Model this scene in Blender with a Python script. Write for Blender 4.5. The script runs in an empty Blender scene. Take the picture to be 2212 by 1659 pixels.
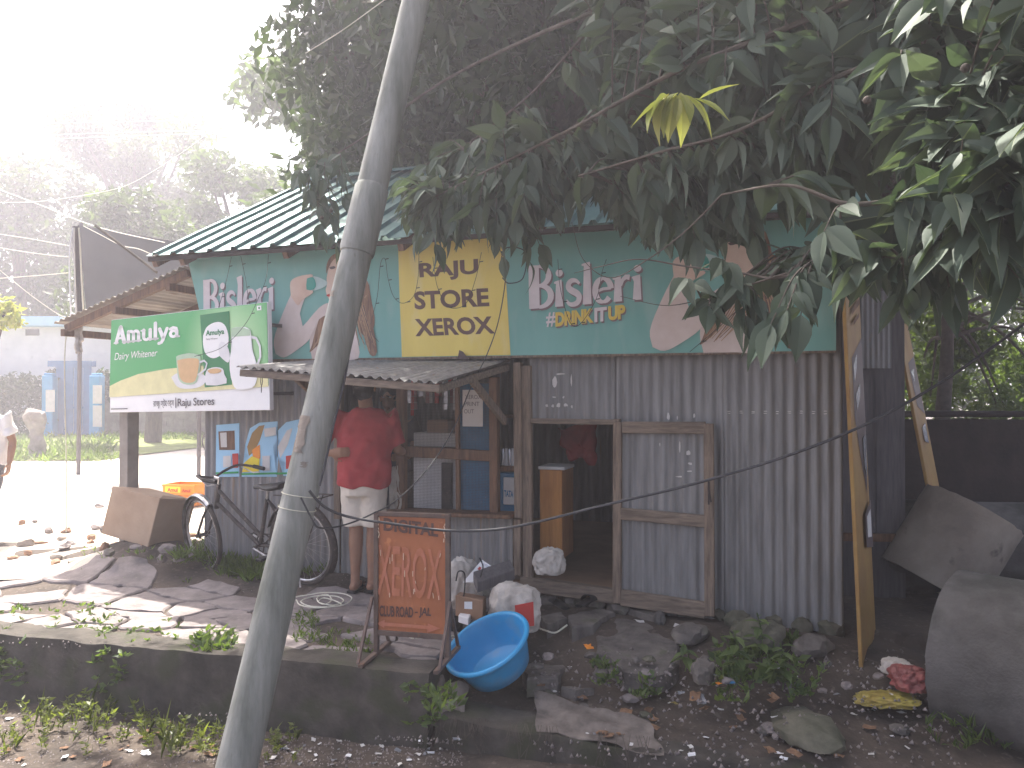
import bpy, bmesh, math, random
import numpy as np
from mathutils import Vector, Matrix, Euler, noise as mnoise
R = math.radians
random.seed(7); rng = np.random.default_rng(7)
SC = bpy.context.scene
COL = SC.collection
# ------------------------------------------------------------------ camera
EYE = 1.62; FPX = 1700.0; PITCH = R(0.5); PW, PH = 2212.0, 1659.0
cam_d = bpy.data.cameras.new('camera'); cam = bpy.data.objects.new('camera', cam_d); COL.objects.link(cam)
cam_d.sensor_width = 36.0; cam_d.lens = 36.0 * FPX / PW
cam_d.clip_start = 0.05; cam_d.clip_end = 2000
cam.location = (0, 0, EYE); cam.rotation_euler = (R(90) + PITCH, 0, 0)
SC.camera = cam
# ------------------------------------------------------------------ world, sun, exposure
SUN_AZ = R(-30.0)      # from +Y (view direction) towards the left
SUN_EL = R(60.0)
w = bpy.data.worlds.new('World'); SC.world = w; w.use_nodes = True
nt = w.node_tree; nt.nodes.clear()
sky = nt.nodes.new('ShaderNodeTexSky'); sky.sky_type = 'NISHITA'; sky.sun_disc = False
sky.sun_elevation = SUN_EL; sky.sun_rotation = SUN_AZ
sky.air_density = 0.9; sky.dust_density = 7.0; sky.ozone_density = 0.4
bg = nt.nodes.new('ShaderNodeBackground'); bg.inputs['Strength'].default_value = 0.15
wo = nt.nodes.new('ShaderNodeOutputWorld')
nt.links.new(sky.outputs[0], bg.inputs[0]); nt.links.new(bg.outputs[0], wo.inputs[0])
sd = bpy.data.lights.new('sun', 'SUN'); sd.energy = 5.0; sd.angle = R(0.5); sd.color = (1.0, 0.95, 0.87)
sun = bpy.data.objects.new('sun', sd); COL.objects.link(sun)
to_sun = Vector((math.sin(SUN_AZ) * math.cos(SUN_EL), math.cos(SUN_AZ) * math.cos(SUN_EL), math.sin(SUN_EL)))
sun.rotation_euler = to_sun.to_track_quat('Z', 'Y').to_euler(); sun.location = (-6, 14, 14)
SC.view_settings.view_transform = 'Standard'; SC.view_settings.look = 'None'
SC.view_settings.gamma = 1.0; SC.view_settings.use_curve_mapping = False
SC.view_settings.exposure = 1.66
SC.cycles.max_bounces = 6; SC.cycles.diffuse_bounces = 3; SC.cycles.glossy_bounces = 2
SC.cycles.transmission_bounces = 3; SC.cycles.volume_bounces = 1; SC.cycles.transparent_max_bounces = 6
GLARE_HAZE = 0.0068  # density of the volume that stands in for lens glare
SC.cycles.use_denoising = True
SC.cycles.sample_clamp_indirect = 6.0

# ------------------------------------------------------------------ pixel -> place helpers (photo seen 2212 wide)
_f = Vector((0, math.cos(PITCH), math.sin(PITCH))); _u = Vector((0, -math.sin(PITCH), math.cos(PITCH)))
def ray(px, py): return Vector((1, 0, 0)) * ((px - PW / 2) / FPX) + _u * ((PH / 2 - py) / FPX) + _f
def G(px, py, z=0.0):
    d = ray(px, py); t = (z - EYE) / d.z; return Vector((0, 0, EYE)) + d * t
def D(px, py, Y):
    d = ray(px, py); return Vector((0, 0, EYE)) + d * (Y / d.y)
TH = R(19.5); FO = Vector((0, 6.24, 0))
UV = Vector((math.cos(TH), -math.sin(TH), 0)); BV = Vector((math.sin(TH), math.cos(TH), 0))   # along the front, and into the shop
def WF(u, y, z): return FO + UV * u + BV * y + Vector((0, 0, z))          # shop frame -> world
def FP(px, py, y=0.0):
    d = ray(px, py); o = Vector((0, 0, EYE)); t = (y - (o - FO).dot(BV)) / d.dot(BV)
    p = o + d * t; return Vector(((p - FO).dot(UV), y, p.z))              # shop-frame point on the plane parallel to the front
def FU(px, py, u):
    d = ray(px, py); o = Vector((0, 0, EYE)); t = (u - (o - FO).dot(UV)) / d.dot(UV)
    p = o + d * t; return Vector((u, (p - FO).dot(BV), p.z))
def pu(px, py=900, y=0.0): return FP(px, py, y).x
def pz(px, py, y=0.0): return FP(px, py, y).z

# ------------------------------------------------------------------ object helpers
def tag(o, label=None, cat=None, group=None, kind=None):
    if label: o['label'] = label
    if cat: o['category'] = cat
    if group: o['group'] = group
    if kind: o['kind'] = kind
    return o
def empty(name, loc=(0, 0, 0), rz=0.0, label=None, cat=None, group=None, parent=None):
    o = bpy.data.objects.new(name, None); COL.objects.link(o); o.location = loc; o.rotation_euler = (0, 0, rz)
    o.empty_display_size = 0.1
    if parent: o.parent = parent
    return tag(o, label, cat, group)
def link(name, me, mat=None, parent=None, loc=None, rot=None, scale=None):
    o = bpy.data.objects.new(name, me); COL.objects.link(o)
    if mat is not None and not me.materials: me.materials.append(mat)
    if parent: o.parent = parent
    if loc is not None: o.location = loc
    if rot is not None: o.rotation_euler = rot
    if scale is not None: o.scale = scale
    return o
def copy_tree(o, parent=None):
    c = o.copy(); COL.objects.link(c); c.parent = parent
    for ch in list(o.children): copy_tree(ch, c)
    return c
def catmull(pts, n=8):
    P = [Vector(p) for p in pts]
    if len(P) < 3: return P
    P = [P[0] * 2 - P[1]] + P + [P[-1] * 2 - P[-2]]; out = []
    for i in range(1, len(P) - 2):
        for k in range(n):
            t = k / n; a, b, c, d = P[i - 1], P[i], P[i + 1], P[i + 2]
            out.append(0.5 * ((2 * b) + (c - a) * t + (2 * a - 5 * b + 4 * c - d) * t * t + (3 * b - a - 3 * c + d) * t ** 3))
    out.append(P[-2]); return out
class MB:
    def __init__(s): s.v = []; s.f = []
    def add(s, vs, fs):
        o = len(s.v); s.v += [tuple(v) for v in vs]; s.f += [tuple(i + o for i in f) for f in fs]; return s
    def hexa(s, p):   # 8 corners: bottom 4 ccw, top 4 ccw
        return s.add(p, [(3, 2, 1, 0), (4, 5, 6, 7), (0, 1, 5, 4), (1, 2, 6, 5), (2, 3, 7, 6), (3, 0, 4, 7)])
    def box(s, x0, x1, y0, y1, z0, z1):
        return s.hexa([(x0, y0, z0), (x1, y0, z0), (x1, y1, z0), (x0, y1, z0), (x0, y0, z1), (x1, y0, z1), (x1, y1, z1), (x0, y1, z1)])
    def bar(s, a, b, w, h, up=(0, 0, 1)):   # rectangular bar from a to b
        a = Vector(a); b = Vector(b); t = (b - a).normalized(); upv = Vector(up)
        sd = t.cross(upv)
        if sd.length < 1e-4: sd = t.cross(Vector((1, 0, 0)))
        sd.normalize(); n = sd.cross(t); x = sd * w / 2; y = n * h / 2
        return s.hexa([a - x - y, a + x - y, b + x - y, b - x - y, a - x + y, a + x + y, b + x + y, b - x + y])
    def tube(s, pts, r, seg=8, closed=False, cap=True):
        P = [Vector(p) for p in pts]; n = len(P); rs = r if isinstance(r, (list, tuple)) else [r] * n
        rings = []; side = None
        for i in range(n):
            if closed: t = P[(i + 1) % n] - P[i - 1]
            else: t = P[min(i + 1, n - 1)] - P[max(i - 1, 0)]
            if t.length < 1e-9: t = Vector((0, 0, 1))
            t.normalize()
            if side is None:
                side = t.orthogonal().normalized()
            side = (side - t * side.dot(t))
            if side.length < 1e-6: side = t.orthogonal()
            side.normalize(); o = t.cross(side)
            rings.append([P[i] + (side * math.cos(k * 2 * math.pi / seg) + o * math.sin(k * 2 * math.pi / seg)) * rs[i] for k in range(seg)])
        vs = [v for rg in rings for v in rg]; fs = []
        m = n if closed else n - 1
        for i in range(m):
            j = (i + 1) % n
            for k in range(seg):
                l = (k + 1) % seg; fs.append((i * seg + k, i * seg + l, j * seg + l, j * seg + k))
        if cap and not closed:
            fs.append(tuple(range(seg - 1, -1, -1))); fs.append(tuple((n - 1) * seg + k for k in range(seg)))
        return s.add(vs, fs)
    def loft(s, rings, seg=14, side=(1, 0, 0)):   # rings: (centre, a, b): ellipse, a along side
        n = len(rings); vs = []; fs = []; P = [Vector(r[0]) for r in rings]; sv = Vector(side)
        for i in range(n):
            t = (P[min(i + 1, n - 1)] - P[max(i - 1, 0)]).normalized()
            x = sv - t * sv.dot(t)
            if x.length < 1e-3: x = t.orthogonal()
            x.normalize(); y = t.cross(x)
            for k in range(seg):
                a = 2 * math.pi * k / seg
                vs.append(P[i] + x * rings[i][1] * math.cos(a) + y * rings[i][2] * math.sin(a))
        for i in range(n - 1):
            for k in range(seg):
                l = (k + 1) % seg; fs.append((i * seg + k, i * seg + l, (i + 1) * seg + l, (i + 1) * seg + k))
        fs.append(tuple(range(seg - 1, -1, -1))); fs.append(tuple((n - 1) * seg + k for k in range(seg)))
        return s.add(vs, fs)
    def lathe(s, prof, seg=32, c=(0, 0, 0)):   # (r, z) profile round z
        c = Vector(c); vs = []; fs = []
        for r, z in prof:
            for k in range(seg):
                a = 2 * math.pi * k / seg; vs.append(c + Vector((r * math.cos(a), r * math.sin(a), z)))
        for i in range(len(prof) - 1):
            for k in range(seg):
                l = (k + 1) % seg; fs.append((i * seg + k, i * seg + l, (i + 1) * seg + l, (i + 1) * seg + k))
        return s.add(vs, fs)
    def ellipsoid(s, c, r, seg=16, rg=10, rot=None):
        c = Vector(c); vs = []; fs = []; M = rot.to_matrix() if rot else Matrix.Identity(3)
        for i in range(rg + 1):
            th = math.pi * i / rg
            for k in range(seg):
                a = 2 * math.pi * k / seg
                vs.append(c + M @ Vector((r[0] * math.sin(th) * math.cos(a), r[1] * math.sin(th) * math.sin(a), r[2] * math.cos(th))))
        for i in range(rg):
            for k in range(seg):
                l = (k + 1) % seg; fs.append((i * seg + k, (i + 1) * seg + k, (i + 1) * seg + l, i * seg + l))
        return s.add(vs, fs)
    def mesh(s, name='mesh', smooth=False, angle=40):
        me = bpy.data.meshes.new(name); me.from_pydata(s.v, [], s.f); me.validate(); me.update()
        if smooth:
            me.shade_smooth(); me.set_sharp_from_angle(angle=R(angle))
        return me
    def build(s, name, mat=None, parent=None, smooth=False, angle=40, **k):
        return link(name, s.mesh(name, smooth, angle), mat, parent, **k)
def bevelled(mb, name, mat, parent=None, w=0.004, **k):
    bm = bmesh.new(); vs = [bm.verts.new(v) for v in mb.v]
    for f in mb.f:
        try: bm.faces.new([vs[i] for i in f])
        except ValueError: pass
    bm.normal_update()
    bmesh.ops.bevel(bm, geom=list(bm.edges), offset=w, segments=1, affect='EDGES', clamp_overlap=True)
    me = bpy.data.meshes.new(name); bm.to_mesh(me); bm.free()
    return link(name, me, mat, parent, **k)
def rawmesh(name, V, F4):   # numpy verts (n,3), quads (m,4)
    me = bpy.data.meshes.new(name); n = len(V); m = len(F4); k = F4.shape[1]
    me.vertices.add(n); me.vertices.foreach_set('co', np.ascontiguousarray(V, dtype=np.float32).ravel())
    me.loops.add(m * k); me.loops.foreach_set('vertex_index', np.ascontiguousarray(F4, dtype=np.int32).ravel())
    me.polygons.add(m); me.polygons.foreach_set('loop_start', np.arange(0, m * k, k, dtype=np.int32))
    try: me.polygons.foreach_set('loop_total', np.full(m, k, dtype=np.int32))
    except Exception: pass
    me.update(); me.validate(); return me
def remeshed(mb, voxel, smooth=4, name='body'):
    me = mb.mesh('tmp'); o = bpy.data.objects.new('tmp', me); COL.objects.link(o)
    m = o.modifiers.new('r', 'REMESH'); m.mode = 'VOXEL'; m.voxel_size = voxel
    if smooth:
        q = o.modifiers.new('s', 'SMOOTH'); q.iterations = smooth; q.factor = 0.5
    dg = bpy.context.evaluated_depsgraph_get(); dg.update()
    out = bpy.data.meshes.new_from_object(o.evaluated_get(dg)); bpy.data.objects.remove(o); out.name = name
    out.shade_smooth(); return out
def wobble(me, amp, scale, seed=0.0, axis=None):
    for v in me.vertices:
        p = v.co * scale + Vector((seed, seed * 1.7, -seed)); d = Vector((mnoise.noise(p), mnoise.noise(p + Vector((9, 3, 1))), mnoise.noise(p + Vector((2, 7, 5)))))
        v.co += d * amp
    me.update(); return me

# ------------------------------------------------------------------ materials
def newmat(name):
    m = bpy.data.materials.new(name); m.use_nodes = True; n = m.node_tree; n.nodes.clear()
    o = n.nodes.new('ShaderNodeOutputMaterial'); b = n.nodes.new('ShaderNodeBsdfPrincipled'); n.links.new(b.outputs[0], o.inputs[0])
    return m, n, b, o
def ramp(n, stops):
    r = n.nodes.new('ShaderNodeValToRGB'); e = r.color_ramp.elements
    e[0].position, e[0].color = stops[0][0], (*stops[0][1], 1); e[1].position, e[1].color = stops[-1][0], (*stops[-1][1], 1)
    for p, c in stops[1:-1]: q = e.new(p); q.color = (*c, 1)
    return r
def mat(name, c1, c2=None, scale=6.0, rough=0.8, metal=0.0, bump=0.0, bscale=60.0, stretch=(1, 1, 1), detail=6, spots=None, spec=0.3, lo=.35, hi=.65):
    """noise-mixed two-colour procedural surface; spots=(colour, scale, threshold, strength) adds worn blotches"""
    m, n, b, o = newmat(name); c2 = c2 or tuple(x * 0.7 for x in c1)
    tc = n.nodes.new('ShaderNodeTexCoord'); mp = n.nodes.new('ShaderNodeMapping'); mp.inputs['Scale'].default_value = stretch
    n.links.new(tc.outputs['Object'], mp.inputs[0])
    nz = n.nodes.new('ShaderNodeTexNoise'); nz.inputs['Scale'].default_value = scale; nz.inputs['Detail'].default_value = detail; nz.inputs['Roughness'].default_value = .62
    n.links.new(mp.outputs[0], nz.inputs['Vector'])
    rp = ramp(n, [(lo, c2), (hi, c1)]); n.links.new(nz.outputs[0], rp.inputs[0]); col = rp.outputs[0]
    if spots:
        sc, ss, th, st = spots
        n2 = n.nodes.new('ShaderNodeTexNoise'); n2.inputs['Scale'].default_value = ss; n2.inputs['Detail'].default_value = 5
        n.links.new(mp.outputs[0], n2.inputs['Vector'])
        r2 = ramp(n, [(th, (0, 0, 0)), (min(th + .12, 1), (st, st, st))]); n.links.new(n2.outputs[0], r2.inputs[0])
        mx = n.nodes.new('ShaderNodeMix'); mx.data_type = 'RGBA'; n.links.new(r2.outputs[0], mx.inputs[0]); n.links.new(col, mx.inputs[6]); mx.inputs[7].default_value = (*sc, 1); col = mx.outputs[2]
    n.links.new(col, b.inputs['Base Color'])
    b.inputs['Roughness'].default_value = rough; b.inputs['Metallic'].default_value = metal
    b.inputs['Specular IOR Level'].default_value = spec
    if bump:
        n3 = n.nodes.new('ShaderNodeTexNoise'); n3.inputs['Scale'].default_value = bscale; n3.inputs['Detail'].default_value = 6
        n.links.new(mp.outputs[0], n3.inputs['Vector']); bp = n.nodes.new('ShaderNodeBump'); bp.inputs['Strength'].default_value = bump; bp.inputs['Distance'].default_value = .01
        n.links.new(n3.outputs[0], bp.inputs['Height']); n.links.new(bp.outputs[0], b.inputs['Normal'])
    return m
def leafmat(name, c1, c2, trans=0.35, rough=0.45, tcol=None):
    m, n, b, o = newmat(name)
    g = n.nodes.new('ShaderNodeNewGeometry'); oi = n.nodes.new('ShaderNodeObjectInfo')
    ad = n.nodes.new('ShaderNodeMath'); ad.operation = 'ADD'; n.links.new(g.outputs['Random Per Island'], ad.inputs[0]); n.links.new(oi.outputs['Random'], ad.inputs[1])
    fr = n.nodes.new('ShaderNodeMath'); fr.operation = 'FRACT'; n.links.new(ad.outputs[0], fr.inputs[0])
    rp = ramp(n, [(0, c2), (1, c1)]); n.links.new(fr.outputs[0], rp.inputs[0]); n.links.new(rp.outputs[0], b.inputs['Base Color'])
    b.inputs['Roughness'].default_value = rough; b.inputs['Specular IOR Level'].default_value = 0.28
    t = n.nodes.new('ShaderNodeBsdfTranslucent')
    mu = n.nodes.new('ShaderNodeMix'); mu.data_type = 'RGBA'; mu.blend_type = 'MULTIPLY'; mu.inputs[0].default_value = 1
    n.links.new(rp.outputs[0], mu.inputs[6]); mu.inputs[7].default_value = (*(tcol or (2.2, 2.4, 0.7)), 1); n.links.new(mu.outputs[2], t.inputs[0])
    mx = n.nodes.new('ShaderNodeMixShader'); mx.inputs[0].default_value = trans
    n.links.new(b.outputs[0], mx.inputs[1]); n.links.new(t.outputs[0], mx.inputs[2]); n.links.new(mx.outputs[0], o.inputs[0])
    return m
def flat(name, c, rough=0.6, var=0.12, scale=9): return mat(name, c, tuple(x * (1 - var) for x in c), scale=scale, rough=rough, detail=4)
M = {}
M['dirt'] = mat('dirt', (.10, .078, .062), (.04, .033, .028), scale=2.2, rough=.95, bump=.9, bscale=34, spots=((.16, .13, .11), 23, .58, .6))
M['sunlit_dust'] = mat('sunlit_dusty_road', (.56, .51, .45), (.42, .37, .31), scale=1.3, rough=.95, bump=.5, bscale=30, spots=((.55, .5, .44), 9, .55, .7))  # dusty ground colour, brightened to put in glaring sunlight
M['slab'] = mat('paving_stone', (.26, .225, .215), (.15, .13, .125), scale=5, rough=.9, bump=.7, bscale=26, spots=((.30, .27, .25), 40, .62, .5))
M['stone'] = mat('stone', (.17, .15, .135), (.08, .072, .066), scale=7, rough=.92, bump=.8, bscale=30, spots=((.07, .085, .04), 6, .58, .6))
M['moss'] = mat('mossy_stone', (.14, .13, .10), (.065, .067, .045), scale=7, rough=.95, bump=.8, bscale=30)
M['concrete'] = mat('old_concrete', (.095, .084, .072), (.036, .032, .027), scale=3.5, rough=.95, bump=.6, bscale=40, spots=((.05, .055, .03), 4, .5, .7))
M['pipe'] = mat('pipe_concrete', (.145, .135, .13), (.075, .07, .064), scale=2.6, rough=.95, bump=.7, bscale=60, spots=((.04, .042, .034), 3, .5, .7))
M['pipe2'] = mat('pale_pipe_concrete', (.32, .28, .235), (.20, .17, .145), scale=2.2, rough=.95, bump=.4, bscale=60, spots=((.06, .05, .05), 6, .62, .8))
M['zinc'] = mat('galvanised_sheet', (.27, .268, .268), (.175, .173, .173), scale=3, rough=.55, metal=.3, bump=.12, bscale=50, stretch=(6, 6, .6), spots=((.20, .15, .12), 9, .66, .4), spec=.4)
M['zinc2'] = mat('darker_galvanised_sheet', (.27, .265, .26), (.17, .165, .165), scale=3, rough=.6, metal=.3, bump=.12, bscale=50, stretch=(5, 5, .5), spots=((.24, .15, .09), 5, .62, .8), spec=.4)
M['zinc_veiled'] = mat('veil_paled_underside', (.44, .40, .36), (.32, .28, .25), scale=3, rough=.7, metal=.1, stretch=(5, 1, 5), spots=((.30, .20, .14), 5, .6, .6))  # sheet paled to put the glare veil into its colour
M['zinclow'] = mat('rusty_footed_sheet', (.29, .285, .285), (.18, .177, .177), scale=4, rough=.6, metal=.3, bump=.12, bscale=50, stretch=(7, 7, .5), spots=((.25, .17, .11), 4, .6, .8), spec=.4)
M['roof'] = mat('teal_roof_sheet', (.15, .28, .275), (.09, .19, .19), scale=3, rough=.40, metal=.5, bump=.05, bscale=40, spots=((.30, .36, .35), 6, .58, .8), spec=.6)
M['wood'] = mat('weathered_wood', (.27, .205, .155), (.14, .105, .08), scale=5, rough=.85, bump=.5, bscale=30, stretch=(9, 9, 1), spots=((.10, .075, .06), 7, .6, .7))
M['woodh'] = mat('weathered_wood_rail', (.25, .195, .15), (.13, .10, .078), scale=5, rough=.85, bump=.5, bscale=30, stretch=(1, 9, 9), spots=((.10, .075, .06), 7, .6, .7))
M['darkwood'] = mat('brown_wood', (.20, .11, .065), (.10, .058, .038), scale=5, rough=.75, bump=.3, bscale=30, stretch=(8, 8, 1))
M['orangewood'] = mat('varnished_cabinet', (.48, .22, .06), (.36, .15, .04), scale=4, rough=.5, stretch=(8, 8, 1), bump=.1)
M['black'] = flat('black_plastic', (.015, .015, .017), .5)
M['darkmetal'] = mat('worn_dark_metal', (.085, .07, .065), (.04, .034, .032), scale=14, rough=.6, metal=.3, spots=((.30, .24, .20), 28, .63, .7))
M['frame_metal'] = mat('brown_angle_iron', (.16, .115, .095), (.10, .07, .06), scale=9, rough=.65, metal=.2, spots=((.22, .12, .07), 15, .6, .8))
M['chrome'] = mat('dull_chrome', (.55, .55, .56), (.30, .28, .27), scale=20, rough=.3, metal=.9)
M['rubber'] = mat('tyre_rubber', (.07, .058, .05), (.035, .03, .028), scale=12, rough=.9)
M['pole'] = mat('galvanised_pole', (.36, .365, .34), (.13, .14, .12), scale=4.5, rough=.7, metal=.1, bump=.35, bscale=26, stretch=(2.2, 2.2, .32), spots=((.13, .125, .10), 42, .655, .7), lo=.3, hi=.72, detail=10)
M['teal'] = mat('teal_flex_print', (.18, .39, .345), (.145, .34, .30), scale=1.3, rough=.55, bump=.05, bscale=200, stretch=(1.6, 1.6, .5), spots=((.25, .40, .36), 3.2, .54, .5))
M['yellow'] = mat('yellow_flex_print', (.72, .57, .14), (.63, .48, .11), scale=1.5, rough=.55, bump=.05, bscale=200, stretch=(1.6, 1.6, .5), spots=((.66, .56, .26), 3.5, .55, .5))
M['ink'] = flat('brown_ink', (.115, .06, .05), .6)
M['print_white'] = flat('white_print', (.66, .60, .60), .6)
M['print_shadow'] = flat('brown_print_shadow', (.22, .16, .17), .6)
M['skin_print'] = mat('pale_skin_print', (.62, .53, .49), (.52, .42, .37), scale=3.5, rough=.6)
M['skin_print2'] = mat('warm_skin_print', (.63, .49, .40), (.55, .38, .29), scale=4, rough=.6)
M['hair_print'] = mat('hair_print', (.30, .18, .11), (.12, .065, .045), scale=5, rough=.6, stretch=(9, 9, .8))
M['hair_light'] = flat('light_hair_print', (.40, .26, .16), .6)
M['clear_print'] = flat('bottle_print', (.42, .55, .52), .5)
M['bottle_lbl'] = flat('bottle_label_print', (.05, .30, .24), .5)
M['cap_print'] = flat('dark_print', (.10, .07, .07), .5)
M['drink_yel'] = flat('yellow_letter_print', (.68, .50, .10), .6)
M['ad_green'] = mat('green_print', (.045, .33, .095), (.03, .27, .075), scale=1, rough=.35)
M['ad_light'] = mat('light_green_print', (.20, .52, .16), (.14, .46, .13), scale=1.2, rough=.35)
M['ad_cream'] = flat('cream_print', (.70, .66, .36), .4)
M['ad_white'] = flat('white_board', (.80, .80, .80), .35, .04)
M['ad_pack'] = mat('pack_print', (.03, .22, .08), (.025, .18, .07), scale=2, rough=.4)
M['ad_tea'] = flat('tea_print', (.62, .40, .20), .4)
M['ad_glass'] = flat('glass_print', (.42, .56, .40), .4)
M['ad_ink'] = flat('grey_ink', (.12, .11, .12), .5)
M['paper'] = mat('paper', (.62, .60, .58), (.52, .50, .48), scale=5, rough=.8)
M['white'] = mat('white_plastic', (.72, .72, .73), (.6, .6, .62), scale=5, rough=.5)
M['cardboard'] = mat('cardboard', (.38, .28, .20), (.31, .22, .155), scale=3, rough=.85, bump=.2, bscale=40)
M['carton2'] = mat('brown_carton', (.28, .17, .11), (.21, .125, .08), scale=4, rough=.85)
M['crate'] = flat('orange_crate_plastic', (.80, .27, .03), .45)
M['crate_lbl'] = flat('yellow_crate_label', (.80, .62, .04), .5)
M['red'] = flat('red_print', (.48, .04, .03), .5)
M['blue'] = flat('blue_board', (.035, .16, .30), .55, .2)
M['tub'] = mat('blue_tub_plastic', (.03, .32, .62), (.024, .27, .54), scale=2.5, rough=.35, spots=((.16, .29, .42), 7, .58, .45), spec=.5, bump=.1, bscale=20)
M['sack'] = mat('woven_sack', (.58, .54, .49), (.40, .36, .32), scale=9, rough=.75, bump=.5, bscale=60)
M['orange'] = mat('orange_sign_paint', (.42, .15, .066), (.33, .115, .05), scale=4, rough=.6, spots=((.66, .26, .10), 18, .6, .5))
M['pink'] = mat('faded_pink_paint', (.50, .185, .115), (.42, .15, .075), scale=12, rough=.6)
M['chip'] = flat('chipped_pale_paint', (.72, .55, .40), .7)
M['shirt'] = mat('red_cloth', (.36, .045, .05), (.29, .034, .04), scale=6, rough=.9, bump=.15, bscale=120)
M['dark_red'] = mat('dark_red_cloth', (.20, .022, .024), (.13, .016, .018), scale=6, rough=.9)
M['shorts'] = mat('cream_cloth', (.66, .60, .52), (.56, .50, .43), scale=6, rough=.9, bump=.2, bscale=90)
M['skin'] = mat('brown_skin', (.30, .165, .105), (.25, .13, .085), scale=8, rough=.6)
M['hair'] = mat('black_hair', (.010, .009, .009), (.005, .0045, .0045), scale=30, rough=.9, spec=.08, stretch=(6, 6, 1), bump=.6, bscale=90)
M['grey_shirt'] = flat('dark_grey_cloth', (.06, .06, .07), .9)
M['white_shirt'] = flat('white_cloth', (.75, .75, .77), .9)
M['jeans'] = flat('grey_trouser_cloth', (.12, .12, .14), .9)
M['eye'] = flat('eye', (.5, .48, .45), .3)
M['cable'] = flat('black_cable', (.045, .045, .05), .5)
M['wcable'] = flat('white_cable', (.62, .60, .50), .5)
M['wire'] = flat('thin_dark_wire', (.03, .04, .035), .6)
M['leaf_near'] = leafmat('grey_green_leaf', (.098, .130, .095), (.048, .074, .054), trans=.22, rough=.62, tcol=(1.35, 1.45, .75))
M['leaf_rib'] = leafmat('leaf_rib', (.16, .19, .13), (.11, .14, .095), trans=.2, rough=.6)
M['leaf_new'] = leafmat('young_yellow_leaf', (.40, .38, .13), (.29, .34, .10), trans=.40, tcol=(1.15, 1.2, .65))
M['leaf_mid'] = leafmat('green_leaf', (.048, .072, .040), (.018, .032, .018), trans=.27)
M['leaf_far'] = leafmat('far_leaf', (.062, .092, .045), (.024, .038, .020), trans=.34)
M['verge'] = leafmat('verge_weed_leaf', (.15, .17, .06), (.085, .10, .045), trans=.4)
M['grass'] = leafmat('grass_blade', (.11, .16, .045), (.06, .085, .03), trans=.4)
M['weed'] = leafmat('weed_leaf', (.11, .15, .055), (.055, .085, .035), trans=.35)
M['dryleaf'] = mat('dry_leaf', (.26, .15, .085), (.14, .08, .05), scale=20, rough=.85)
M['bark'] = mat('bark', (.10, .075, .058), (.045, .036, .03), scale=8, rough=.95, bump=1, bscale=20, stretch=(3, 3, .6))
M['twig'] = mat('pale_twig', (.11, .09, .075), (.06, .05, .042), scale=14, rough=.9)
M['wall_white'] = mat('whitewash', (.78, .77, .76), (.66, .66, .66), scale=1.2, rough=.9, spots=((.5, .5, .48), 3, .64, .5))
M['sky_paint'] = mat('pale_blue_paint', (.36, .60, .78), (.30, .52, .70), scale=2, rough=.8)
M['blue_gate'] = mat('blue_gate_paint', (.05, .15, .36), (.035, .11, .27), scale=3, rough=.6)
M['blue_pillar'] = mat('bright_blue_paint', (.07, .30, .58), (.05, .25, .50), scale=3, rough=.7)
M['stonewall'] = mat('grey_block_wall', (.30, .27, .24), (.18, .16, .145), scale=3, rough=.95, bump=.5, bscale=20)
M['darkwall'] = mat('dark_damp_wall', (.050, .036, .032), (.028, .022, .02), scale=3, rough=.95, bump=.5, bscale=24)
M['tarp'] = mat('black_tarp', (.020, .021, .026), (.012, .013, .016), scale=2, rough=.75)
M['signyellow'] = mat('yellow_orange_board', (.35, .22, .065), (.26, .145, .048), scale=3, rough=.55, spots=((.30, .12, .05), 6, .58, .6))
M['bag_yellow'] = mat('yellow_bag', (.36, .30, .07), (.26, .19, .05), scale=12, rough=.4)
M['bag_red'] = mat('red_bag', (.24, .06, .055), (.19, .07, .065), scale=12, rough=.4)
M['foil'] = mat('foil', (.62, .64, .68), (.4, .42, .46), scale=30, rough=.25, metal=.6)
M['ply'] = mat('brown_ply', (.26, .17, .11), (.19, .12, .08), scale=4, rough=.8)
M['grey_wood'] = mat('grey_plank', (.13, .12, .125), (.085, .08, .085), scale=5, rough=.85, stretch=(10, 10, .8), bump=.3)
M['rickshaw'] = flat('pale_blue_vinyl', (.30, .42, .62), .4)
# ------------------------------------------------------------------ ground
def sm(a, b, x):
    t = max(0.0, min(1.0, (x - a) / (b - a))); return t * t * (3 - 2 * t)
WA = Vector((-3.41, 5.25, 0)); WD = Vector((.9697, -.2437, 0)); WB = Vector((.2437, .9697, 0))
def ts(x, y): return (x - WA.x) * WD.x + (y - WA.y) * WD.y, (x - WA.x) * WB.x + (y - WA.y) * WB.y
def TS(t, s, z=0.0): return WA + WD * t + WB * s + Vector((0, 0, z))
def H(x, y):
    t, s = ts(x, y); p = Vector((x, y, 0))
    n1 = mnoise.noise(p * 1.7); n2 = mnoise.noise(p * 6.0)
    front = -.43 + .025 * n1 + .012 * n2
    q = -((p - FO).dot(BV)); uu = (p - FO).dot(UV)
    left = -.035 + .015 * n1 + .09 * sm(.8, .15, q) * sm(-.6, -1.6, uu)
    left += .20 * math.exp(-((x + 3.4) ** 2 + (y - 7.3) ** 2) / .40)
    right = -.30 + .26 * sm(.25, 1.35, s) + .035 * n1 + .018 * n2
    right -= .10 * sm(1.9, 3.2, x) * sm(7, 5, y)
    k = sm(2.96, 3.08, t); back = left * (1 - k) + right * k
    if q < -.1: back = back * .5
    z = front + (back - front) * sm(.03, .2, s)
    far = sm(9, 12, y); z = z * (1 - far) + far * (.02 * n1)
    return z
def axis(lo, hi, step, far, growth=1.35):
    a = list(np.arange(lo, hi + 1e-6, step)); d = step
    while a[-1] < far: d *= growth; a.append(a[-1] + d)
    d = step
    while a[0] > -far: d *= growth; a.insert(0, a[0] - d)
    return a
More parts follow.
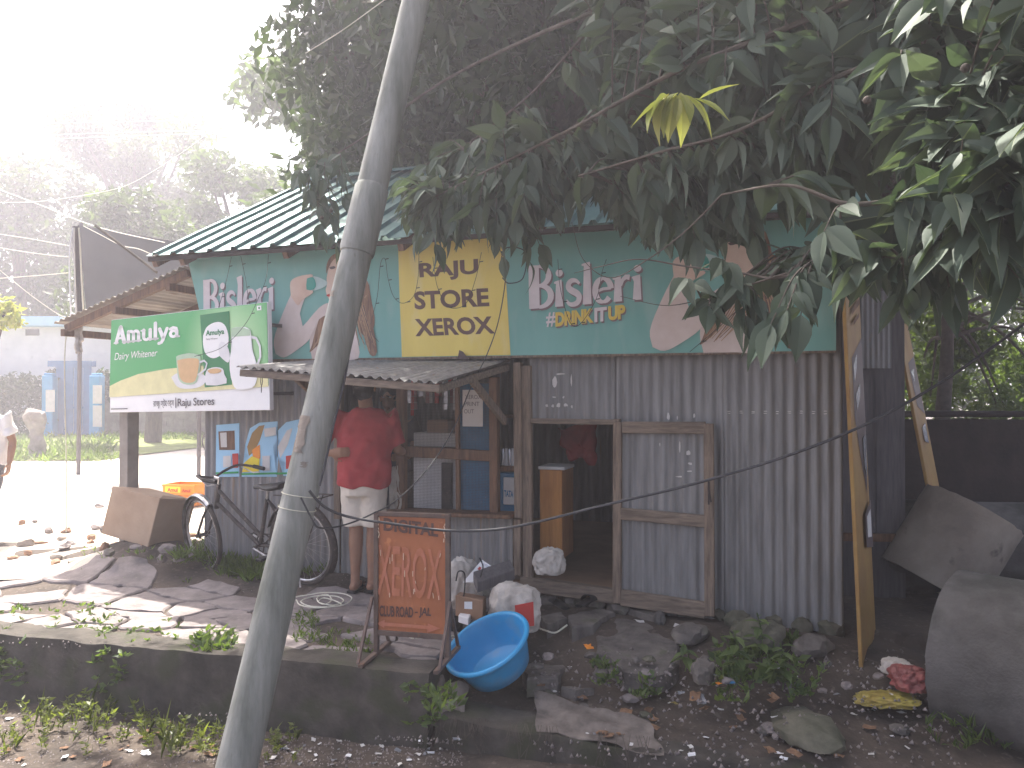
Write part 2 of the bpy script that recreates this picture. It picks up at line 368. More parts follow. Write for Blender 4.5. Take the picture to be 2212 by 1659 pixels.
gx = axis(-5.2, 4.0, .05, 150); gy = axis(3.2, 8.6, .05, 150)
V = np.array([(x, y, H(x, y)) for y in gy for x in gx]); nx = len(gx)
ii, jj = np.meshgrid(np.arange(nx - 1), np.arange(len(gy) - 1)); a = (jj * nx + ii).ravel()
gm = rawmesh('ground', V, np.stack([a, a + 1, a + nx + 1, a + nx], 1)); gm.shade_smooth()
ground = link('ground', gm, M['dirt']); tag(ground, kind='structure')
def onG(px, py, it=6, lift=0.0):
    z = 0.0
    for _ in range(it):
        p = G(px, py, z); z = H(p.x, p.y)
    p = G(px, py, z); p.z = z + lift; return p
# dusty road behind and to the left, brightened and stretched to imitate the sunlit patch
def sheet(name, pts, z, m, n=24, amp=.01):
    mb = MB(); (x0, y0), (x1, y1), (x2, y2), (x3, y3) = pts
    for j in range(n + 1):
        for i in range(n + 1):
            a, b = i / n, j / n
            x = (x0 * (1 - a) + x1 * a) * (1 - b) + (x3 * (1 - a) + x2 * a) * b
            y = (y0 * (1 - a) + y1 * a) * (1 - b) + (y3 * (1 - a) + y2 * a) * b
            mb.v.append((x, y, max(z, H(x, y) + .012) + amp * mnoise.noise(Vector((x, y, 3)) * .8)))
    for j in range(n):
        for i in range(n):
            k = j * (n + 1) + i; mb.f.append((k, k + 1, k + n + 2, k + n + 1))
    return mb.build(name, m, None, True)
road = sheet('road', [(-16, 5.8), (-3.75, 6.75), (1.5, 22.5), (-30, 24)], .02, M['sunlit_dust'], 40); tag(road, kind='structure')

# ------------------------------------------------------------------ low retaining wall along the drain
rw = empty('retaining_wall', TS(1.5, .1, -.43), 0, 'low rough dark concrete wall holding up the paved platform above the drain', 'wall')
def wallrun(t0, t1, z0a, z0b, depth, zb, name):
    mb = MB(); n = int((t1 - t0) / .07); prof = [(0.0, 0), (0.0, .25), (0.0, .5), (0.0, .75), (.0, .95), (.03, 1.0), (.5, 1.0), (1.0, 1.0), (1.0, .6)]
    for i in range(n + 1):
        t = t0 + (t1 - t0) * i / n; zt = z0a + (z0b - z0a) * i / n + .018 * mnoise.noise(Vector((t * 2.3, 0, 1)))
        for k, (a, h) in enumerate(prof):
            p = TS(t, a * depth, zb + (zt - zb) * h); q = p * 5
            p += Vector((mnoise.noise(q), mnoise.noise(q + Vector((5, 2, 1))), .6 * mnoise.noise(q + Vector((1, 9, 4))))) * .022
            mb.v.append(tuple(p - rw.location))
    m = len(prof)
    for i in range(n):
        for k in range(m - 1): mb.f.append((i * m + k, (i + 1) * m + k, (i + 1) * m + k + 1, i * m + k + 1))
    mb.f.append(tuple(range(m - 1, -1, -1))); mb.f.append(tuple(n * m + k for k in range(m)))
    return mb.build(name, M['concrete'], rw, True, 50)
wallrun(-5.0, 3.02, .0, .0, .24, -.62, 'wall_block')
wallrun(3.06, 6.6, -.255, -.40, .30, -.75, 'wall_block')

# ------------------------------------------------------------------ crazy paving on the platform
def clip(poly, nx_, ny_, c):
    out = []
    for i in range(len(poly)):
        a, b = poly[i], poly[(i + 1) % len(poly)]; da = a[0] * nx_ + a[1] * ny_ - c; db = b[0] * nx_ + b[1] * ny_ - c
        if da <= 0: out.append(a)
        if da * db < 0:
            k = da / (da - db); out.append((a[0] + (b[0] - a[0]) * k, a[1] + (b[1] - a[1]) * k))
    return out
def voronoi(seeds, x0, x1, y0, y1, gap):
    cells = []
    for i, (sx, sy) in enumerate(seeds):
        poly = [(x0, y0), (x1, y0), (x1, y1), (x0, y1)]
        for j, (ox, oy) in enumerate(seeds):
            if i == j or abs(ox - sx) + abs(oy - sy) > 2.2: continue
            dx, dy = ox - sx, oy - sy; d = math.hypot(dx, dy); c = (ox * ox + oy * oy - sx * sx - sy * sy) / 2
            poly = clip(poly, dx / d, dy / d, c / d - gap / 2)
            if len(poly) < 3: break
        cells.append(poly)
    return cells
plat = empty('paved_platform', TS(1.5, .9, 0)); tag(plat, kind='structure')
rs = random.Random(5); seeds = []
AN = 1.55
tries = 0
while tries < 5000:
    tries += 1; c_ = (rs.uniform(-2.5, 2.95), rs.uniform(.2, 2.1)); gap_ = rs.choice((.14, .20, .28, .34))
    if all(math.hypot((c_[0] - q[0]) / AN, c_[1] - q[1]) > max(gap_, q[2]) for q in seeds): seeds.append((c_[0], c_[1], gap_))
seeds = [(q[0] / AN + .12 * math.sin(q[1] * 7), q[1]) for q in seeds]
def slab(poly, z, th, parent, name='paving_stone', m='slab', tilt=.012, seedv=1, lift=.02):
    r = random.Random(seedv); cx = sum(p[0] for p in poly) / len(poly); cy = sum(p[1] for p in poly) / len(poly)
    # ragged outline
    pts = []
    for i in range(len(poly)):
        a, b = poly[i], poly[(i + 1) % len(poly)]; L = math.hypot(b[0] - a[0], b[1] - a[1]); n = max(1, int(L / .07))
        for k in range(n):
            f = k / n; j = .020 if k else .008
            pts.append((a[0] + (b[0] - a[0]) * f + r.uniform(-j, j), a[1] + (b[1] - a[1]) * f + r.uniform(-j, j)))
    # round the corners slightly
    n = len(pts); tx, ty = r.uniform(-tilt, tilt), r.uniform(-tilt, tilt); mb = MB(); org = parent.location
    def P(x, y, k, dz):
        X, Y = cx + (x - cx) * k, cy + (y - cy) * k
        zz = (z if z is not None else H(X, Y) + lift) + dz + (x - cx) * tx * 2 + (y - cy) * ty * 2 + .006 * mnoise.noise(Vector((X * 7, Y * 7, seedv)))
        return tuple(Vector((X, Y, zz)) - org)
    for (x, y) in pts: mb.v.append(P(x, y, 1.0, -th))
    for (x, y) in pts: mb.v.append(P(x, y, 1.0, -.012))
    for (x, y) in pts: mb.v.append(P(x, y, .95, .0))
    for (x, y) in pts: mb.v.append(P(x, y, .5, .003))
    for l in range(3):
        for i in range(n):
            j = (i + 1) % n; mb.f.append((l * n + i, l * n + j, (l + 1) * n + j, (l + 1) * n + i))
    mb.f.append(tuple(3 * n + i for i in range(n)))
    return mb.build(name, M[m], parent, True, 30)
for i, poly in enumerate(voronoi(seeds, -2.6 / AN, 2.97 / AN, .16, 2.15, .016)):
    if len(poly) < 3: continue
    poly = [(min(p[0] * AN, 2.97), p[1]) for p in poly]
    W = [TS(*p) for p in poly]; W2 = [(p.x, p.y) for p in W]
    cx = sum(p[0] for p in W2) / len(W2); cy = sum(p[1] for p in W2) / len(W2)
    q = -((Vector((cx, cy, 0)) - FO).dot(BV)); uu = (Vector((cx, cy, 0)) - FO).dot(UV)
    if q < .22 or (uu < -1.4 and q < .55) or math.hypot(cx + 3.4, cy - 7.3) < .62: continue
    if rs.random() < .14: continue
    slab(W2, None, .07, plat, seedv=i + 1, lift=rs.uniform(.016, .030), tilt=.008)
# ------------------------------------------------------------------ lettering helpers
def text2d(s, bold=0.0, shear=0.0, space=1.0):
    c = bpy.data.curves.new('t', 'FONT'); c.body = s; c.size = 1.0; c.offset = bold; c.shear = shear; c.space_character = space; c.resolution_u = 4
    o = bpy.data.objects.new('t', c); COL.objects.link(o); dg = bpy.context.evaluated_depsgraph_get(); dg.update()
    me = bpy.data.meshes.new_from_object(o.evaluated_get(dg)); bpy.data.objects.remove(o)
    v = [(p.co.x, p.co.y) for p in me.vertices]; f = [tuple(p.vertices) for p in me.polygons]; bpy.data.meshes.remove(me)
    return v, f
def ribbon(pts, ws, caps=False, seg=8):
    """flat stroke of varying width"""
    v, f = [], []; n = len(pts); P = [Vector((p[0], p[1])) for p in pts]
    if not isinstance(ws, (list, tuple)): ws = [ws] * n
    for i in range(n):
        t = (P[min(i + 1, n - 1)] - P[max(i - 1, 0)]).normalized(); nn = Vector((-t.y, t.x)) * ws[i] / 2
        v += [tuple(P[i] + nn), tuple(P[i] - nn)]
    for i in range(n - 1): f.append((2 * i, 2 * i + 1, 2 * i + 3, 2 * i + 2))
    if caps:
        for i, k in ((0, 0), (n - 1, 0)):
            o = len(v); r = ws[i] / 2
            v += [(P[i].x + r * math.cos(2 * math.pi * a / 14), P[i].y + r * math.sin(2 * math.pi * a / 14)) for a in range(14)]; f.append(tuple(range(o, o + 14)))
    return v, f
def arc(cx, cy, rx, ry, a0, a1, n=16): return [(cx + rx * math.cos(R(a0 + (a1 - a0) * i / n)), cy + ry * math.sin(R(a0 + (a1 - a0) * i / n))) for i in range(n + 1)]
def merge(parts):
    v, f = [], []
    for (pv, pf), dx in parts:
        o = len(v); v += [(x + dx, y) for x, y in pv]; f += [tuple(i + o for i in q) for q in pf]
    return v, f
def poly2d(p): return list(p), [tuple(range(len(p)))]
def serif_i(h=1.0, w=.26, dot=True):
    g = [(poly2d([(-.06, 0), (w + .06, 0), (w, .07), (w, h + .02), (0, h - .03), (-.1, h - .06), (-.1, h - .12), (0, h - .14), (0, .07)]), 0)]
    if dot: g.append((poly2d(arc(w / 2 + .02, h + .27, .17, .14, 0, 345, 14)), 0))
    return merge(g)
def tw(pts, lo, hi):   # thick in the vertical runs, thin in the horizontal ones
    out = []; n = len(pts)
    for i in range(n):
        a, b = pts[max(i - 1, 0)], pts[min(i + 1, n - 1)]; d = math.hypot(b[0] - a[0], b[1] - a[1]) or 1; k = abs(b[1] - a[1]) / d; out.append(lo + (hi - lo) * k)
    return out
def bisleri():
    b1 = arc(.34, 1.20, .46, .36, 90, -90, 14); b2 = arc(.34, .44, .56, .40, 90, -90, 14)
    B = merge([(poly2d([(-.14, 0), (.36, 0), (.32, .08), (.3, .1), (.3, 1.5), (.34, 1.6), (-.16, 1.6), (-.02, 1.5), (-.02, .1)]), 0), (ribbon(b1, tw(b1, .10, .27)), 0), (ribbon(b2, tw(b2, .11, .29)), 0)])
    S = [(.62, .82), (.46, .94), (.26, .95), (.12, .84), (.12, .68), (.28, .56), (.48, .46), (.60, .32), (.54, .12), (.34, .04), (.14, .07), (.0, .22)]
    S = [tuple(p)[:2] for p in catmull([(x, y, 0) for x, y in S], 4)]
    s = ribbon(S, [.10 + .16 * math.sin(math.pi * i / (len(S) - 1)) for i in range(len(S))])
    e1 = arc(.40, .50, .36, .46, 5, 320, 26); e = merge([(ribbon(e1, tw(e1, .11, .27)), 0), (ribbon([(.08, .46), (.40, .55), (.76, .56)], [.10, .12, .11]), 0)])
    rr = [(.26, .62), (.34, .84), (.48, .96), (.66, .93)]
    r = merge([(serif_i(1.0, .26, False), 0), (ribbon(rr, [.12, .16, .2, .22]), 0)])
    return merge([(B, 0), (serif_i(), 1.15), (s, 1.62), (serif_i(1.62, .28, False), 2.45), (e, 2.92), (r, 3.86), (serif_i(), 4.72)])
def amulya():
    W = .30
    def sl(x, y, w=.42): return ribbon([(x - w / 2, y), (x + w / 2, y)], .16, True)
    A = merge([(ribbon([(.12, .06), (.48, 1.42)], .30, True), 0), (ribbon([(.52, 1.42), (.86, .06)], .36, True), 0), (ribbon([(.25, .45), (.72, .45)], .2), 0), (sl(.12, .05, .3), 0), (sl(.88, .05, .3), 0)])
    def stem(x, h=.95): return ribbon([(x, .06), (x, h)], W, True)
    m = merge([(stem(.15), 0), (ribbon(arc(.36, .66, .24, .30, 165, 0, 10), .27), 0), (stem(.6, .66), 0), (ribbon(arc(.81, .66, .24, .30, 165, 0, 10), .27), 0), (stem(1.05, .66), 0), (sl(.15, .05), 0), (sl(.6, .05, .36), 0), (sl(1.05, .05), 0)])
    u = merge([(ribbon([(.15, .95), (.15, .38)], W, True), 0), (ribbon(arc(.40, .36, .25, .30, 180, 330, 10), .26), 0), (ribbon([(.72, .95), (.72, .06)], W, True), 0), (sl(.1, .92, .3), 0), (sl(.78, .05, .3), 0)])
    l = merge([(stem(.16, 1.5), 0), (sl(.16, .05), 0)])
    y = merge([(ribbon([(.12, .92), (.40, .10)], W, True), 0), (ribbon([(.74, .92), (.40, -.1), (.28, -.34), (.08, -.40)], [.27, .28, .28, .3], True), 0)])
    a_ = arc(.38, .36, .26, .28, 20, 340, 18); a = merge([(ribbon(a_, .26), 0), (ribbon([(.12, .82), (.35, .94), (.58, .86), (.64, .6), (.64, .12)], .27, True), 0), (sl(.74, .06, .2), 0)])
    return merge([(A, 0), (m, 1.08), (u, 2.42), (l, 3.42), (y, 3.82), (a, 4.72)])
class Board:
    """an upright printed surface: root empty at o, local x along it, local y into it, z up"""
    def __init__(s, o, U, root, relief=None):
        s.o = Vector(o); s.U = Vector((U[0], U[1], 0)).normalized(); s.N = Vector((-s.U.y, s.U.x, 0)); s.root = root; s.has_relief = relief is not None; s.relief = relief or (lambda a, z: 0.0)
    def pix(s, px, py):
        d = ray(px, py); c = Vector((0, 0, EYE)); t = (s.o - c).dot(s.N) / d.dot(s.N); p = c + d * t - s.o
        return (p.dot(s.U), p.z)
    def sheet(s, v, f, name, m, layer, parent=None, sub=.09):
        bm = bmesh.new(); vs = [bm.verts.new((x, 0, z)) for x, z in v]
        for q in f:
            try: bm.faces.new([vs[i] for i in q])
            except ValueError: pass
        bmesh.ops.triangulate(bm, faces=[q for q in bm.faces if len(q.verts) > (3 if sub else 4)])
        if s.has_relief and sub:
            for _ in range(5):
                E = [e for e in bm.edges if e.calc_length() > sub]
                if not E: break
                bmesh.ops.subdivide_edges(bm, edges=E, cuts=1, use_grid_fill=True); bmesh.ops.triangulate(bm, faces=[q for q in bm.faces if len(q.verts) > 3])
        for q in bm.verts: q.co.y = s.relief(q.co.x, q.co.z) - layer * .0022
        bm.normal_update()
        for q in bm.faces:
            if q.normal.y > 0: q.normal_flip()
        me = bpy.data.meshes.new(name); bm.to_mesh(me); bm.free()
        return link(name, me, M[m] if isinstance(m, str) else m, parent or s.root)
    def poly(s, pix, name, m, layer, parent=None, smooth=0):
        if smooth:
            P = [(x, y, 0) for x, y in pix]; P = P + P[:1]; c = catmull(P, smooth)[:-1]; pix = [(p.x, p.y) for p in c]
        return s.sheet([s.pix(*p) for p in pix], [tuple(range(len(pix)))], name, m, layer, parent)
    def word(s, glyph, tl, tr, br, bl, name, m, layer, parent=None, shift=(0, 0)):
        v, f = glyph; x0 = min(p[0] for p in v); x1 = max(p[0] for p in v); y0 = min(p[1] for p in v); y1 = max(p[1] for p in v)
        c = [Vector(s.pix(*p)) for p in (tl, tr, br, bl)]; out = []
        for x, y in v:
            a, b = (x - x0) / (x1 - x0), (y - y0) / (y1 - y0)
            p = (c[3] * (1 - a) + c[2] * a) * (1 - b) + (c[0] * (1 - a) + c[1] * a) * b; out.append((p.x + shift[0], p.y + shift[1]))
        return s.sheet(out, f, name, m, layer, parent, sub=.12)
# ------------------------------------------------------------------ the kiosk
def corr(o, U, Vv, lu, lv, pitch=.076, amp=.009, prof='sine', vdiv=3, th=.0016, warp=.004, seed=0.0, phase=0.0):
    o = Vector(o); U = Vector(U).normalized(); Vv = Vector(Vv).normalized(); N = U.cross(Vv).normalized(); mb = MB()
    if prof == 'sine': xs = list(np.linspace(0, lu, max(2, int(lu / pitch * 8)) + 1)); h = [amp * math.sin(2 * math.pi * x / pitch + phase) for x in xs]
    else:
        xs, h = [0.0], [0.0]; x = pitch * .5
        while x < lu - .05:
            for dx, hh in ((-.035, 0), (-.018, amp), (.018, amp), (.035, 0)): xs.append(x + dx); h.append(hh)
            x += pitch
        xs.append(lu); h.append(0.0)
    n = len(xs)
    for side in (1, -1):
        for j in range(vdiv + 1):
            for i in range(n):
                b = lv * j / vdiv; wv = warp * mnoise.noise(Vector((xs[i] * 2.2, b * 1.7, seed)))
                mb.v.append(tuple(o + U * xs[i] + Vv * b + N * (h[i] + wv + side * th / 2)))
    S = n * (vdiv + 1)
    for j in range(vdiv):
        for i in range(n - 1):
            a = j * n + i; mb.f.append((a, a + 1, a + n + 1, a + n)); mb.f.append((S + a, S + a + n, S + a + n + 1, S + a + 1))
    for i in range(n - 1):
        mb.f.append((i, S + i, S + i + 1, i + 1)); t = vdiv * n + i; mb.f.append((t, t + 1, S + t + 1, S + t))
    for j in range(vdiv):
        a = j * n; mb.f.append((a, a + n, S + a + n, S + a)); b = j * n + n - 1; mb.f.append((b, S + b, S + b + n, b + n))
    return mb
X3, Z3 = Vector((1, 0, 0)), Vector((0, 0, 1))
shop = empty('roadside_kiosk', FO, -TH, 'grey corrugated sheet kiosk with open door, serving hatch and teal roof', 'kiosk')
UL, UH, UC, UD0, UD1, UR = pu(442, 1000), pu(735, 1000), pu(1110, 1000), pu(1146, 1000), pu(1326, 1000), pu(1818, 1000)
BACK = 3.0; TOP = 2.86
def wallsheets(u0, u1, z0, z1, y, m, k0=0, w=.66):
    n = max(1, round((u1 - u0) / w)); d = (u1 - u0) / n
    for i in range(n):
        ov = .03 if i < n - 1 else 0
        corr((u0 + i * d, y - .0035 * (i % 2), z0), X3, Z3, d + ov, z1 - z0, seed=k0 + i * 3.1, vdiv=5, warp=.006).build('wall_sheet', M[m], shop, True, 60)
wallsheets(UL, UH, .02, TOP, 0, 'zinclow', 1)
wallsheets(UH + .005, pu(1108, 1100), -.02, pz(1000, 1108), .006, 'zinclow', 5, .8)
wallsheets(UH + .005, UD0 - .02, 1.90, TOP, .010, 'zinc', 9)
wallsheets(UD0 - .015, UD1 + .01, pz(1240, 906), TOP, 0, 'zinc', 13)
wallsheets(UD1 + .015, UR, -.05, TOP, 0, 'zinc', 17)
corr((UR, 0, -.1), (0, 1, 0), Z3, BACK, TOP + .1, seed=30).build('wall_sheet', M['zinc2'], shop, True, 60)
corr((UL, 0, -.1), (0, 1, 0), Z3, BACK, TOP + .1, seed=31).build('wall_sheet', M['zinc2'], shop, True, 60)
corr((UL, BACK, -.1), X3, Z3, UR - UL, TOP + .1, seed=32).build('wall_sheet', M['zinc2'], shop, True, 60)
MB().box(UL + .03, UR - .03, .03, BACK - .03, .06, .12).build('floor', M['ply'], shop)
# gable roof of teal ribbed sheets
yE = -.34; eL = FP(316, 553, yE); ridge = FU(655, 394, eL.x); eR = FP(1850, 470, yE)
roof = empty('roof', (0, 0, 0), parent=shop)
zE = (eL.z + pz(1100, 511, yE)) / 2
slope = Vector((0, ridge.y - yE, ridge.z - eL.z)); SL = slope.length; nR = 7; lu = (eR.x + .1 - eL.x) / nR
for i in range(nR):
    corr((eL.x + i * lu, yE, eL.z + .003 * (i % 2)), X3, slope, lu + .03, SL + .03, pitch=.20, amp=.028, prof='trap', vdiv=4, warp=.008, seed=40 + i).build('roof_sheet', M['roof'], roof)
slope_b = Vector((0, BACK + .4 - ridge.y, -(ridge.z - eL.z) * (BACK + .4 - ridge.y) / (ridge.y - yE)))
for i in range(nR):
    corr((eL.x + i * lu, ridge.y, ridge.z), X3, slope_b, lu + .03, slope_b.length, pitch=.20, amp=.028, prof='trap', vdiv=3, seed=60 + i).build('roof_sheet', M['roof'], roof)
cp = MB(); c0 = Vector((eL.x - .02, ridge.y, ridge.z + .055)); c1 = Vector((eR.x + .1, ridge.y, ridge.z + .055))
for c, s in ((c0, 0), (c1, 0)):
    cp.v += [tuple(c + Vector((0, -.2, -.085))), tuple(c), tuple(c + Vector((0, .2, -.085))), tuple(c + Vector((0, .2, -.09))), tuple(c + Vector((0, 0, -.006))), tuple(c + Vector((0, -.2, -.09)))]
cp.f = [(0, 6, 7, 1), (1, 7, 8, 2), (3, 9, 10, 4), (4, 10, 11, 5), (0, 5, 11, 6), (2, 8, 9, 3), (0, 1, 4, 5), (1, 2, 3, 4), (6, 11, 10, 7), (7, 10, 9, 8)]
cp.build('ridge_cap', M['roof'], roof)
for (a, b) in ((eL.x + .05, UL), ):
    MB().bar((eL.x + .04, yE + .05, eL.z - .05), (eL.x + .04, ridge.y, ridge.z - .05), .05, .09).build('rafter', M['darkwood'], roof)
for u in np.linspace(UL, UR, 6): MB().bar((u, yE + .04, eL.z - .06), (u, ridge.y, ridge.z - .06), .05, .08).build('rafter', M['darkwood'], roof)
MB().bar((eL.x, yE + .03, eL.z - .028), (eR.x, yE + .03, eL.z - .028), .025, .035).build('fascia', M['darkwall'], roof)
for u in (UL + .01, UR - .01):   # closed gable ends
    gb = MB(); gb.add([(u, .0, TOP - .05), (u, BACK, TOP - .05), (u, BACK, TOP), (u, ridge.y, ridge.z - .1), (u, 0, TOP + .02)], [(0, 1, 2, 3, 4)])
    gb.build('gable_panel', M['zinc2'], shop)
# posts and frames of hatch and door
def pbar(a, b, y, w, h, name, m, parent=shop, bev=.004):
    """bar between two photo points on the plane y of the front; w across the picture, h deep"""
    A, B = FP(a[0], a[1], y), FP(b[0], b[1], y); mb = MB(); mb.bar(A, B, w, h, up=(0, 1, 0)); return bevelled(mb, name, M[m], parent, bev)
pbar((1119, 783), (1122, 1118), -.05, .062, .07, 'door_post', 'wood')
pbar((1138, 790), (1142, 1262), -.025, .075, .05, 'door_post', 'wood')
pbar((1119, 1120), (1120, 1242), -.03, .06, .06, 'post_foot', 'wood')
pbar((1148, 909), (1328, 912), -.02, .04, .05, 'door_header', 'woodh')
pbar((1126, 1258), (1330, 1288), -.03, .105, .075, 'door_sill', 'woodh')
pbar((1333, 905), (1332, 1300), -.03, .052, .06, 'door_jamb', 'wood')
pbar((868, 822), (868, 1102), -.03, .075, .07, 'hatch_post', 'darkwood')
pbar((1068, 815), (1069, 1112), -.03, .068, .07, 'hatch_post', 'darkwood')
pbar((733, 800), (731, 1120), -.02, .06, .06, 'hatch_post', 'wood')
pbar((876, 975), (1063, 985), -.025, .085, .045, 'hatch_rail', 'darkwood')
pbar((838, 1103), (1112, 1113), -.07, .03, .22, 'counter_ledge', 'darkwood')
pbar((988, 820), (990, 1108), .0, .035, .03, 'hatch_mullion', 'darkwood')
# wire mesh behind the hatch frame
wm = MB(); a0, a1 = pu(880, 980), pu(1060, 980); b0, b1 = pz(960, 1106), pz(960, 815)
u = a0
while u < a1: wm.bar((u, -.004, b0), (u, -.004, b1), .0014, .0014, up=(0, 1, 0)); u += .0125
z = b0
while z < b1: wm.bar((a0, -.006, z), (a1, -.006, z), .0014, .0014, up=(0, 1, 0)); z += .0125
wmo = wm.build('wire_mesh', M['darkmetal'], shop); tag(wmo, kind='stuff')
# hatch stuffing: blue board
blue = FP(993, 1108, .05); blue2 = FP(1062, 828, .05)
MB().box(blue.x, blue2.x, .03, .05, blue.z, blue2.z).build('blue_panel', M['blue'], shop)
# door leaf swung open flat against the wall
leaf = empty('door', (0, 0, 0), parent=shop); yd = -.075
tl, tr, ml, mr, bl, br = FP(1345, 923, yd), FP(1524, 924, yd - .03), FP(1340, 1109, yd), FP(1525, 1126, yd - .03), FP(1342, 1290, yd), FP(1524, 1318, yd - .03)
s0, s1 = FP(1335, 912, yd), FP(1333, 1302, yd); r0, r1 = FP(1531, 915, yd - .03), FP(1533, 1330, yd - .03)
for a, b, wd, nm, mm in ((s0, s1, .06, 'stile', 'wood'), (r0, r1, .07, 'stile', 'wood'), (tl, tr, .085, 'rail', 'woodh'), (ml, mr, .085, 'rail', 'woodh'), (bl, br, .115, 'rail', 'woodh')):
    mb = MB(); mb.bar(a, b, wd, .04 + .001 * len(nm), up=(0, 1, 0)); bevelled(mb, nm, M[mm], leaf, .004)
du = (r0.x - s0.x)
corr((s0.x + .01, yd + .03, s1.z - .0), (du, -.03, 0), Z3, du - .02, s0.z - s1.z, seed=80, vdiv=4).build('door_sheet', M['zinc'], leaf, True, 60)
hm = MB(); hm.bar(FP(1531, 1040, yd - .055), FP(1531, 1090, yd - .055), .012, .01, up=(0, 1, 0)); hm.tube([FP(1531, 1060, yd - .07), FP(1536, 1085, yd - .075)], .006)
hm.build('hasp', M['darkmetal'], leaf)
# leftover glue and paper scraps on the sheets
def scrap(u, z, w, h, y=-.0125, m='paper', parent=shop, rot=0.0, name='paper_scrap'):
    r = random.Random(int(u * 991 + z * 77)); n = 9; pts = []
    for k in range(n):
        a = 2 * math.pi * k / n; q = r.uniform(.55, 1.0); x, zz = math.cos(a) * w / 2 * q, math.sin(a) * h / 2 * q
        pts.append((u + x * math.cos(rot) - zz * math.sin(rot), z + x * math.sin(rot) + zz * math.cos(rot)))
    mb = MB(); mb.add([(p[0], y, p[1]) for p in pts] + [(p[0], y + .0012, p[1]) for p in pts], [tuple(range(n)), tuple(range(2 * n - 1, n - 1, -1))] + [(i, n + i, n + (i + 1) % n, (i + 1) % n) for i in range(n)])
    return mb.build(name, M[m], parent)
for px, py, w_, h_ in ((1198, 826, 14, 40), (1210, 808, 26, 5), (1234, 822, 5, 36), (1197, 858, 12, 4), (1217, 858, 5, 6), (1181, 876, 9, 10), (1194, 877, 8, 9), (1206, 876, 12, 14), (1222, 875, 12, 9), (1235, 879, 6, 10),
                       (1444, 900, 8, 22), (1463, 902, 4, 12), (1500, 898, 6, 12)):
    p = FP(px, py, -.013); scrap(p.x, p.z, w_ * .0034, h_ * .0034)
for px, py, w_, h_ in ((1504, 990, 6, 75), (1486, 978, 14, 12), (1492, 1002, 16, 7), (1490, 1018, 18, 4), (1470, 1030, 30, 4), (1468, 965, 4, 40), (1425, 960, 3, 10), (1520, 958, 5, 9)):
    p = FP(px, py, yd - .002); scrap(p.x, p.z, w_ * .0034, h_ * .0034, y=yd + .005)
# pale streaks where a batten used to be
for py in (889, 893):
    for k in range(9):
        p = FP(1575 + k * 26, py + random.uniform(-1, 1), -.0125); scrap(p.x, p.z, .03, .006)
# small awning over the hatch
aw = empty('awning', (0, 0, 0), parent=shop)
bR = FP(1103, 779, -.02); bL = Vector((pu(707, 778, -.02), -.02, pz(707, 778, -.02)))
fR = FU(947, 826, bR.x - .02); fL = FU(510, 793, bL.x)
n = 92; mb = MB(); S = []
for side in (1, -1):
    for j in range(4):
        for i in range(n + 1):
            a = i / n; b = j / 3; p = (bL * (1 - a) + bR * a) * (1 - b) + (fL * (1 - a) + fR * a) * b
            p = p + Vector((0, 0, .011 * math.sin(2 * math.pi * a * (bR.x - bL.x) / .076) + side * .0012 + .006 * mnoise.noise(Vector((a * 4, b * 2, 5))))); mb.v.append(tuple(p))
K = 4 * (n + 1)
for j in range(3):
    for i in range(n):
        a = j * (n + 1) + i; mb.f.append((a, a + n + 1, a + n + 2, a + 1)); mb.f.append((K + a, K + a + 1, K + a + n + 2, K + a + n + 1))
for i in range(n): t = 3 * (n + 1) + i; mb.f.append((t, K + t, K + t + 1, t + 1))
mb.build('awning_sheet', M['zinc2'], aw, True, 60)
mb = MB(); mb.bar(fL + Vector((.02, .03, -.04)), fR + Vector((0, .03, -.04)), .035, .05); bevelled(mb, 'awning_beam', M['woodh'], aw)
mb = MB(); mb.bar(fR + Vector((-.02, .03, -.045)), bR + Vector((-.02, 0, -.05)), .03, .05); bevelled(mb, 'awning_beam', M['woodh'], aw)
mb = MB(); mb.bar(fL + Vector((.05, .05, -.045)), bL + Vector((.05, 0, -.06)), .03, .05); bevelled(mb, 'awning_beam', M['woodh'], aw)
mb = MB(); mb.bar(Vector((bR.x - .03, -.75, fR.z * .5 + bR.z * .5 - .07)), Vector((bR.x - .03, -.07, 1.38)), .035, .06); bevelled(mb, 'awning_brace', M['wood'], aw)
mb = MB(); mb.bar(Vector((UH + .02, -.75, fL.z * .5 + bL.z * .5 - .07)), Vector((UH + .02, -.05, 1.40)), .035, .06); bevelled(mb, 'awning_brace', M['wood'], aw)
# lean-to roof on the left side
lt = empty('side_canopy', (0, 0, 0), parent=shop)
a = FP(398, 574, -.05); b = FP(116, 698, -.05); lw = Vector((b.x - a.x, 0, b.z - a.z))
corr(a, lw, (0, 1, 0), lw.length, 2.1, pitch=.076, amp=.010, vdiv=4, warp=.01, seed=90).build('canopy_sheet', M['zinc_veiled'], lt, True, 60)
for k, yy in enumerate((.06, .95, 1.9)):
    mb = MB(); mb.bar(a + Vector((0, yy, -.06)), b + Vector((.1, yy, -.055)), .05, .075); bevelled(mb, 'canopy_rafter', M['darkwood'], lt)
for k, f in enumerate((.12, .52, .93)):
    p = a + lw * f; mb = MB(); mb.bar(p + Vector((0, .0, -.13)), p + Vector((0, 2.05, -.13)), .05, .07); bevelled(mb, 'canopy_purlin', M['darkwood'], lt)
p = a + lw * .40
mb = MB(); mb.bar(p + Vector((0, 1.95, -.2)), (p.x, p.y + 1.95, .0), .08, .08); bevelled(mb, 'canopy_post', M['wood'], lt)

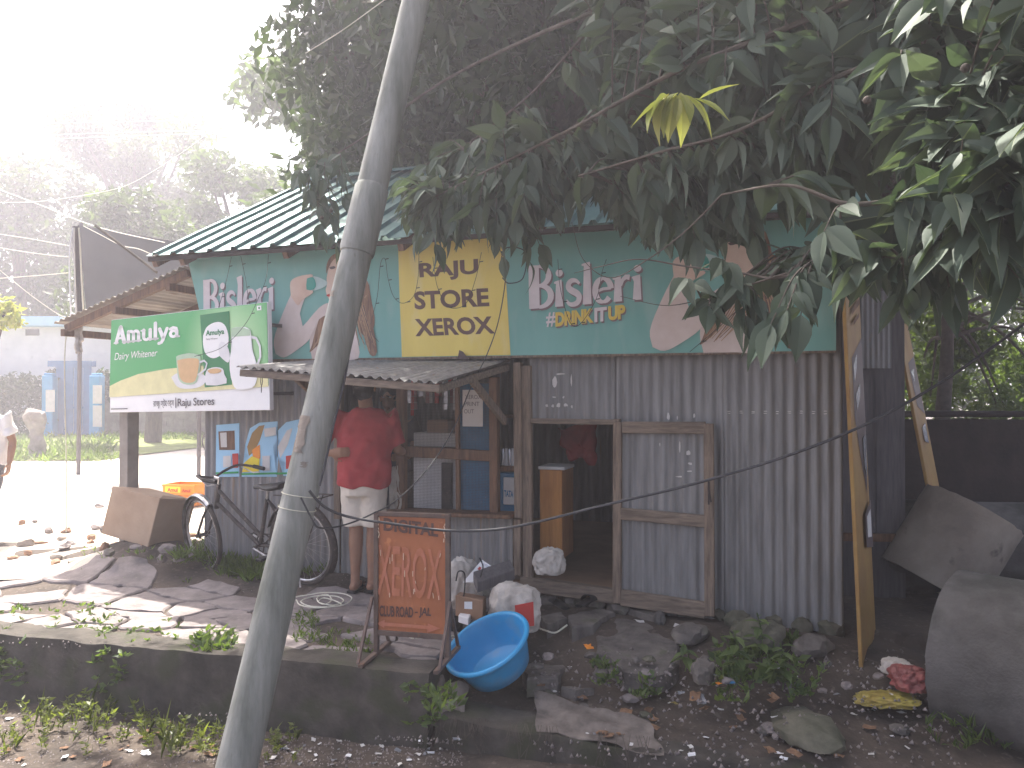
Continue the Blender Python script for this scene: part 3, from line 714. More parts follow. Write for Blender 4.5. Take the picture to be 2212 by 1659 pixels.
# ------------------------------------------------------------------ printed banner across the front
yB = -.13
def relief(a_, z_): return .010 * mnoise.noise(Vector((a_ * 1.6, z_ * 1.1, 2.0))) + .003 * mnoise.noise(Vector((a_ * 3, z_ * 2, 7)))
bo = WF(0, yB, 0)
ban = empty('shop_banner', bo, -TH, 'long teal printed banner with yellow panel hung above the hatch and door', 'banner')
BB = Board(bo, UV, ban, relief)
top = [(405, 557), (860, 523), (1092, 512), (1500, 488), (1806, 466)]; bot = [(443, 780), (580, 776), (868, 772), (1103, 768), (1806, 757)]
def lerpl(L, x):
    for (x0, y0), (x1, y1) in zip(L, L[1:]):
        if x <= x1: return y0 + (y1 - y0) * (x - x0) / (x1 - x0)
    return L[-1][1]
v, f, n = [], [], 110
for i in range(n + 1):
    t = i / n; xt = 405 + (1806 - 405) * t
    for j in range(13):
        b_ = j / 12; xl = 405 + 38 * min(1, b_ * 1.3) * (1 - t) ** 6 + (1806 - 405) * t
        v.append(BB.pix(xl, lerpl(top, xt) * (1 - b_) + lerpl(bot, max(xl, 443)) * b_))
for i in range(n):
    for j in range(12): k = i * 13 + j; f.append((k, k + 13, k + 14, k + 1))
BB.sheet(v, f, 'flex_sheet', 'teal', 0, sub=0)
v2 = [(x, z) for x, z in v]
bk = BB.sheet(v, f, 'flex_back', 'paper', -3, sub=0)
BB.poly([(860, 524), (1088, 513), (1103, 767), (868, 771)], 'yellow_panel', 'yellow', 1)
for s_, tl_, tr_, br_, bl_ in (('RAJU', (905, 569), (1033, 559), (1034, 601), (908, 609)), ('STORE', (895, 630), (1055, 622), (1058, 662), (897, 669)), ('XEROX', (896, 689), (1063, 683), (1071, 721), (898, 727))):
    BB.word(text2d(s_, .034), tl_, tr_, br_, bl_, 'lettering', 'ink', 2)
bg_ = bisleri()
for (tl_, tr_, br_, bl_) in (((1142, 572), (1386, 560), (1386, 650), (1143, 671)), ((440, 603), (593, 588), (592, 671), (440, 690))):
    BB.word(bg_, tl_, tr_, br_, bl_, 'lettering', 'print_shadow', 2, shift=(.012, -.014)); BB.word(bg_, tl_, tr_, br_, bl_, 'lettering', 'print_white', 3)
BB.word(text2d('#', .02), (1180, 676), (1200, 674), (1200, 705), (1180, 707), 'lettering', 'print_white', 3)
for s_, x0, x1, mm in (('DRINK', 1200, 1282, 'drink_yel'), ('IT', 1284, 1311, 'print_white'), ('UP', 1314, 1351, 'drink_yel')):
    q = lambda x, y: (x, y - (x - 1200) * .115)
    BB.word(text2d(s_, .05, space=.95), q(x0, 676), q(x1, 676), q(x1, 707), q(x0, 707), 'lettering', 'print_shadow', 2, shift=(.008, -.008))
    BB.word(text2d(s_, .05, space=.95), q(x0, 675), q(x1, 675), q(x1, 706), q(x0, 706), 'lettering', mm, 3)
# printed figure drinking from a bottle, twice (shape points measured where each copy shows best)
eLx = BB.pix(597, 765)[0]; eRx = BB.pix(1410, 750)[0]; zb0 = BB.pix(600, 776)[1]; zb1 = BB.pix(1410, 763)[1]
def fig(points, src, dst):
    out = []
    for x, y in points:
        a_, z_ = BB.pix(x, y); out.append(((a_ - (eLx if src == 'L' else eRx)) + (eLx if dst == 'L' else eRx), z_ - (zb0 if src == 'L' else zb1) + (zb0 if dst == 'L' else zb1)))
    return out
def figpoly(points, src, m, layer, name, smooth=4):
    P = [(x, y, 0) for x, y in points]; c = catmull(P + P[:1], smooth)[:-1]; pts = [(p.x, p.y) for p in c]
    for dst in 'LR':
        q = fig(pts, src, dst); BB.sheet(q, [tuple(range(len(q)))], name, m, layer)
figpoly([(1520, 762), (1512, 720), (1525, 660), (1570, 640), (1640, 640), (1656, 700), (1663, 760), (1590, 761)], 'R', 'skin_print', 1, 'printed_shoulder', 3)
figpoly([(1548, 640), (1530, 690), (1520, 725), (1512, 745), (1535, 728), (1558, 700), (1575, 655), (1590, 620)], 'R', 'hair_print', 2, 'printed_hair', 3)
figpoly([(1590, 560), (1640, 545), (1690, 560), (1700, 600), (1712, 650), (1710, 680), (1690, 705), (1668, 690), (1655, 655), (1635, 645), (1610, 620), (1600, 590)], 'R', 'hair_print', 2, 'printed_hair', 3)
figpoly([(597, 765), (593, 735), (607, 690), (628, 640), (640, 618), (654, 616), (662, 635), (652, 665), (645, 700), (655, 705), (690, 665), (712, 655), (715, 675), (690, 690), (672, 730), (640, 758), (615, 772)], 'L', 'skin_print', 3, 'printed_arm', 3)
figpoly([(630, 640), (629, 610), (645, 598), (672, 593), (677, 597), (664, 603), (670, 610), (662, 622), (676, 628), (676, 634), (655, 648), (645, 660)], 'L', 'skin_print2', 5, 'printed_hand', 3)
figpoly([(664, 603), (680, 597), (700, 604), (708, 612), (698, 622), (676, 628), (660, 624)], 'L', 'clear_print', 4, 'printed_bottle', 3)
figpoly([(665, 602), (678, 599), (684, 613), (680, 625), (664, 626)], 'L', 'bottle_lbl', 6, 'printed_bottle_label', 2)
figpoly([(706, 600), (710, 580), (716, 562), (735, 552), (755, 558), (760, 600), (750, 640), (735, 655), (718, 652), (708, 640), (704, 625), (708, 615)], 'L', 'skin_print2', 3, 'printed_face', 3)
figpoly([(705, 592), (707, 570), (718, 552), (745, 543), (770, 560), (782, 620), (790, 650), (805, 700), (815, 760), (800, 766), (785, 720), (770, 680), (762, 630), (757, 585), (745, 560), (722, 560)], 'L', 'hair_print', 4, 'printed_hair', 3)
for dst in 'LR':
    rh = random.Random(4)
    for k in range(16):
        t_ = k / 15; base_ = [(712 + 46 * t_, 552 - 6 * math.sin(t_ * 3)), (745 + 30 * t_, 600), (762 + 24 * t_, 660), (772 + 30 * t_ + rh.uniform(-4, 4), 715), (782 + 34 * t_ + rh.uniform(-6, 6), 750 + rh.uniform(-12, 12))][(2 if k % 2 else 1):]
        q = fig([(p.x, p.y) for p in catmull([(x, y, 0) for x, y in base_], 5)], 'L', dst); BB.sheet(*ribbon(q, [.010 - .007 * i / len(q) for i in range(len(q))]), 'printed_hair_strand', 'hair_light' if k % 3 else 'cap_print', 5)
    for k in range(12):
        t_ = k / 11; base_ = [(1600 + 8 * k, 600 + rh.uniform(-6, 6)), (1570 + 6 * k, 650), (1545 + 5 * k, 695), (1518 + 4 * k, 735 + rh.uniform(-8, 8))]
        q = fig([(p.x, p.y) for p in catmull([(x, y, 0) for x, y in base_], 5)], 'R', dst); BB.sheet(*ribbon(q, [.012 - .008 * i / len(q) for i in range(len(q))]), 'printed_hair_strand', 'hair_light' if k % 3 else 'hair_print', 3)
figpoly([(712, 578), (722, 575), (726, 579), (716, 582)], 'L', 'cap_print', 5, 'printed_eye', 2)
figpoly([(706, 637), (720, 634), (724, 638), (710, 641)], 'L', 'red', 5, 'printed_lips', 2)
# thin batten at the foot of the banner
mb = MB(); mb.bar(WF(*FP(582, 779, yB + .02)) - bo, WF(*FP(1806, 759, yB + .02)) - bo, .02, .02)
o = mb.build('batten', M['wood'], None); o.parent = ban; o.rotation_euler = (0, 0, TH)
# dark flap added at the foot in place of the yellow panel's crease
mb = MB(); c = [FP(988, 776, yB - .02), FP(992, 756, yB - .04), FP(1000, 760, yB - .045), FP(1010, 773, yB - .05), FP(1016, 779, yB - .03)]
mb.add([p for p in c] + [p + Vector((0, .003, 0)) for p in c], [(0, 1, 2, 3, 4), (9, 8, 7, 6, 5)] + [(i, 5 + i, 5 + (i + 1) % 5, (i + 1) % 5) for i in range(5)])
o = mb.build('crease_flap', M['cap_print'], shop)
# ------------------------------------------------------------------ green advertising board on a post
sR = D(582, 885, 6.55); sL = D(237, 890, 7.62); sU = (sR - sL); sU.z = 0
so = Vector((sL.x, sL.y, 0)); sa = math.atan2(sU.y, sU.x)
ad = empty('advertising_board', so, sa, 'green and white printed advertising board on a post beside the hatch', 'signboard')
AB = Board(so, sU, ad)
def aq(*p): return [AB.pix(*q) for q in p]
FR = aq((240, 691), (578, 652), (583, 886), (237, 891))
mb = MB(); mb.add([(x, .001, z) for x, z in FR] + [(x, .045, z) for x, z in FR], [(0, 3, 2, 1), (4, 5, 6, 7), (0, 1, 5, 4), (1, 2, 6, 5), (2, 3, 7, 6), (3, 0, 4, 7)])
bevelled(mb, 'board_panel', M['ad_white'], ad, .003)
AB.poly([(241, 692), (577, 653), (581, 833), (237, 858)], 'green_field', 'ad_green', 1)
def radial(name, c1, c2, px, py, rad):
    """printed colour wash round a point of the board"""
    m, n_, b_, o_ = newmat(name); tc = n_.nodes.new('ShaderNodeTexCoord'); mp = n_.nodes.new('ShaderNodeMapping'); n_.links.new(tc.outputs['Object'], mp.inputs[0])
    x, z = AB.pix(px, py); mp.inputs['Location'].default_value = (-x / rad, 0, -z / rad); mp.inputs['Scale'].default_value = (1 / rad,) * 3
    g = n_.nodes.new('ShaderNodeTexGradient'); g.gradient_type = 'SPHERICAL'; n_.links.new(mp.outputs[0], g.inputs[0]); rp = ramp(n_, [(0, c1), (.9, c2)]); n_.links.new(g.outputs[0], rp.inputs[0]); n_.links.new(rp.outputs[0], b_.inputs['Base Color']); b_.inputs['Roughness'].default_value = .35
    return m
M['ad_wash'] = radial('green_wash_print', (.045, .34, .10), (.50, .72, .40), 500, 760, .62)
AB.poly([(242, 693), (577, 654), (580.5, 832), (238, 857)], 'green_wash', 'ad_wash', 2)
tbl = [(238, 834), (262, 822), (300, 808), (360, 797), (430, 790), (500, 789), (545, 792), (579.5, 798), (581, 835), (237.5, 858)]
AB.poly(tbl, 'printed_table', 'ad_cream', 3)
AB.word(amulya(), (248, 703), (391, 690), (391, 740), (247, 756), 'lettering', 'ad_white', 4)
AB.word(text2d('Dairy Whitener', .0, .25), (249, 763), (342, 754), (342, 774), (249, 783), 'lettering', 'ad_white', 4)
AB.poly([(434, 681), (497, 672), (503, 831), (444, 837)], 'printed_pack', 'ad_pack', 4)
AB.poly([(441, 725), (448, 708), (462, 698), (478, 696), (490, 706), (496, 730), (492, 752), (478, 768), (462, 774), (447, 765), (441, 745)], 'pack_oval', 'ad_white', 5, smooth=3)
AB.word(text2d('Amulya', .03), (447, 714), (487, 710), (487, 725), (447, 729), 'lettering', 'ad_pack', 6)
AB.word(text2d('Dairy Whitener', .0), (448, 731), (473, 729), (473, 734), (448, 736), 'lettering', 'ad_ink', 6)
AB.poly([(372, 815), (385, 806), (410, 802), (435, 806), (447, 815), (444, 828), (430, 837), (405, 840), (385, 835)], 'printed_saucer', 'white', 5, smooth=3)
AB.poly([(383, 772), (387, 768), (410, 763), (430, 766), (436, 773), (434, 800), (428, 825), (415, 831), (398, 829), (388, 818), (385, 795)], 'printed_cup', 'ad_glass', 6, smooth=2)
AB.poly([(386, 779), (400, 775), (422, 774), (433, 778), (431, 800), (425, 822), (413, 827), (400, 825), (391, 815), (388, 795)], 'printed_tea', 'ad_tea', 7, smooth=2)
AB.sheet(*ribbon([AB.pix(*p) for p in ((434, 783), (444, 779), (450, 785), (447, 797), (437, 806), (430, 810))], .018), 'printed_cup_handle', 'white', 7)
AB.poly([(447, 806), (452, 797), (470, 793), (484, 797), (487, 808), (492, 828), (448, 832)], 'printed_bowl', 'white', 6, smooth=2)
AB.poly([(451, 801), (458, 797), (474, 796), (482, 801), (474, 806), (458, 807)], 'printed_bowl_tea', 'ad_tea', 7, smooth=2)
AB.poly([(478, 770), (474, 752), (480, 738), (492, 745), (499, 765), (497, 782), (490, 781)], 'printed_spoon', 'white', 6, smooth=2)
AB.poly([(503, 709), (522, 706), (544, 713), (545, 745), (553, 772), (559, 800), (556, 825), (545, 839), (515, 841), (505, 828), (499, 800), (499, 772), (504, 745)], 'printed_jug', 'ad_white', 6, smooth=2)
AB.poly([(503, 709), (522, 706), (544, 713), (543, 725), (504, 728)], 'printed_jug_rim', 'ad_glass', 7)
AB.sheet(*ribbon([AB.pix(*p) for p in ((545, 728), (556, 731), (564, 748), (565, 770), (560, 785), (553, 790))], .024), 'printed_jug_handle', 'white', 6)
AB.word(text2d('রাজু স্টোর্স', .012), (332, 862), (377, 860), (377, 881), (332, 883), 'lettering', 'ad_ink', 3)
AB.word(text2d('|', .0), (380, 859), (382, 859), (382, 881), (380, 881), 'lettering', 'ad_ink', 3)
AB.word(text2d('Raju Stores', .014, space=.98), (385, 861), (464, 857), (464, 880), (385, 883), 'lettering', 'ad_ink', 3)
AB.poly([(241, 882.6), (277, 881.6), (277, 883.8), (241, 884.6)], 'small_print', 'ad_ink', 3)
AB.poly([(556.5, 661), (566, 660), (566.5, 670), (557, 671)], 'printed_mark', 'ad_white', 4)
AB.poly([(560, 663.5), (563.5, 663.5), (563.8, 667.5), (560.2, 667.5)], 'printed_mark_dot', 'ad_pack', 5)
xa = AB.pix(257, 885)[0]
mb = MB(); mb.box(xa - .065, xa + .065, .046, .17, -.1, AB.pix(257, 740)[1]); bevelled(mb, 'post', M['stonewall'], ad, .006)  # post in a lighter colour, imitating the glare veil over it
xb = AB.pix(560, 885)[0]
for zz in (700, 850): mb = MB(); mb.bar((xb, .046, AB.pix(560, zz)[1]), (xb + .02, .36, AB.pix(560, zz)[1]), .03, .03); mb.build('wall_bracket', M['darkmetal'], ad)
# turnbuckle hanging from the awning corner in front of the board
hb = MB(); p0 = WF(*fL) + UV * .05
hb.tube([D(565, 803, p0.y), D(565, 816, p0.y)], .003, 5); hb.tube([D(563.5, 816, p0.y), D(563, 824, p0.y), D(564, 832, p0.y), D(566, 832, p0.y), D(567, 824, p0.y), D(566.5, 816, p0.y)], .003, 5, closed=True); hb.tube([D(565, 832, p0.y), D(564.5, 848, p0.y)], .003, 5)
tag(hb.build('turnbuckle', M['darkmetal'], None, True), 'thin steel turnbuckle dangling from the awning corner', 'turnbuckle')
# ------------------------------------------------------------------ leaning steel pole
def PX(y): return 511 + (1659 - y) * .2335
def PYd(y): return 3.35 + (1659 - y) / 1118 * .40
pole = empty('utility_pole', D(PX(1900), 1900, PYd(1900)), 0, 'leaning galvanised steel utility pole standing in front of the kiosk', 'pole')
def pp(y): return D(PX(y), y, PYd(y)) - pole.location
ys = [1960, 1800, 1659, 1350, 1107, 864, 545]; mb = MB(); mb.tube([pp(y) for y in ys], [.094, .091, .087, .082, .079, .077, .074], 28); mb.build('lower_tube', M['pole'], pole, True)
mb = MB(); mb.tube([pp(548), pp(540), pp(470), pp(408), pp(402)], [.080, .084, .083, .082, .074], 28); mb.build('collar', M['pole'], pole, True)
ys = [403, 200, 0, -400, -1000, -1600]; mb = MB(); mb.tube([pp(y) for y in ys], [.0745, .0705, .068, .064, .058, .054], 28); mb.build('upper_tube', M['pole'], pole, True)
for (ya, yb, a0, a1, mm) in ((905, 985, -150, -95, 'pipe2'), (1000, 1012, -100, -70, 'pipe2'), (640, 652, -150, -120, 'pipe2')):
    mb = MB(); rp_ = random.Random(ya); na, nb = 7, 7; ax = (pp(ya) - pp(yb)).normalized(); s1 = Vector((1, 0, 0)); s1 = (s1 - ax * s1.dot(ax)).normalized(); s2 = ax.cross(s1)
    if s2.y < 0: s2 = -s2
    for j in range(nb + 1):
        c = pp(ya + (yb - ya) * (j + rp_.uniform(-.2, .2)) / nb); rad_ = (.0835 if ya > 864 else .0805 if ya > 545 else .0745)
        e0, e1 = rp_.uniform(0, 14), rp_.uniform(0, 14)
        for i in range(na + 1): a = R(a0 + e0 + (a1 - a0 - e0 - e1) * i / na); mb.v.append(tuple(c + (s1 * math.cos(a) + s2 * math.sin(a)) * rad_))
    for j in range(nb):
        for i in range(na): q = j * (na + 1) + i; mb.f.append((q, q + 1, q + na + 2, q + na + 1))
    mb.build('paper_remnant', M[mm], pole, True)
for y_ in (1068, 1098):
    mb = MB(); c = pp(y_); ax = (pp(y_ - 50) - pp(y_ + 50)).normalized(); s1 = ax.orthogonal().normalized(); s2 = ax.cross(s1)
    mb.tube([c + (s1 * math.cos(a) + s2 * math.sin(a)) * .0835 + ax * .010 * math.sin(a * 1.0 + 1) for a in np.linspace(0, 2 * math.pi, 29)[:-1]], .0022, 5, closed=True); mb.build('wire_tie', M['wcable'], pole)
# ------------------------------------------------------------------ black service cables hanging from the pole
def cable(name, pts, r, m, label, group=None, n=10, cat='cable'):
    mb = MB(); mb.tube(catmull(pts, n), r, 7); return tag(mb.build(name, M[m], None, True), label, cat, group)
cable('service_cable', [D(2330, 610, 3.0), D(2212, 700, 3.05), D(2050, 815, 3.1), D(1880, 912, 3.15), D(1700, 985, 3.22), D(1500, 1045, 3.3), D(1320, 1088, 3.36), D(1150, 1130, 3.42), D(1060, 1145, 3.45), D(960, 1146, 3.48), D(850, 1132, 3.5), D(760, 1118, 3.52), D(715, 1103, 3.5), D(690, 1086, 3.47), D(668, 1060, 3.45)], .0062, 'cable',
      'thick black cable sagging across the door from the leaning pole')
cable('service_cable', [D(650, 1075, 3.45), D(672, 1118, 3.44), D(690, 1140, 3.46), D(740, 1135, 3.55), D(800, 1112, 3.8), D(860, 1078, 4.2), D(930, 1005, 4.7), D(980, 925, 5.2), D(1020, 830, 5.6), D(1050, 770, 5.8), D(1075, 700, 5.95), D(1090, 620, 6.0), D(1090, 585, 6.02), D(1082, 565, 6.02), D(1095, 535, 6.03), D(1135, 545, 6.0), D(1130, 600, 5.98), D(1100, 612, 5.98), D(1085, 600, 6.0)], .0042, 'cable',
      'thin black cable rising from the pole to a loop over the yellow banner panel')
cable('service_cable', [D(772, 650, 3.78), D(768, 700, 3.74), D(758, 740, 3.70), D(748, 800, 3.65), D(735, 860, 3.6), D(720, 920, 3.57), D(706, 985, 3.54), D(690, 1050, 3.5)], .0055, 'cable', 'doubled cable running down along the leaning pole')
# ------------------------------------------------------------------ bicycle
def make_bike():
    rc = onG(660, 1264); fc = onG(447, 1236); dirv = fc - rc; dirv.z = 0; L = dirv.length; s = L / 1.13
    root = empty('bicycle', rc, math.atan2(dirv.y, dirv.x), 'old dark bicycle with swept handlebars leaning against the sheet wall', 'bicycle')
    root.rotation_euler = Euler((R(-7), math.atan2(-(fc.z - rc.z), L), math.atan2(dirv.y, dirv.x)), 'XYZ')
    root.scale = (s, s, s); r = .335
    ra, fa, bb = Vector((0, 0, r)), Vector((1.13, 0, r)), Vector((.46, 0, .29)); st = Vector((.325, 0, .69)); h0, h1 = Vector((.925, 0, .58)), Vector((.865, 0, .79))
    def tb(name, segs, m, parent=root, sm_=True, seg=9):
        mb = MB()
        for pts, rad in segs: mb.tube(pts, rad, seg)
        return mb.build(name, M[m], parent, sm_)
    tb('frame', [([h0 + Vector((-.012, 0, .05)), bb], .017), ([h1 + Vector((.012, 0, -.05)), Vector((.42, 0, .36))], .017), ([st, bb], .017), ([h0, h1], .020),
                 ([bb, Vector((.2, .05, .31)), ra + Vector((0, .06, 0))], .010), ([bb, Vector((.2, -.05, .31)), ra + Vector((0, -.06, 0))], .010),
                 ([st, ra + Vector((0, .06, 0))], .009), ([st, ra + Vector((0, -.06, 0))], .009)], 'darkmetal')
    def wheel(c, parent, steer=0.0):
        w_ = empty('wheel', c, steer, parent=parent)
        mb = MB(); mb.tube([(math.cos(a) * .318, 0, math.sin(a) * .318) for a in np.linspace(0, 2 * math.pi, 41)[:-1]], .019, 9, closed=True); mb.build('tyre', M['rubber'], w_, True)
        mb = MB(); mb.tube([(math.cos(a) * .295, 0, math.sin(a) * .295) for a in np.linspace(0, 2 * math.pi, 41)[:-1]], .011, 7, closed=True); mb.build('rim', M['chrome'], w_, True)
        mb = MB()
        for k in range(28):
            a = 2 * math.pi * k / 28; sd_ = .028 if k % 2 else -.028; b_ = a + (.25 if k % 4 < 2 else -.25)
            mb.tube([(math.cos(b_) * .022, sd_, math.sin(b_) * .022), (math.cos(a) * .29, 0, math.sin(a) * .29)], .0012, 4, cap=False)
        mb.build('spokes', M['chrome'], w_)
        mb = MB(); mb.tube([(0, -.06, 0), (0, .06, 0)], .016, 10); mb.tube([(0, -.032, 0), (0, -.026, 0)], .03, 12); mb.tube([(0, .026, 0), (0, .032, 0)], .03, 12); mb.build('hub', M['darkmetal'], w_, True)
        return w_
    wheel(ra, root); steer = R(-16)
    fk = empty('front_fork', fa, steer, parent=root)
    wheel(Vector((0, 0, 0)), root, 0).location = fa
    root.children[-1].rotation_euler = (0, 0, steer)
    d = h0 - fa
    tb('fork_blade', [([Vector((0, .05, 0)), Vector((d.x * .7, .045, d.z * .75)), Vector((d.x, .012, d.z + .04))], .010), ([Vector((0, -.05, 0)), Vector((d.x * .7, -.045, d.z * .75)), Vector((d.x, -.012, d.z + .04))], .010)], 'darkmetal', fk)
    def guard(a0, a1, parent, c=(0, 0, 0), m='darkmetal'):
        mb = MB(); n = 22; c = Vector(c)
        for i in range(n + 1):
            a = R(a0 + (a1 - a0) * i / n)
            for (y_, rr) in ((-.03, .345), (-.02, .358), (0, .363), (.02, .358), (.03, .345), (.02, .352), (0, .357), (-.02, .352)): mb.v.append(tuple(c + Vector((math.cos(a) * rr, y_, math.sin(a) * rr))))
        for i in range(n):
            for k in range(8): l = (k + 1) % 8; mb.f.append((i * 8 + k, i * 8 + l, (i + 1) * 8 + l, (i + 1) * 8 + k))
        return mb.build('mudguard', M[m], parent, True, 50)
    guard(-35, 125, fk, m='chrome'); guard(20, 215, root, ra)
    tb('stem', [([h1, h1 + Vector((-.015, 0, .05))], .012), ([h1 + Vector((-.015, 0, .05)), h1 + Vector((.05, 0, .06))], .012)], 'chrome')
    hb_ = h1 + Vector((.05, 0, .06))
    pts = catmull([hb_ + Vector(p) for p in ((-.30, .26, .03), (-.20, .27, .04), (-.06, .22, .06), (.0, .12, .03), (0, 0, 0), (.0, -.12, .03), (-.06, -.22, .06), (-.20, -.27, .04), (-.30, -.26, .03))], 6)
    hb2 = tb('handlebar', [(pts, .011)], 'darkmetal')
    for sg in (1, -1): tb('grip', [([hb_ + Vector((-.32, .258 * sg, .028)), hb_ + Vector((-.19, .27 * sg, .042))], .017)], 'black', hb2)
    for sg in (1, -1): tb('brake_lever', [([hb_ + Vector((-.09, .225 * sg, .045)), hb_ + Vector((-.20, .25 * sg, -.01)), hb_ + Vector((-.28, .24 * sg, .0))], .005)], 'chrome', hb2)
    sdl = MB(); sdl.loft([((.10, 0, .925), .018, .016), ((.16, 0, .935), .03, .022), ((.24, 0, .935), .06, .026), ((.32, 0, .94), .095, .03), ((.38, 0, .95), .10, .03), ((.42, 0, .955), .07, .022)], 14, (0, 1, 0))
    me = sdl.mesh('saddle', True); me.transform(Matrix.Translation((.55, 0, -.145)) @ Matrix.Scale(-1, 4, (1, 0, 0))); me.flip_normals(); link('saddle', me, M['black'], root)
    tb('seat_post', [([st, Vector((.305, 0, .775))], .012), ([Vector((.22, .035, .765)), Vector((.36, .035, .775))], .005), ([Vector((.22, -.035, .765)), Vector((.36, -.035, .775))], .005)], 'chrome')
    cr = tb('chainwheel', [([bb + Vector((math.cos(a) * .085, -.05, math.sin(a) * .085)) for a in np.linspace(0, 2 * math.pi, 25)], .006), ([bb + Vector((0, -.075, 0)), bb + Vector((0, .075, 0))], .014)] + [([bb + Vector((0, -.05, 0)), bb + Vector((math.cos(a) * .085, -.05, math.sin(a) * .085))], .006) for a in (0, 1.26, 2.5, 3.77, 5.03)], 'darkmetal')
    for sg, a in ((1, R(200)), (-1, R(20))):
        e = bb + Vector((math.cos(a) * .165, .085 * sg, math.sin(a) * .165)); ck = tb('crank', [([bb + Vector((0, .075 * sg, 0)), e], .009)], 'chrome')
        mb = MB(); mb.box(e.x - .035, e.x + .035, min(e.y, e.y + .09 * sg), max(e.y, e.y + .09 * sg), e.z - .011, e.z + .011); bevelled(mb, 'pedal', M['black'], ck, .004)
    tb('chain', [([bb + Vector((0, -.05, .085)), Vector((0, -.05, r + .035))], .005), ([bb + Vector((0, -.05, -.085)), Vector((0, -.05, r - .035))], .005)], 'darkmetal')
    tb('carrier', [([Vector((.20, .05, .74)), Vector((-.30, .06, .74)), Vector((-.32, -.06, .74)), Vector((.20, -.05, .74))], .006), ([Vector((-.22, .06, .74)), ra + Vector((0, .07, 0))], .005), ([Vector((-.22, -.06, .74)), ra + Vector((0, -.07, 0))], .005), ([Vector((0, .055, .74)), Vector((0, -.055, .74))], .005)], 'darkmetal')
    tb('kickstand', [([Vector((0, .07, r)), Vector((-.06, .12, .03))], .007)], 'chrome')
    return root
make_bike()
# ------------------------------------------------------------------ people
def limb(mb, pts, rs, seg=12): mb.loft([(p, r, r) for p, r in zip(pts, rs)], seg)
def hand(mb, w_, d, palm_n, size=1.0, curl=.6, thumb=1):
    """palm, four fingers and a thumb from the wrist w_ along d; palm_n is the palm's facing"""
    w_ = Vector(w_); d = Vector(d).normalized(); n = Vector(palm_n); n = (n - d * n.dot(d)).normalized(); sd_ = d.cross(n) * thumb; k = size
    mb.loft([(w_, .026 * k, .018 * k), (w_ + d * .03 * k, .036 * k, .017 * k), (w_ + d * .07 * k, .042 * k, .016 * k), (w_ + d * .098 * k, .040 * k, .014 * k)], 12, tuple(sd_))
    for i, (o, ln) in enumerate(((.030, .070), (.010, .080), (-.010, .074), (-.029, .058))):
        p = w_ + d * .085 * k + sd_ * o * k; q = p + (d * .45 + n * .25 * curl).normalized() * ln * .55 * k; e = q + (d * (.9 - curl) + n * curl * 1.2).normalized() * ln * .55 * k; e2 = e + (d * (.5 - curl) + n * 1.0).normalized() * ln * .3 * k
        limb(mb, [p, q, e, e2], [.0095 * k, .009 * k, .008 * k, .006 * k], 8)
    p = w_ + d * .03 * k + sd_ * .03 * k; limb(mb, [p, p + (d * .5 + sd_ * .8).normalized() * .035 * k, p + (d * .9 + sd_ * .6 + n * .3).normalized() * .066 * k], [.013 * k, .011 * k, .008 * k], 8)
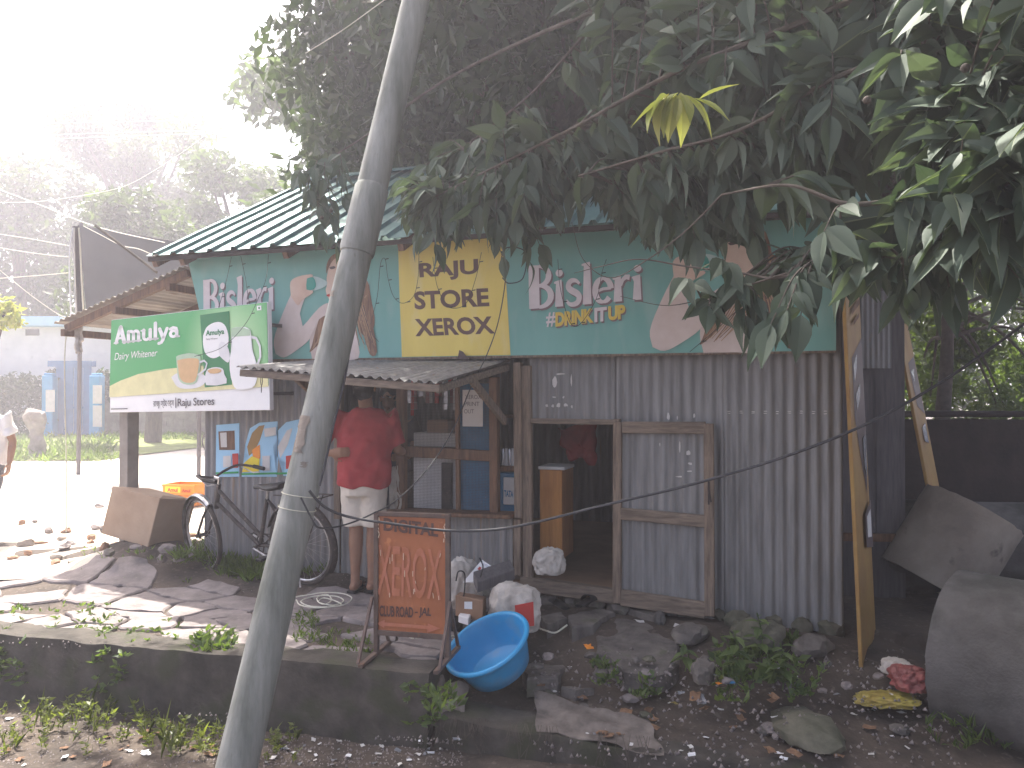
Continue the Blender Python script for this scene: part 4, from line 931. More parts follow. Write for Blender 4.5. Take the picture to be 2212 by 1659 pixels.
def person(root, cfg):
    """root at the feet, local y forward, x to the person's right"""
    b = MB(); V_ = Vector; c = cfg
    hip = V_(c.get('hip', (0, 0, .90))); chest = V_(c.get('chest', (0, 0, 1.25))); neck = V_(c.get('neck', (0, .01, 1.45))); head = V_(c.get('head', (0, .04, 1.595)))
    b.loft([(hip + V_((0, 0, -.10)), .13, .10), (hip, .165, .115), (hip.lerp(chest, .4), .145, .10), (chest, .175, .115), (chest.lerp(neck, .55), .17, .10), (neck + V_((0, -.005, -.02)), .07, .06)], 18)
    limb(b, [neck + V_((0, -.01, -.06)), neck, head + V_((0, -.015, -.06))], [.062, .056, .055])
    for sg, kk in ((-1, 'L'), (1, 'R')):
        hj, kn, an = V_((hip.x + .085 * sg, hip.y, hip.z - .04)), V_(c['knee' + kk]), V_(c['ankle' + kk])
        limb(b, [hj, hj.lerp(kn, .5), kn, kn.lerp(an, .3), kn.lerp(an, .75), an], [.088, .075, .054, .055, .038, .034])
        toe = V_(c.get('toe' + kk, (an.x + .02 * sg, an.y + .17, .025)))
        b.loft([(V_((an.x, an.y - .055, .03)), .026, .026), (V_((an.x, an.y - .02, .04)), .034, .036), (an.lerp(toe, .45) * 1.0 + V_((0, 0, -.012)), .040, .028), (V_((toe.x, toe.y - .03, .026)), .045, .018), (toe, .030, .012)], 12)
        limb(b, [an, V_((an.x, an.y, .04))], [.034, .036])
        for ti in range(5):
            tp = toe + V_((sg * (-.028 + ti * .014), -.012 - .006 * ti * 1.5, -.004)); limb(b, [tp + V_((0, -.02, 0)), tp + V_((0, .012, -.002))], [.009, .0075], 8)
        sh, el, wr = V_(c['sh' + kk]), V_(c['el' + kk]), V_(c['wr' + kk])
        limb(b, [chest.lerp(neck, .5) + V_((.09 * sg, 0, 0)), sh, sh.lerp(el, .5), el, el.lerp(wr, .3), wr], [.075, .058, .047, .038, .039, .026])
        hand(b, wr, c.get('hd' + kk, wr - el), c.get('hn' + kk, (-sg, 0, 0)), 1.0, c.get('curl', .55), thumb=c.get('th' + kk, sg))
    # head
    e = c.get('head_rot', Euler((0, 0, 0))); Rm = e.to_matrix()
    def hp(x, y, z): return head + Rm @ V_((x, y, z))
    b.ellipsoid(head + Rm @ V_((0, -.008, .03)), (.076, .095, .088), 18, 12, e); b.ellipsoid(hp(0, .022, -.045), (.055, .066, .068), 16, 10, e)
    b.ellipsoid(hp(0, .088, -.012), (.013, .018, .024), 10, 8, e); b.ellipsoid(hp(0, .078, -.055), (.026, .014, .010), 10, 8, e); b.ellipsoid(hp(0, .075, -.095), (.028, .02, .018), 10, 8, e)
    for sg in (-1, 1): b.ellipsoid(hp(.078 * sg, -.008, -.005), (.010, .022, .032), 10, 8, e)
    body = link('body', remeshed(b, .008, 3, 'body'), c.get('skin', M['skin']), root)
    eye = MB()
    for sg in (-1, 1): eye.ellipsoid(hp(.030 * sg, .076, .012), (.013, .008, .007), 8, 6, e)
    eye.build('eyes', M['eye'], body, True)
    hm = MB(); hm.ellipsoid(head + Rm @ V_((0, -.018, .045)), (.086, .104, .088), 20, 14, e); hm.ellipsoid(hp(0, -.045, -.028), (.082, .070, .085), 16, 10, e); hm.ellipsoid(hp(0, .045, .095), (.06, .05, .028), 12, 8, e)
    hair = remeshed(hm, .009, 2, 'hair'); wobble(hair, .012, 28, 3.0); link('hair', hair, M['hair'], root)
    # shirt
    s = MB(); z0 = c.get('shirt_z', .82)
    s.loft([(V_((hip.x, hip.y - .005, z0)), .212, .155), (V_((hip.x, hip.y - .005, z0 + .12)), .208, .152), (hip.lerp(chest, .5), .205, .145), (chest, .225, .145), (chest.lerp(neck, .5), .215, .12), (chest.lerp(neck, .80), .135, .085), (neck + V_((0, -.005, -.015)), .078, .068)], 22)
    for sg, kk in ((-1, 'L'), (1, 'R')):
        sh, el = V_(c['sh' + kk]), V_(c['el' + kk]); f_ = c.get('sleeve', .72)
        limb(s, [chest.lerp(neck, .45) + V_((.10 * sg, 0, 0)), sh + V_((.005 * sg, 0, .002)), sh.lerp(el, f_ * .6), sh.lerp(el, f_)], [.092, .080, .074, .074], 14)
    sm_ = remeshed(s, .010, 5, 'shirt'); wobble(sm_, .022, 7, 1.0); wobble(sm_, .012, 17, 4.0); link('shirt', sm_, c['shirt'], root)
    q = MB(); zs = c.get('short_z', .52)
    q.loft([(hip + V_((0, 0, .05)), .178, .128), (hip + V_((0, 0, -.05)), .188, .140), (hip + V_((0, 0, -.14)), .165, .13)], 20)
    for sg, kk in ((-1, 'L'), (1, 'R')):
        hj, kn, an = V_((hip.x + .09 * sg, hip.y, hip.z - .03)), V_(c['knee' + kk]), V_(c['ankle' + kk]); P = [hj, hj.lerp(kn, .5)]; rr = [.10, .098]
        if zs > kn.z: P.append(hj.lerp(kn, (hj.z - zs) / (hj.z - kn.z))); rr.append(.094)
        else: P += [kn, kn.lerp(an, (kn.z - zs) / (kn.z - an.z))]; rr += [.08, .07]
        limb(q, P, rr, 16)
    qm = remeshed(q, .010, 3, 'shorts'); wobble(qm, .010, 9, 2.0); wobble(qm, .004, 30, 5.0); link(c.get('bottom_name', 'shorts'), qm, c['bottom'], root)
    if c.get('sandals'):
        for kk in 'LR':
            an = V_(c['ankle' + kk]); mb = MB(); pts = [(-.035, -.075), (.035, -.075), (.042, .05), (.048, .14), (.03, .195), (-.02, .195), (-.045, .14), (-.04, .05)]
            mb.add([(an.x + x, an.y + y, -.002) for x, y in pts] + [(an.x + x, an.y + y, .016) for x, y in pts], [tuple(range(7, -1, -1)), tuple(range(8, 16))] + [(i, (i + 1) % 8, 8 + (i + 1) % 8, 8 + i) for i in range(8)])
            sd_ = bevelled(mb, 'sandal', M['black'], root, .003)
            mb = MB(); mb.tube([(an.x - .04, an.y + .03, .012), (an.x - .02, an.y + .09, .055), (an.x, an.y + .15, .03), (an.x + .025, an.y + .09, .055), (an.x + .042, an.y + .03, .012)], .005, 6); mb.build('strap', M['black'], sd_)
mp = onG(784, 1286)
man = empty('person', Vector((mp.x, mp.y, .03)), -TH + R(6), 'person in red shirt and cream shorts standing at the serving hatch', 'person')
person(man, dict(kneeL=(-.065, .02, .47), ankleL=(-.06, -.01, .075), kneeR=(.075, .03, .47), ankleR=(.06, .03, .075), hip=(.0, 0, .87), chest=(.015, .02, 1.20), neck=(.01, .03, 1.40), head=(-.015, .07, 1.545), head_rot=Euler((R(-14), 0, R(8))),
    shL=(-.20, .0, 1.33), elL=(-.345, -.06, 1.08), wrL=(-.19, -.16, 1.055), hdL=(1, -.1, .1), hnL=(.1, 1, 0), thL=-1, shR=(.20, .03, 1.33), elR=(.225, .12, 1.07), wrR=(.20, .34, 1.03), hdR=(-.1, 1, 0), hnR=(0, 0, -1),
    shirt=M['shirt'], bottom=M['shorts'], shirt_z=.80, short_z=.50, sandals=True, sleeve=.8))
man.scale = (1.045, 1.045, 1.045)
kp = WF(*FP(843, 900, .62)); keeper = empty('person', Vector((kp.x, kp.y, .12)), R(180) - TH + R(15), 'person in dark shirt inside the hatch facing the person in red', 'person')
person(keeper, dict(kneeL=(-.09, 0, .46), ankleL=(-.09, -.02, .075), kneeR=(.09, 0, .46), ankleR=(.09, -.02, .075), hip=(0, 0, .82), chest=(0, .02, 1.10), neck=(0, .03, 1.29), head=(0, .06, 1.43),
    shL=(-.19, .0, 1.22), elL=(-.24, .05, .97), wrL=(-.16, .25, .93), shR=(.19, 0, 1.22), elR=(.24, .05, .97), wrR=(.16, .25, .93), shirt=M['grey_shirt'], bottom=M['jeans'], shirt_z=.76, short_z=.12, bottom_name='trousers'))
wp = D(-28, 900, 8.4); walker = empty('person', Vector((wp.x, wp.y, H(wp.x, wp.y) + .03)), R(-172), 'person in white shirt walking on the sunlit road', 'person')
person(walker, dict(kneeL=(-.09, .12, .46), ankleL=(-.09, .10, .075), kneeR=(.09, -.05, .46), ankleR=(.09, -.20, .09), hip=(0, 0, .86), chest=(0, .05, 1.17), neck=(0, .09, 1.36), head=(0, .14, 1.49),
    shL=(-.20, .06, 1.29), elL=(-.27, .03, 1.02), wrL=(-.27, .10, .80), shR=(.20, .06, 1.29), elR=(.26, .1, 1.03), wrR=(.22, .28, .9), shirt=M['white_shirt'], bottom=M['jeans'], shirt_z=.78, short_z=.12, bottom_name='trousers', sandals=True))
# ------------------------------------------------------------------ A-frame sign
aL, aR = G(812, 1408, 0.02), G(968, 1420, 0.02); aU = aR - aL; aU.z = 0; ao = Vector((aL.x, aL.y, 0)); aa = math.atan2(aU.y, aU.x); AWd = aU.length
afr = empty('pavement_sign', ao, aa, 'orange pavement signboard in a brown iron frame standing on the platform edge', 'signboard')
SB = Board(ao, aU, afr)
zt, zb_ = SB.pix(890, 1112)[1], SB.pix(890, 1372)[1]
mb = MB(); mb.box(.0, AWd, .002, .012, zb_, zt); mb.build('sign_panel', M['orange'], afr)
g0 = .02
for (x0, x1, z0, z1) in ((-.012, .016, .0, zt + .012), (AWd - .016, AWd + .012, .0, zt + .012), (.0161, AWd - .0161, zt - .014, zt + .013), (.0161, AWd - .0161, zb_ - .012, zb_ + .018)):
    mb = MB(); mb.box(x0, x1, -.012, .022, z0, z1); bevelled(mb, 'frame_bar', M['frame_metal'], afr, .002)
for x in (.0, AWd):
    mb = MB(); mb.bar((x, -.24, .012), (x, .22, .012), .03, .022); bevelled(mb, 'foot', M['frame_metal'], afr, .002)
    mb = MB(); mb.bar((x + .018 * (-1 if x else 1) * -1, -.23, .02), (x + .018 * (-1 if x else 1) * -1, -.015, .36), .018, .018); bevelled(mb, 'strut', M['frame_metal'], afr, .002)
    mb = MB(); mb.bar((x, .21, .02), (x, .02, .36), .018, .018); bevelled(mb, 'strut', M['frame_metal'], afr, .002)
SB.word(text2d('DIGITAL', .035, space=1.02), (829, 1118), (947, 1131), (947, 1160), (829, 1146), 'lettering', 'ink', 2)
SB.word(text2d('XEROX', .01, space=1.0), (817, 1175), (955, 1187), (953, 1297), (815, 1285), 'lettering', 'pink', 2)
SB.word(text2d('CLUB ROAD', .03, space=.95), (820, 1307), (893, 1311), (893, 1334), (820, 1331), 'lettering', 'ink', 2)
SB.word(text2d('-', .03), (897, 1321), (903, 1321), (903, 1324), (897, 1324), 'lettering', 'ink', 2)
SB.word(text2d('JAL', .03, space=.95), (906, 1311), (933, 1313), (931, 1336), (905, 1334), 'lettering', 'ink', 2)
SB.sheet(*ribbon([SB.pix(*p) for p in ((822, 1347), (935, 1356))], .022), 'arrow_shaft', 'pink', 2)
SB.poly([(925, 1346), (952, 1357), (923, 1366)], 'arrow_head', 'pink', 3); SB.poly([(832, 1338), (814, 1346), (831, 1356)], 'arrow_head', 'pink', 3)
rr_ = random.Random(3)
for k in range(15):
    px, py = rr_.choice([822, 842, 850, 872, 895, 918, 935, 950]) + rr_.uniform(-3, 3), rr_.uniform(1180, 1290); l_ = rr_.uniform(4, 16)
    SB.sheet(*ribbon([SB.pix(px, py), SB.pix(px + rr_.uniform(-2, 2), py + l_)], .0035), 'paint_chip', 'chip', 4)
for (px, py) in ((818, 1135), (962, 1145)):
    for k in range(5): SB.sheet(*ribbon([SB.pix(px + rr_.uniform(-3, 3), py - 18 + 9 * k), SB.pix(px + rr_.uniform(-3, 3), py - 10 + 9 * k)], .006), 'paint_chip', 'chip', 4)
# ------------------------------------------------------------------ blue tub
nrm = Vector((-.40, -.30, .87)).normalized(); rc_ = D(1050, 1386, 4.86); TH_ = .215
tub = MB(); tub.lathe([(.0, .012), (.185, .012), (.192, .018), (.215, .08), (.238, .15), (.250, .203), (.258, .216), (.270, .219), (.281, .212), (.284, .200), (.279, .190), (.268, .186), (.262, .190), (.256, .184), (.244, .15), (.222, .08), (.198, .004), (.19, .0), (.0, .0)], 56)
to = tub.build('plastic_tub', M['tub'], None, True, 50); to.rotation_euler = nrm.to_track_quat('Z', 'Y').to_euler(); to.location = rc_ - nrm * TH_
tag(to, 'round bright blue plastic tub tipped on a stone', 'tub')
# ------------------------------------------------------------------ cartons, sacks and junk behind the tub
def hexbox(name, nl, nr, nb, h, mname, label=None, cat=None, parent=None, group=None, bev=.005):
    """box from near-bottom corner nb, its left neighbour nl, right neighbour nr and height vector h"""
    nb, nl, nr, h = Vector(nb), Vector(nl), Vector(nr), Vector(h); bk = nl + nr - nb
    org = (nb + bk) / 2; mb = MB(); mb.hexa([nl - org, nb - org, nr - org, bk - org, nl + h - org, nb + h - org, nr + h - org, bk + h - org])
    o = bevelled(mb, name, M[mname], parent, bev); o.location = org
    return tag(o, label, cat, group)
def lump(name, c, r, mname, label, cat, seed=1.0, amp=.25, flatb=True, parent=None, group=None, sharp=2.2, sub=4):
    soft = mname in ('sack', 'white', 'black', 'bag_yellow', 'bag_red'); sub = max(sub, 5) if soft and r[0] > .08 else sub
    bm = bmesh.new(); bmesh.ops.create_icosphere(bm, subdivisions=sub, radius=1)
    for v_ in bm.verts:
        if soft: sharp = 1.15
        p = v_.co * sharp + Vector((seed, seed * .7, -seed)); n_ = mnoise.noise(p) + .5 * mnoise.noise(p * 2.3) + .3 * mnoise.noise(p * 5)
        if soft:
            k_ = 1 / max(abs(v_.co.x) ** 4 + abs(v_.co.y) ** 4 + abs(v_.co.z) ** 4, .05) ** .25; v_.co *= .45 + .55 * k_
            n_ = .8 * mnoise.noise(p) - 1.1 * abs(mnoise.noise(p * 1.7 + Vector((3, 1, 2)))) - .7 * abs(mnoise.noise(p * 3.6)) + .4
        v_.co *= 1 + amp * n_
        v_.co = Vector((v_.co.x * r[0], v_.co.y * r[1], v_.co.z * r[2]))
        if flatb and v_.co.z < -r[2] * .55: v_.co.z = -r[2] * .55
    me = bpy.data.meshes.new(name); bm.to_mesh(me); bm.free(); me.shade_smooth()
    if mname not in ('sack', 'white', 'black', 'bag_yellow', 'bag_red'): me.set_sharp_from_angle(angle=R(28))
    o = link(name, me, M[mname], parent); o.location = c; return tag(o, label, cat, group)
Ys = 5.45
s1 = lump('woven_sack', D(1112, 1322, 5.30), (.17, .13, .19), 'sack', 'full white woven sack with red print behind the blue tub', 'sack', 2.0, .22)
mb = MB(); P = [D(1112, 1308, 5.16), D(1152, 1300, 5.16), D(1154, 1352, 5.14), D(1116, 1356, 5.14)]; mb.add([p - s1.location for p in P] + [p - s1.location + Vector((0, .004, 0)) for p in P], [(0, 1, 2, 3), (7, 6, 5, 4), (0, 4, 5, 1), (1, 5, 6, 2), (2, 6, 7, 3), (3, 7, 4, 0)]); mb.build('red_print', M['red'], s1)
lump('woven_sack', D(1002, 1272, 5.72), (.13, .12, .21), 'sack', 'tall white woven sack leaning on the sheet wall beside the pavement sign', 'sack', 5.0, .22)
lump('woven_sack', D(1186, 1218, 5.95), (.115, .10, .12), 'sack', 'small tied white sack sitting on the door sill', 'sack', 9.0, .25)
pb = MB(); P = [D(1041, 1210, 5.55), D(1087, 1241, 5.50), D(1052, 1260, 5.38), D(1000, 1258, 5.40)]; c = sum((p for p in P), Vector()) / 4; nn = (P[1] - P[0]).cross(P[3] - P[0]).normalized() * .006
pb.add([p - c + nn for p in P] + [p - c - nn for p in P], [(0, 1, 2, 3), (7, 6, 5, 4), (0, 4, 5, 1), (1, 5, 6, 2), (2, 6, 7, 3), (3, 7, 4, 0)]); wb = pb.build('printed_box_lid', M['ad_white'], None); wb.location = c
tag(wb, 'white printed box lid lying aslant on top of the junk pile', 'box lid')
sd2 = 1 if nn.y < 0 else -1
def onlid(a, b, w_, h_, m, nm):
    e1 = (P[1] - P[0]) * a + (P[3] - P[0]) * b + P[0] - c; x = (P[1] - P[0]) * w_; y = (P[3] - P[0]) * h_; k = nn * sd2 * 1.25
    MB().add([e1 + k, e1 + x + k, e1 + x + y + k, e1 + y + k], [(0, 1, 2, 3)]).build(nm, M[m], wb)
onlid(.12, .05, .55, .09, 'foil', 'grey_strip'); onlid(.1, .25, .1, .12, 'red', 'red_mark')
for k in range(4): onlid(.35, .42 + .12 * k, .4, .025, 'ad_ink', 'print_line')
gb_ = hexbox('router_box', D(1022, 1258, 5.40), D(1112, 1253, 5.52), D(1031, 1282, 5.30), (0, 0, .075), 'grey_wood', 'flat grey green carton with a black end under the box lid', 'carton')
bcx = hexbox('label_carton', D(984, 1330, 5.34), D(1050, 1332, 5.55), D(1043, 1344, 5.22), (0, 0, .14), 'carton2', 'small brown carton with a white label beside the sacks', 'carton')
P = [D(1003, 1300, 5.17), D(1020, 1300, 5.17), D(1020, 1316, 5.16), D(1003, 1315, 5.16)]
lb = MB(); lb.add([p - bcx.location for p in P] + [p - bcx.location + Vector((0, .003, 0)) for p in P], [(3, 2, 1, 0), (4, 5, 6, 7), (0, 1, 5, 4), (1, 2, 6, 5), (2, 3, 7, 6), (3, 0, 4, 7)]); lb.build('label_patch', M['ad_white'], bcx)
lump('black_bag', D(984, 1350, 5.42), (.05, .06, .07), 'black', 'small crumpled black plastic bag between pavement sign and tub', 'bag', 4.0, .35)
hexbox('cable_box', D(990, 1345, 5.28), D(1020, 1338, 5.32), D(1012, 1352, 5.2), (0, 0, .05), 'white', 'small white plastic box on the junk pile', 'box')
for k, pts in enumerate(([(985, 1255), (990, 1235), (1003, 1238), (1004, 1268), (1000, 1300)], [(1030, 1262), (1040, 1240), (1043, 1222), (1036, 1205)], [(1085, 1262), (1075, 1290), (1090, 1310), (1105, 1300)])):
    cable('flat_cable', [D(x, y, 5.33 + .03 * k) for x, y in pts], .005, 'black', ('black looped cable hung over the tall sack', 'black cable end sticking up from the white box lid', 'black cable lying over the red printed sack')[k])
# white cables on the ground
def groundcable(pts, r, m, label, lift=.012, group=None):
    return cable('loose_cable', [onG(x, y, lift=lift + .045) for x, y in pts], r, m, label, group)
groundcable([(635, 1306), (660, 1302), (700, 1296), (740, 1298), (760, 1308), (745, 1322), (710, 1328), (670, 1326), (650, 1315), (680, 1304), (725, 1304), (742, 1314), (720, 1324), (690, 1318), (686, 1306), (706, 1300), (716, 1312), (702, 1322), (688, 1316), (700, 1308), (728, 1316), (735, 1324), (690, 1330), (650, 1324), (640, 1312)], .0045, 'wcable', 'loose coil of white cable on the paving near the pole')
groundcable([(858, 1376), (852, 1382), (862, 1388), (880, 1393), (893, 1398)], .006, 'wcable', 'short bent end of white cable under the pavement sign')
groundcable([(898, 1398), (925, 1396), (960, 1394), (985, 1393)], .005, 'wcable', 'straight thin white cable under the pavement sign')
cable('loose_cable', [onG(1155, 1352, lift=.05), onG(1162, 1364, lift=.03), onG(1180, 1372, lift=.03), onG(1200, 1376, lift=.03), onG(1225, 1366, lift=.05)], .006, 'wcable', 'curved white cable beside the sack near the door sill')
# cardboard box and crates
hexbox('cardboard_box', D(218, 1152, 7.38), D(398, 1180, 7.5), D(319, 1183, 7.08), D(345, 1077, 7.05) - D(319, 1183, 7.08), 'cardboard', 'big tan cardboard box tipped on the rubble beside the board post', 'cardboard box')
bx_ = bpy.data.objects['cardboard_box']
fl = [D(345, 1077, 7.05), D(240, 1055, 7.36), D(262, 1062, 7.55), D(340, 1072, 7.3)]
fm = MB(); fm.add([p - bx_.location for p in fl] + [p - bx_.location + Vector((0, 0, .006)) for p in fl], [(0, 1, 2, 3), (7, 6, 5, 4), (0, 4, 5, 1), (1, 5, 6, 2), (2, 6, 7, 3), (3, 7, 4, 0)]); fm.build('flap', M['cardboard'], bx_)
fl = [D(345, 1077, 7.05), D(420, 1089, 7.45), D(428, 1080, 7.5), D(352, 1070, 7.15)]
fm = MB(); fm.add([p - bx_.location for p in fl] + [p - bx_.location + Vector((0, .006, 0)) for p in fl], [(0, 1, 2, 3), (7, 6, 5, 4), (0, 4, 5, 1), (1, 5, 6, 2), (2, 6, 7, 3), (3, 7, 4, 0)]); fm.build('flap', M['cardboard'], bx_)
for k, lb_ in enumerate(('orange crate at the bottom of the stack by the kiosk corner', 'orange crate with yellow label, topmost of the stack by the kiosk corner')):
    c0 = D(403, 1092, 11.0); zc = .035 + k * .152
    cr = empty('milk_crate', Vector((c0.x + .004 * k, c0.y, zc)), R(-14), lb_, 'crate', 'stacked orange crates'); wd, dp, hh = .25, .18, .145
    mb = MB()
    for (x0, x1, y0, y1) in ((-wd, wd, -dp, -dp + .012), (-wd, wd, dp - .012, dp), (-wd, -wd + .012, -dp + .0121, dp - .0121), (wd - .012, wd, -dp + .0121, dp - .0121)): mb.box(x0, x1, y0, y1, 0, hh)
    mb.box(-wd + .013, wd - .013, -dp + .013, dp - .013, 0, .012); bevelled(mb, 'crate_shell', M['crate'], cr, .002)
    mb = MB(); mb.box(-wd - .008, wd + .008, -dp - .008, -dp - .0005, hh - .025, hh - .003); mb.box(-wd - .008, wd + .008, -dp - .008, -dp - .0005, .01, .03); mb.build('rib', M['crate'], cr)
    CB = Board(Vector((0, 0, 0)), (1, 0), cr); mb = MB(); mb.box(-.21, .03, -dp - .004, -dp - .0012, .035, .115)
    if k == 1: mb.build('yellow_label', M['crate_lbl'], cr)
    v_, f_ = text2d('Amul', .04); x1_ = max(p[0] for p in v_)
    for (xo, wdt) in ((-.17, .16), (.06, .13)): MB().add([(xo + x / x1_ * wdt, -dp - .0055, .045 + y * wdt / x1_) for x, y in v_], f_).build('lettering', M['red'], cr)
# ------------------------------------------------------------------ inside the hatch and the door
def inbox(name, a, b, y, dep, m, label, cat, group=None):
    p, q = FP(a[0], b[1], y), FP(b[0], a[1], y); mb = MB(); c = Vector(((p.x + q.x) / 2, y + dep / 2, p.z)); mb.box(p.x - c.x, q.x - c.x, -dep / 2, dep / 2, 0, q.z - p.z)
    o = bevelled(mb, name, M[m], None, .005); o.location = WF(*c); o.rotation_euler = (0, 0, -TH); return tag(o, label, cat, group)
inbox('photocopier', (893, 990), (985, 1100), .12, .4, 'white', 'pale photocopier body behind the lower wire mesh', 'photocopier')
inbox('paper_carton', (893, 937), (998, 966), .14, .3, 'paper', 'wide white carton behind the upper wire mesh', 'carton')
inbox('brown_carton', (922, 908), (968, 936), .20, .2, 'carton2', 'small brown carton stacked on the wide white carton', 'carton')
inbox('dark_panel', (953, 1000), (975, 1100), .08, .03, 'black', 'narrow dark board leaning on the photocopier', 'board')
inbox('counter_shelf', (880, 968), (1000, 975), .06, .45, 'darkwood', 'brown shelf carrying the white carton behind the mesh', 'shelf')
nt_ = inbox('notice_paper', (999, 842), (1043, 921), -.03, .003, 'paper', 'paper notice reading xerox print out hung on the blue panel', 'notice')
NB = Board(nt_.location, UV, nt_)
for s_, y0, x0, x1 in (('XEROX', 853, 1005, 1040), ('PRINT', 868, 1004, 1036), ('OUT', 884, 1003, 1024)): NB.word(text2d(s_, .0), (x0, y0), (x1, y0), (x1, y0 + 9), (x0, y0 + 9), 'lettering', 'ad_ink', 1.5)
inbox('cabinet', (1166, 1016), (1214, 1206), .22, .35, 'orangewood', 'orange varnished wooden cabinet just inside the door', 'cabinet')
inbox('paper_stack', (1162, 1009), (1220, 1014), .2, .3, 'paper', 'sheets of white paper on top of the orange cabinet', 'paper')
inbox('inner_counter', (1080, 896), (1112, 902), .1, .3, 'darkwood', 'upper brown shelf beside the door post', 'shelf')
inbox('inner_counter', (1078, 1008), (1112, 1018), .1, .3, 'darkwood', 'lower brown shelf beside the door post', 'shelf')
inbox('blue_carton', (1080, 1022), (1112, 1108), .12, .25, 'blue', 'blue carton under the shelf beside the door post', 'carton')
wc = inbox('white_carton', (1087, 1032), (1112, 1090), .09, .02, 'paper', 'white printed panel on the blue carton', 'panel')
QB = Board(wc.location, UV, wc); QB.word(text2d('TATA', .04), (1090, 1058), (1110, 1060), (1110, 1074), (1090, 1072), 'lettering', 'blue', 6)
for k in range(4):
    p = FP(1083 + 7 * k, 1008, .14); mb = MB(); mb.lathe([(.0, 0), (.014, 0), (.016, .01), (.016, .1), (.010, .12), (.010, .14), (0, .14)], 12)
    o = mb.build('jar', M['white' if k % 2 else 'foil'], None, True); o.location = WF(p.x, .18, p.z + .005); tag(o, 'small pale jar standing on the lower shelf beside the door post', 'jar', 'jars beside the door post')
for k in range(16):   # strips of hanging sachets
    px = 884 + k * 6.6; p = FP(px, 815, .10 + .05 * (k % 3)); ln = random.uniform(.10, .34); n_ = int(ln / .055); mb = MB()
    for q in range(n_): mb.box(-.019, .019, -.004, .004, -.055 * q - .052, -.055 * q)
    o = bevelled(mb, 'sachet_strip', M[('foil', 'red', 'bag_red', 'paper')[k % 4]], None, .003); o.location = WF(p.x, p.y, p.z); o.rotation_euler = (0, 0, -TH + random.uniform(-.4, .4)); tag(o, 'strip of %s sachets hanging inside the hatch' % ('silver', 'bright red', 'dull red', 'white')[k % 4], 'sachet strip', 'sachet strips hanging inside the hatch')
def cloth(name, P, m, label, cat, seed=1, amp=.03, n=14, th=.004):
    P = [Vector(p) for p in P]; c = sum(P, Vector()) / 4; mb = MB(); nn = (P[1] - P[0]).cross(P[3] - P[0]).normalized()
    for side in (0, 1):
        for j in range(n + 1):
            for i in range(n + 1):
                a_, b_ = i / n, j / n; p = (P[0] * (1 - a_) + P[1] * a_) * (1 - b_) + (P[3] * (1 - a_) + P[2] * a_) * b_
                p = p + nn * (amp * (mnoise.noise(Vector((a_ * 4, b_ * 2.2, seed))) + .5 * mnoise.noise(Vector((a_ * 9, b_ * 5, seed)))) + side * th) + Vector((mnoise.noise(Vector((a_ * 3, b_ * 3, seed + 5))), 0, mnoise.noise(Vector((a_ * 3, b_ * 3, seed + 9))))) * amp; mb.v.append(tuple(p - c))
    K = (n + 1) ** 2
    for j in range(n):
        for i in range(n): k = j * (n + 1) + i; mb.f.append((k, k + 1, k + n + 2, k + n + 1)); mb.f.append((K + k, K + k + n + 1, K + k + n + 2, K + k + 1))
    for i in range(n):
        mb.f.append((i, K + i, K + i + 1, i + 1)); t_ = n * (n + 1) + i; mb.f.append((t_, t_ + 1, K + t_ + 1, K + t_)); l_ = i * (n + 1); mb.f.append((l_, l_ + n + 1, K + l_ + n + 1, K + l_)); r_ = i * (n + 1) + n; mb.f.append((r_, K + r_, K + r_ + n + 1, r_ + n + 1))
    o = mb.build(name, M[m], None, True, 80); o.location = c; return tag(o, label, cat)
cloth('red_cloth', [WF(*FP(1205, 925, .55)), WF(*FP(1290, 915, .6)), WF(*FP(1285, 1005, .55)), WF(*FP(1225, 985, .5))], 'dark_red', 'red cloth hanging in the dark doorway', 'cloth', 2, .05)
cloth('hanging_bag', [WF(*FP(840, 1010, -.08)), WF(*FP(862, 1005, -.06)), WF(*FP(868, 1098, -.06)), WF(*FP(842, 1100, -.08))], 'sack', 'crumpled clear plastic bag hanging from the hatch post', 'bag', 7, .02)
# posters on the left wall
def poster(nm, quad, label, parts, tear=None):
    P = [FP(x, y, -.014) for x, y in quad]; c = sum(P, Vector()) / 4; root = empty(nm, WF(*c), -TH, label, 'poster', 'torn posters on the sheet wall'); Bd = Board(WF(c.x, c.y, c.z), UV, root)
    Bd.poly(tear or quad, 'sheet', 'sky_paint', 0)
    for k, (pts, m) in enumerate(parts): Bd.poly(pts, 'printed_patch', m, 1 + k)
poster('torn_poster', [(467, 918), (517, 914), (517, 1030), (466, 1030)], 'torn blue poster with a brown picture on the sheet wall', [([(472, 932), (507, 930), (508, 972), (474, 972)], 'darkwood'), ([(476, 935), (490, 934), (491, 966), (478, 966)], 'paper'), ([(483, 985), (500, 984), (500, 1008), (483, 1010)], 'paper'), ([(503, 980), (516, 979), (516, 1010), (504, 1011)], 'red'), ([(468, 1020), (517, 1018), (517, 1022), (468, 1024)], 'ad_green')])
poster('torn_poster', [(530, 915), (600, 910), (600, 1030), (522, 1030)], 'torn blue poster with an orange bird shape beside the brown pictured one', [([(545, 935), (560, 920), (572, 918), (562, 950), (550, 975), (538, 985), (534, 965)], 'signyellow'), ([(545, 972), (562, 960), (563, 990), (548, 996)], 'crate'), ([(528, 1000), (545, 985), (562, 992), (560, 1018), (524, 1020)], 'crate_lbl'), ([(568, 985), (584, 984), (584, 1016), (568, 1017)], 'paper'), ([(523, 1022), (600, 1020), (600, 1024), (523, 1026)], 'ad_green'), ([(572, 926), (598, 922), (598, 940), (574, 944)], 'paper')], [(540, 925), (560, 913), (600, 910), (598, 950), (590, 965), (601, 990), (598, 1030), (522, 1030), (526, 1000), (538, 990), (530, 960)])
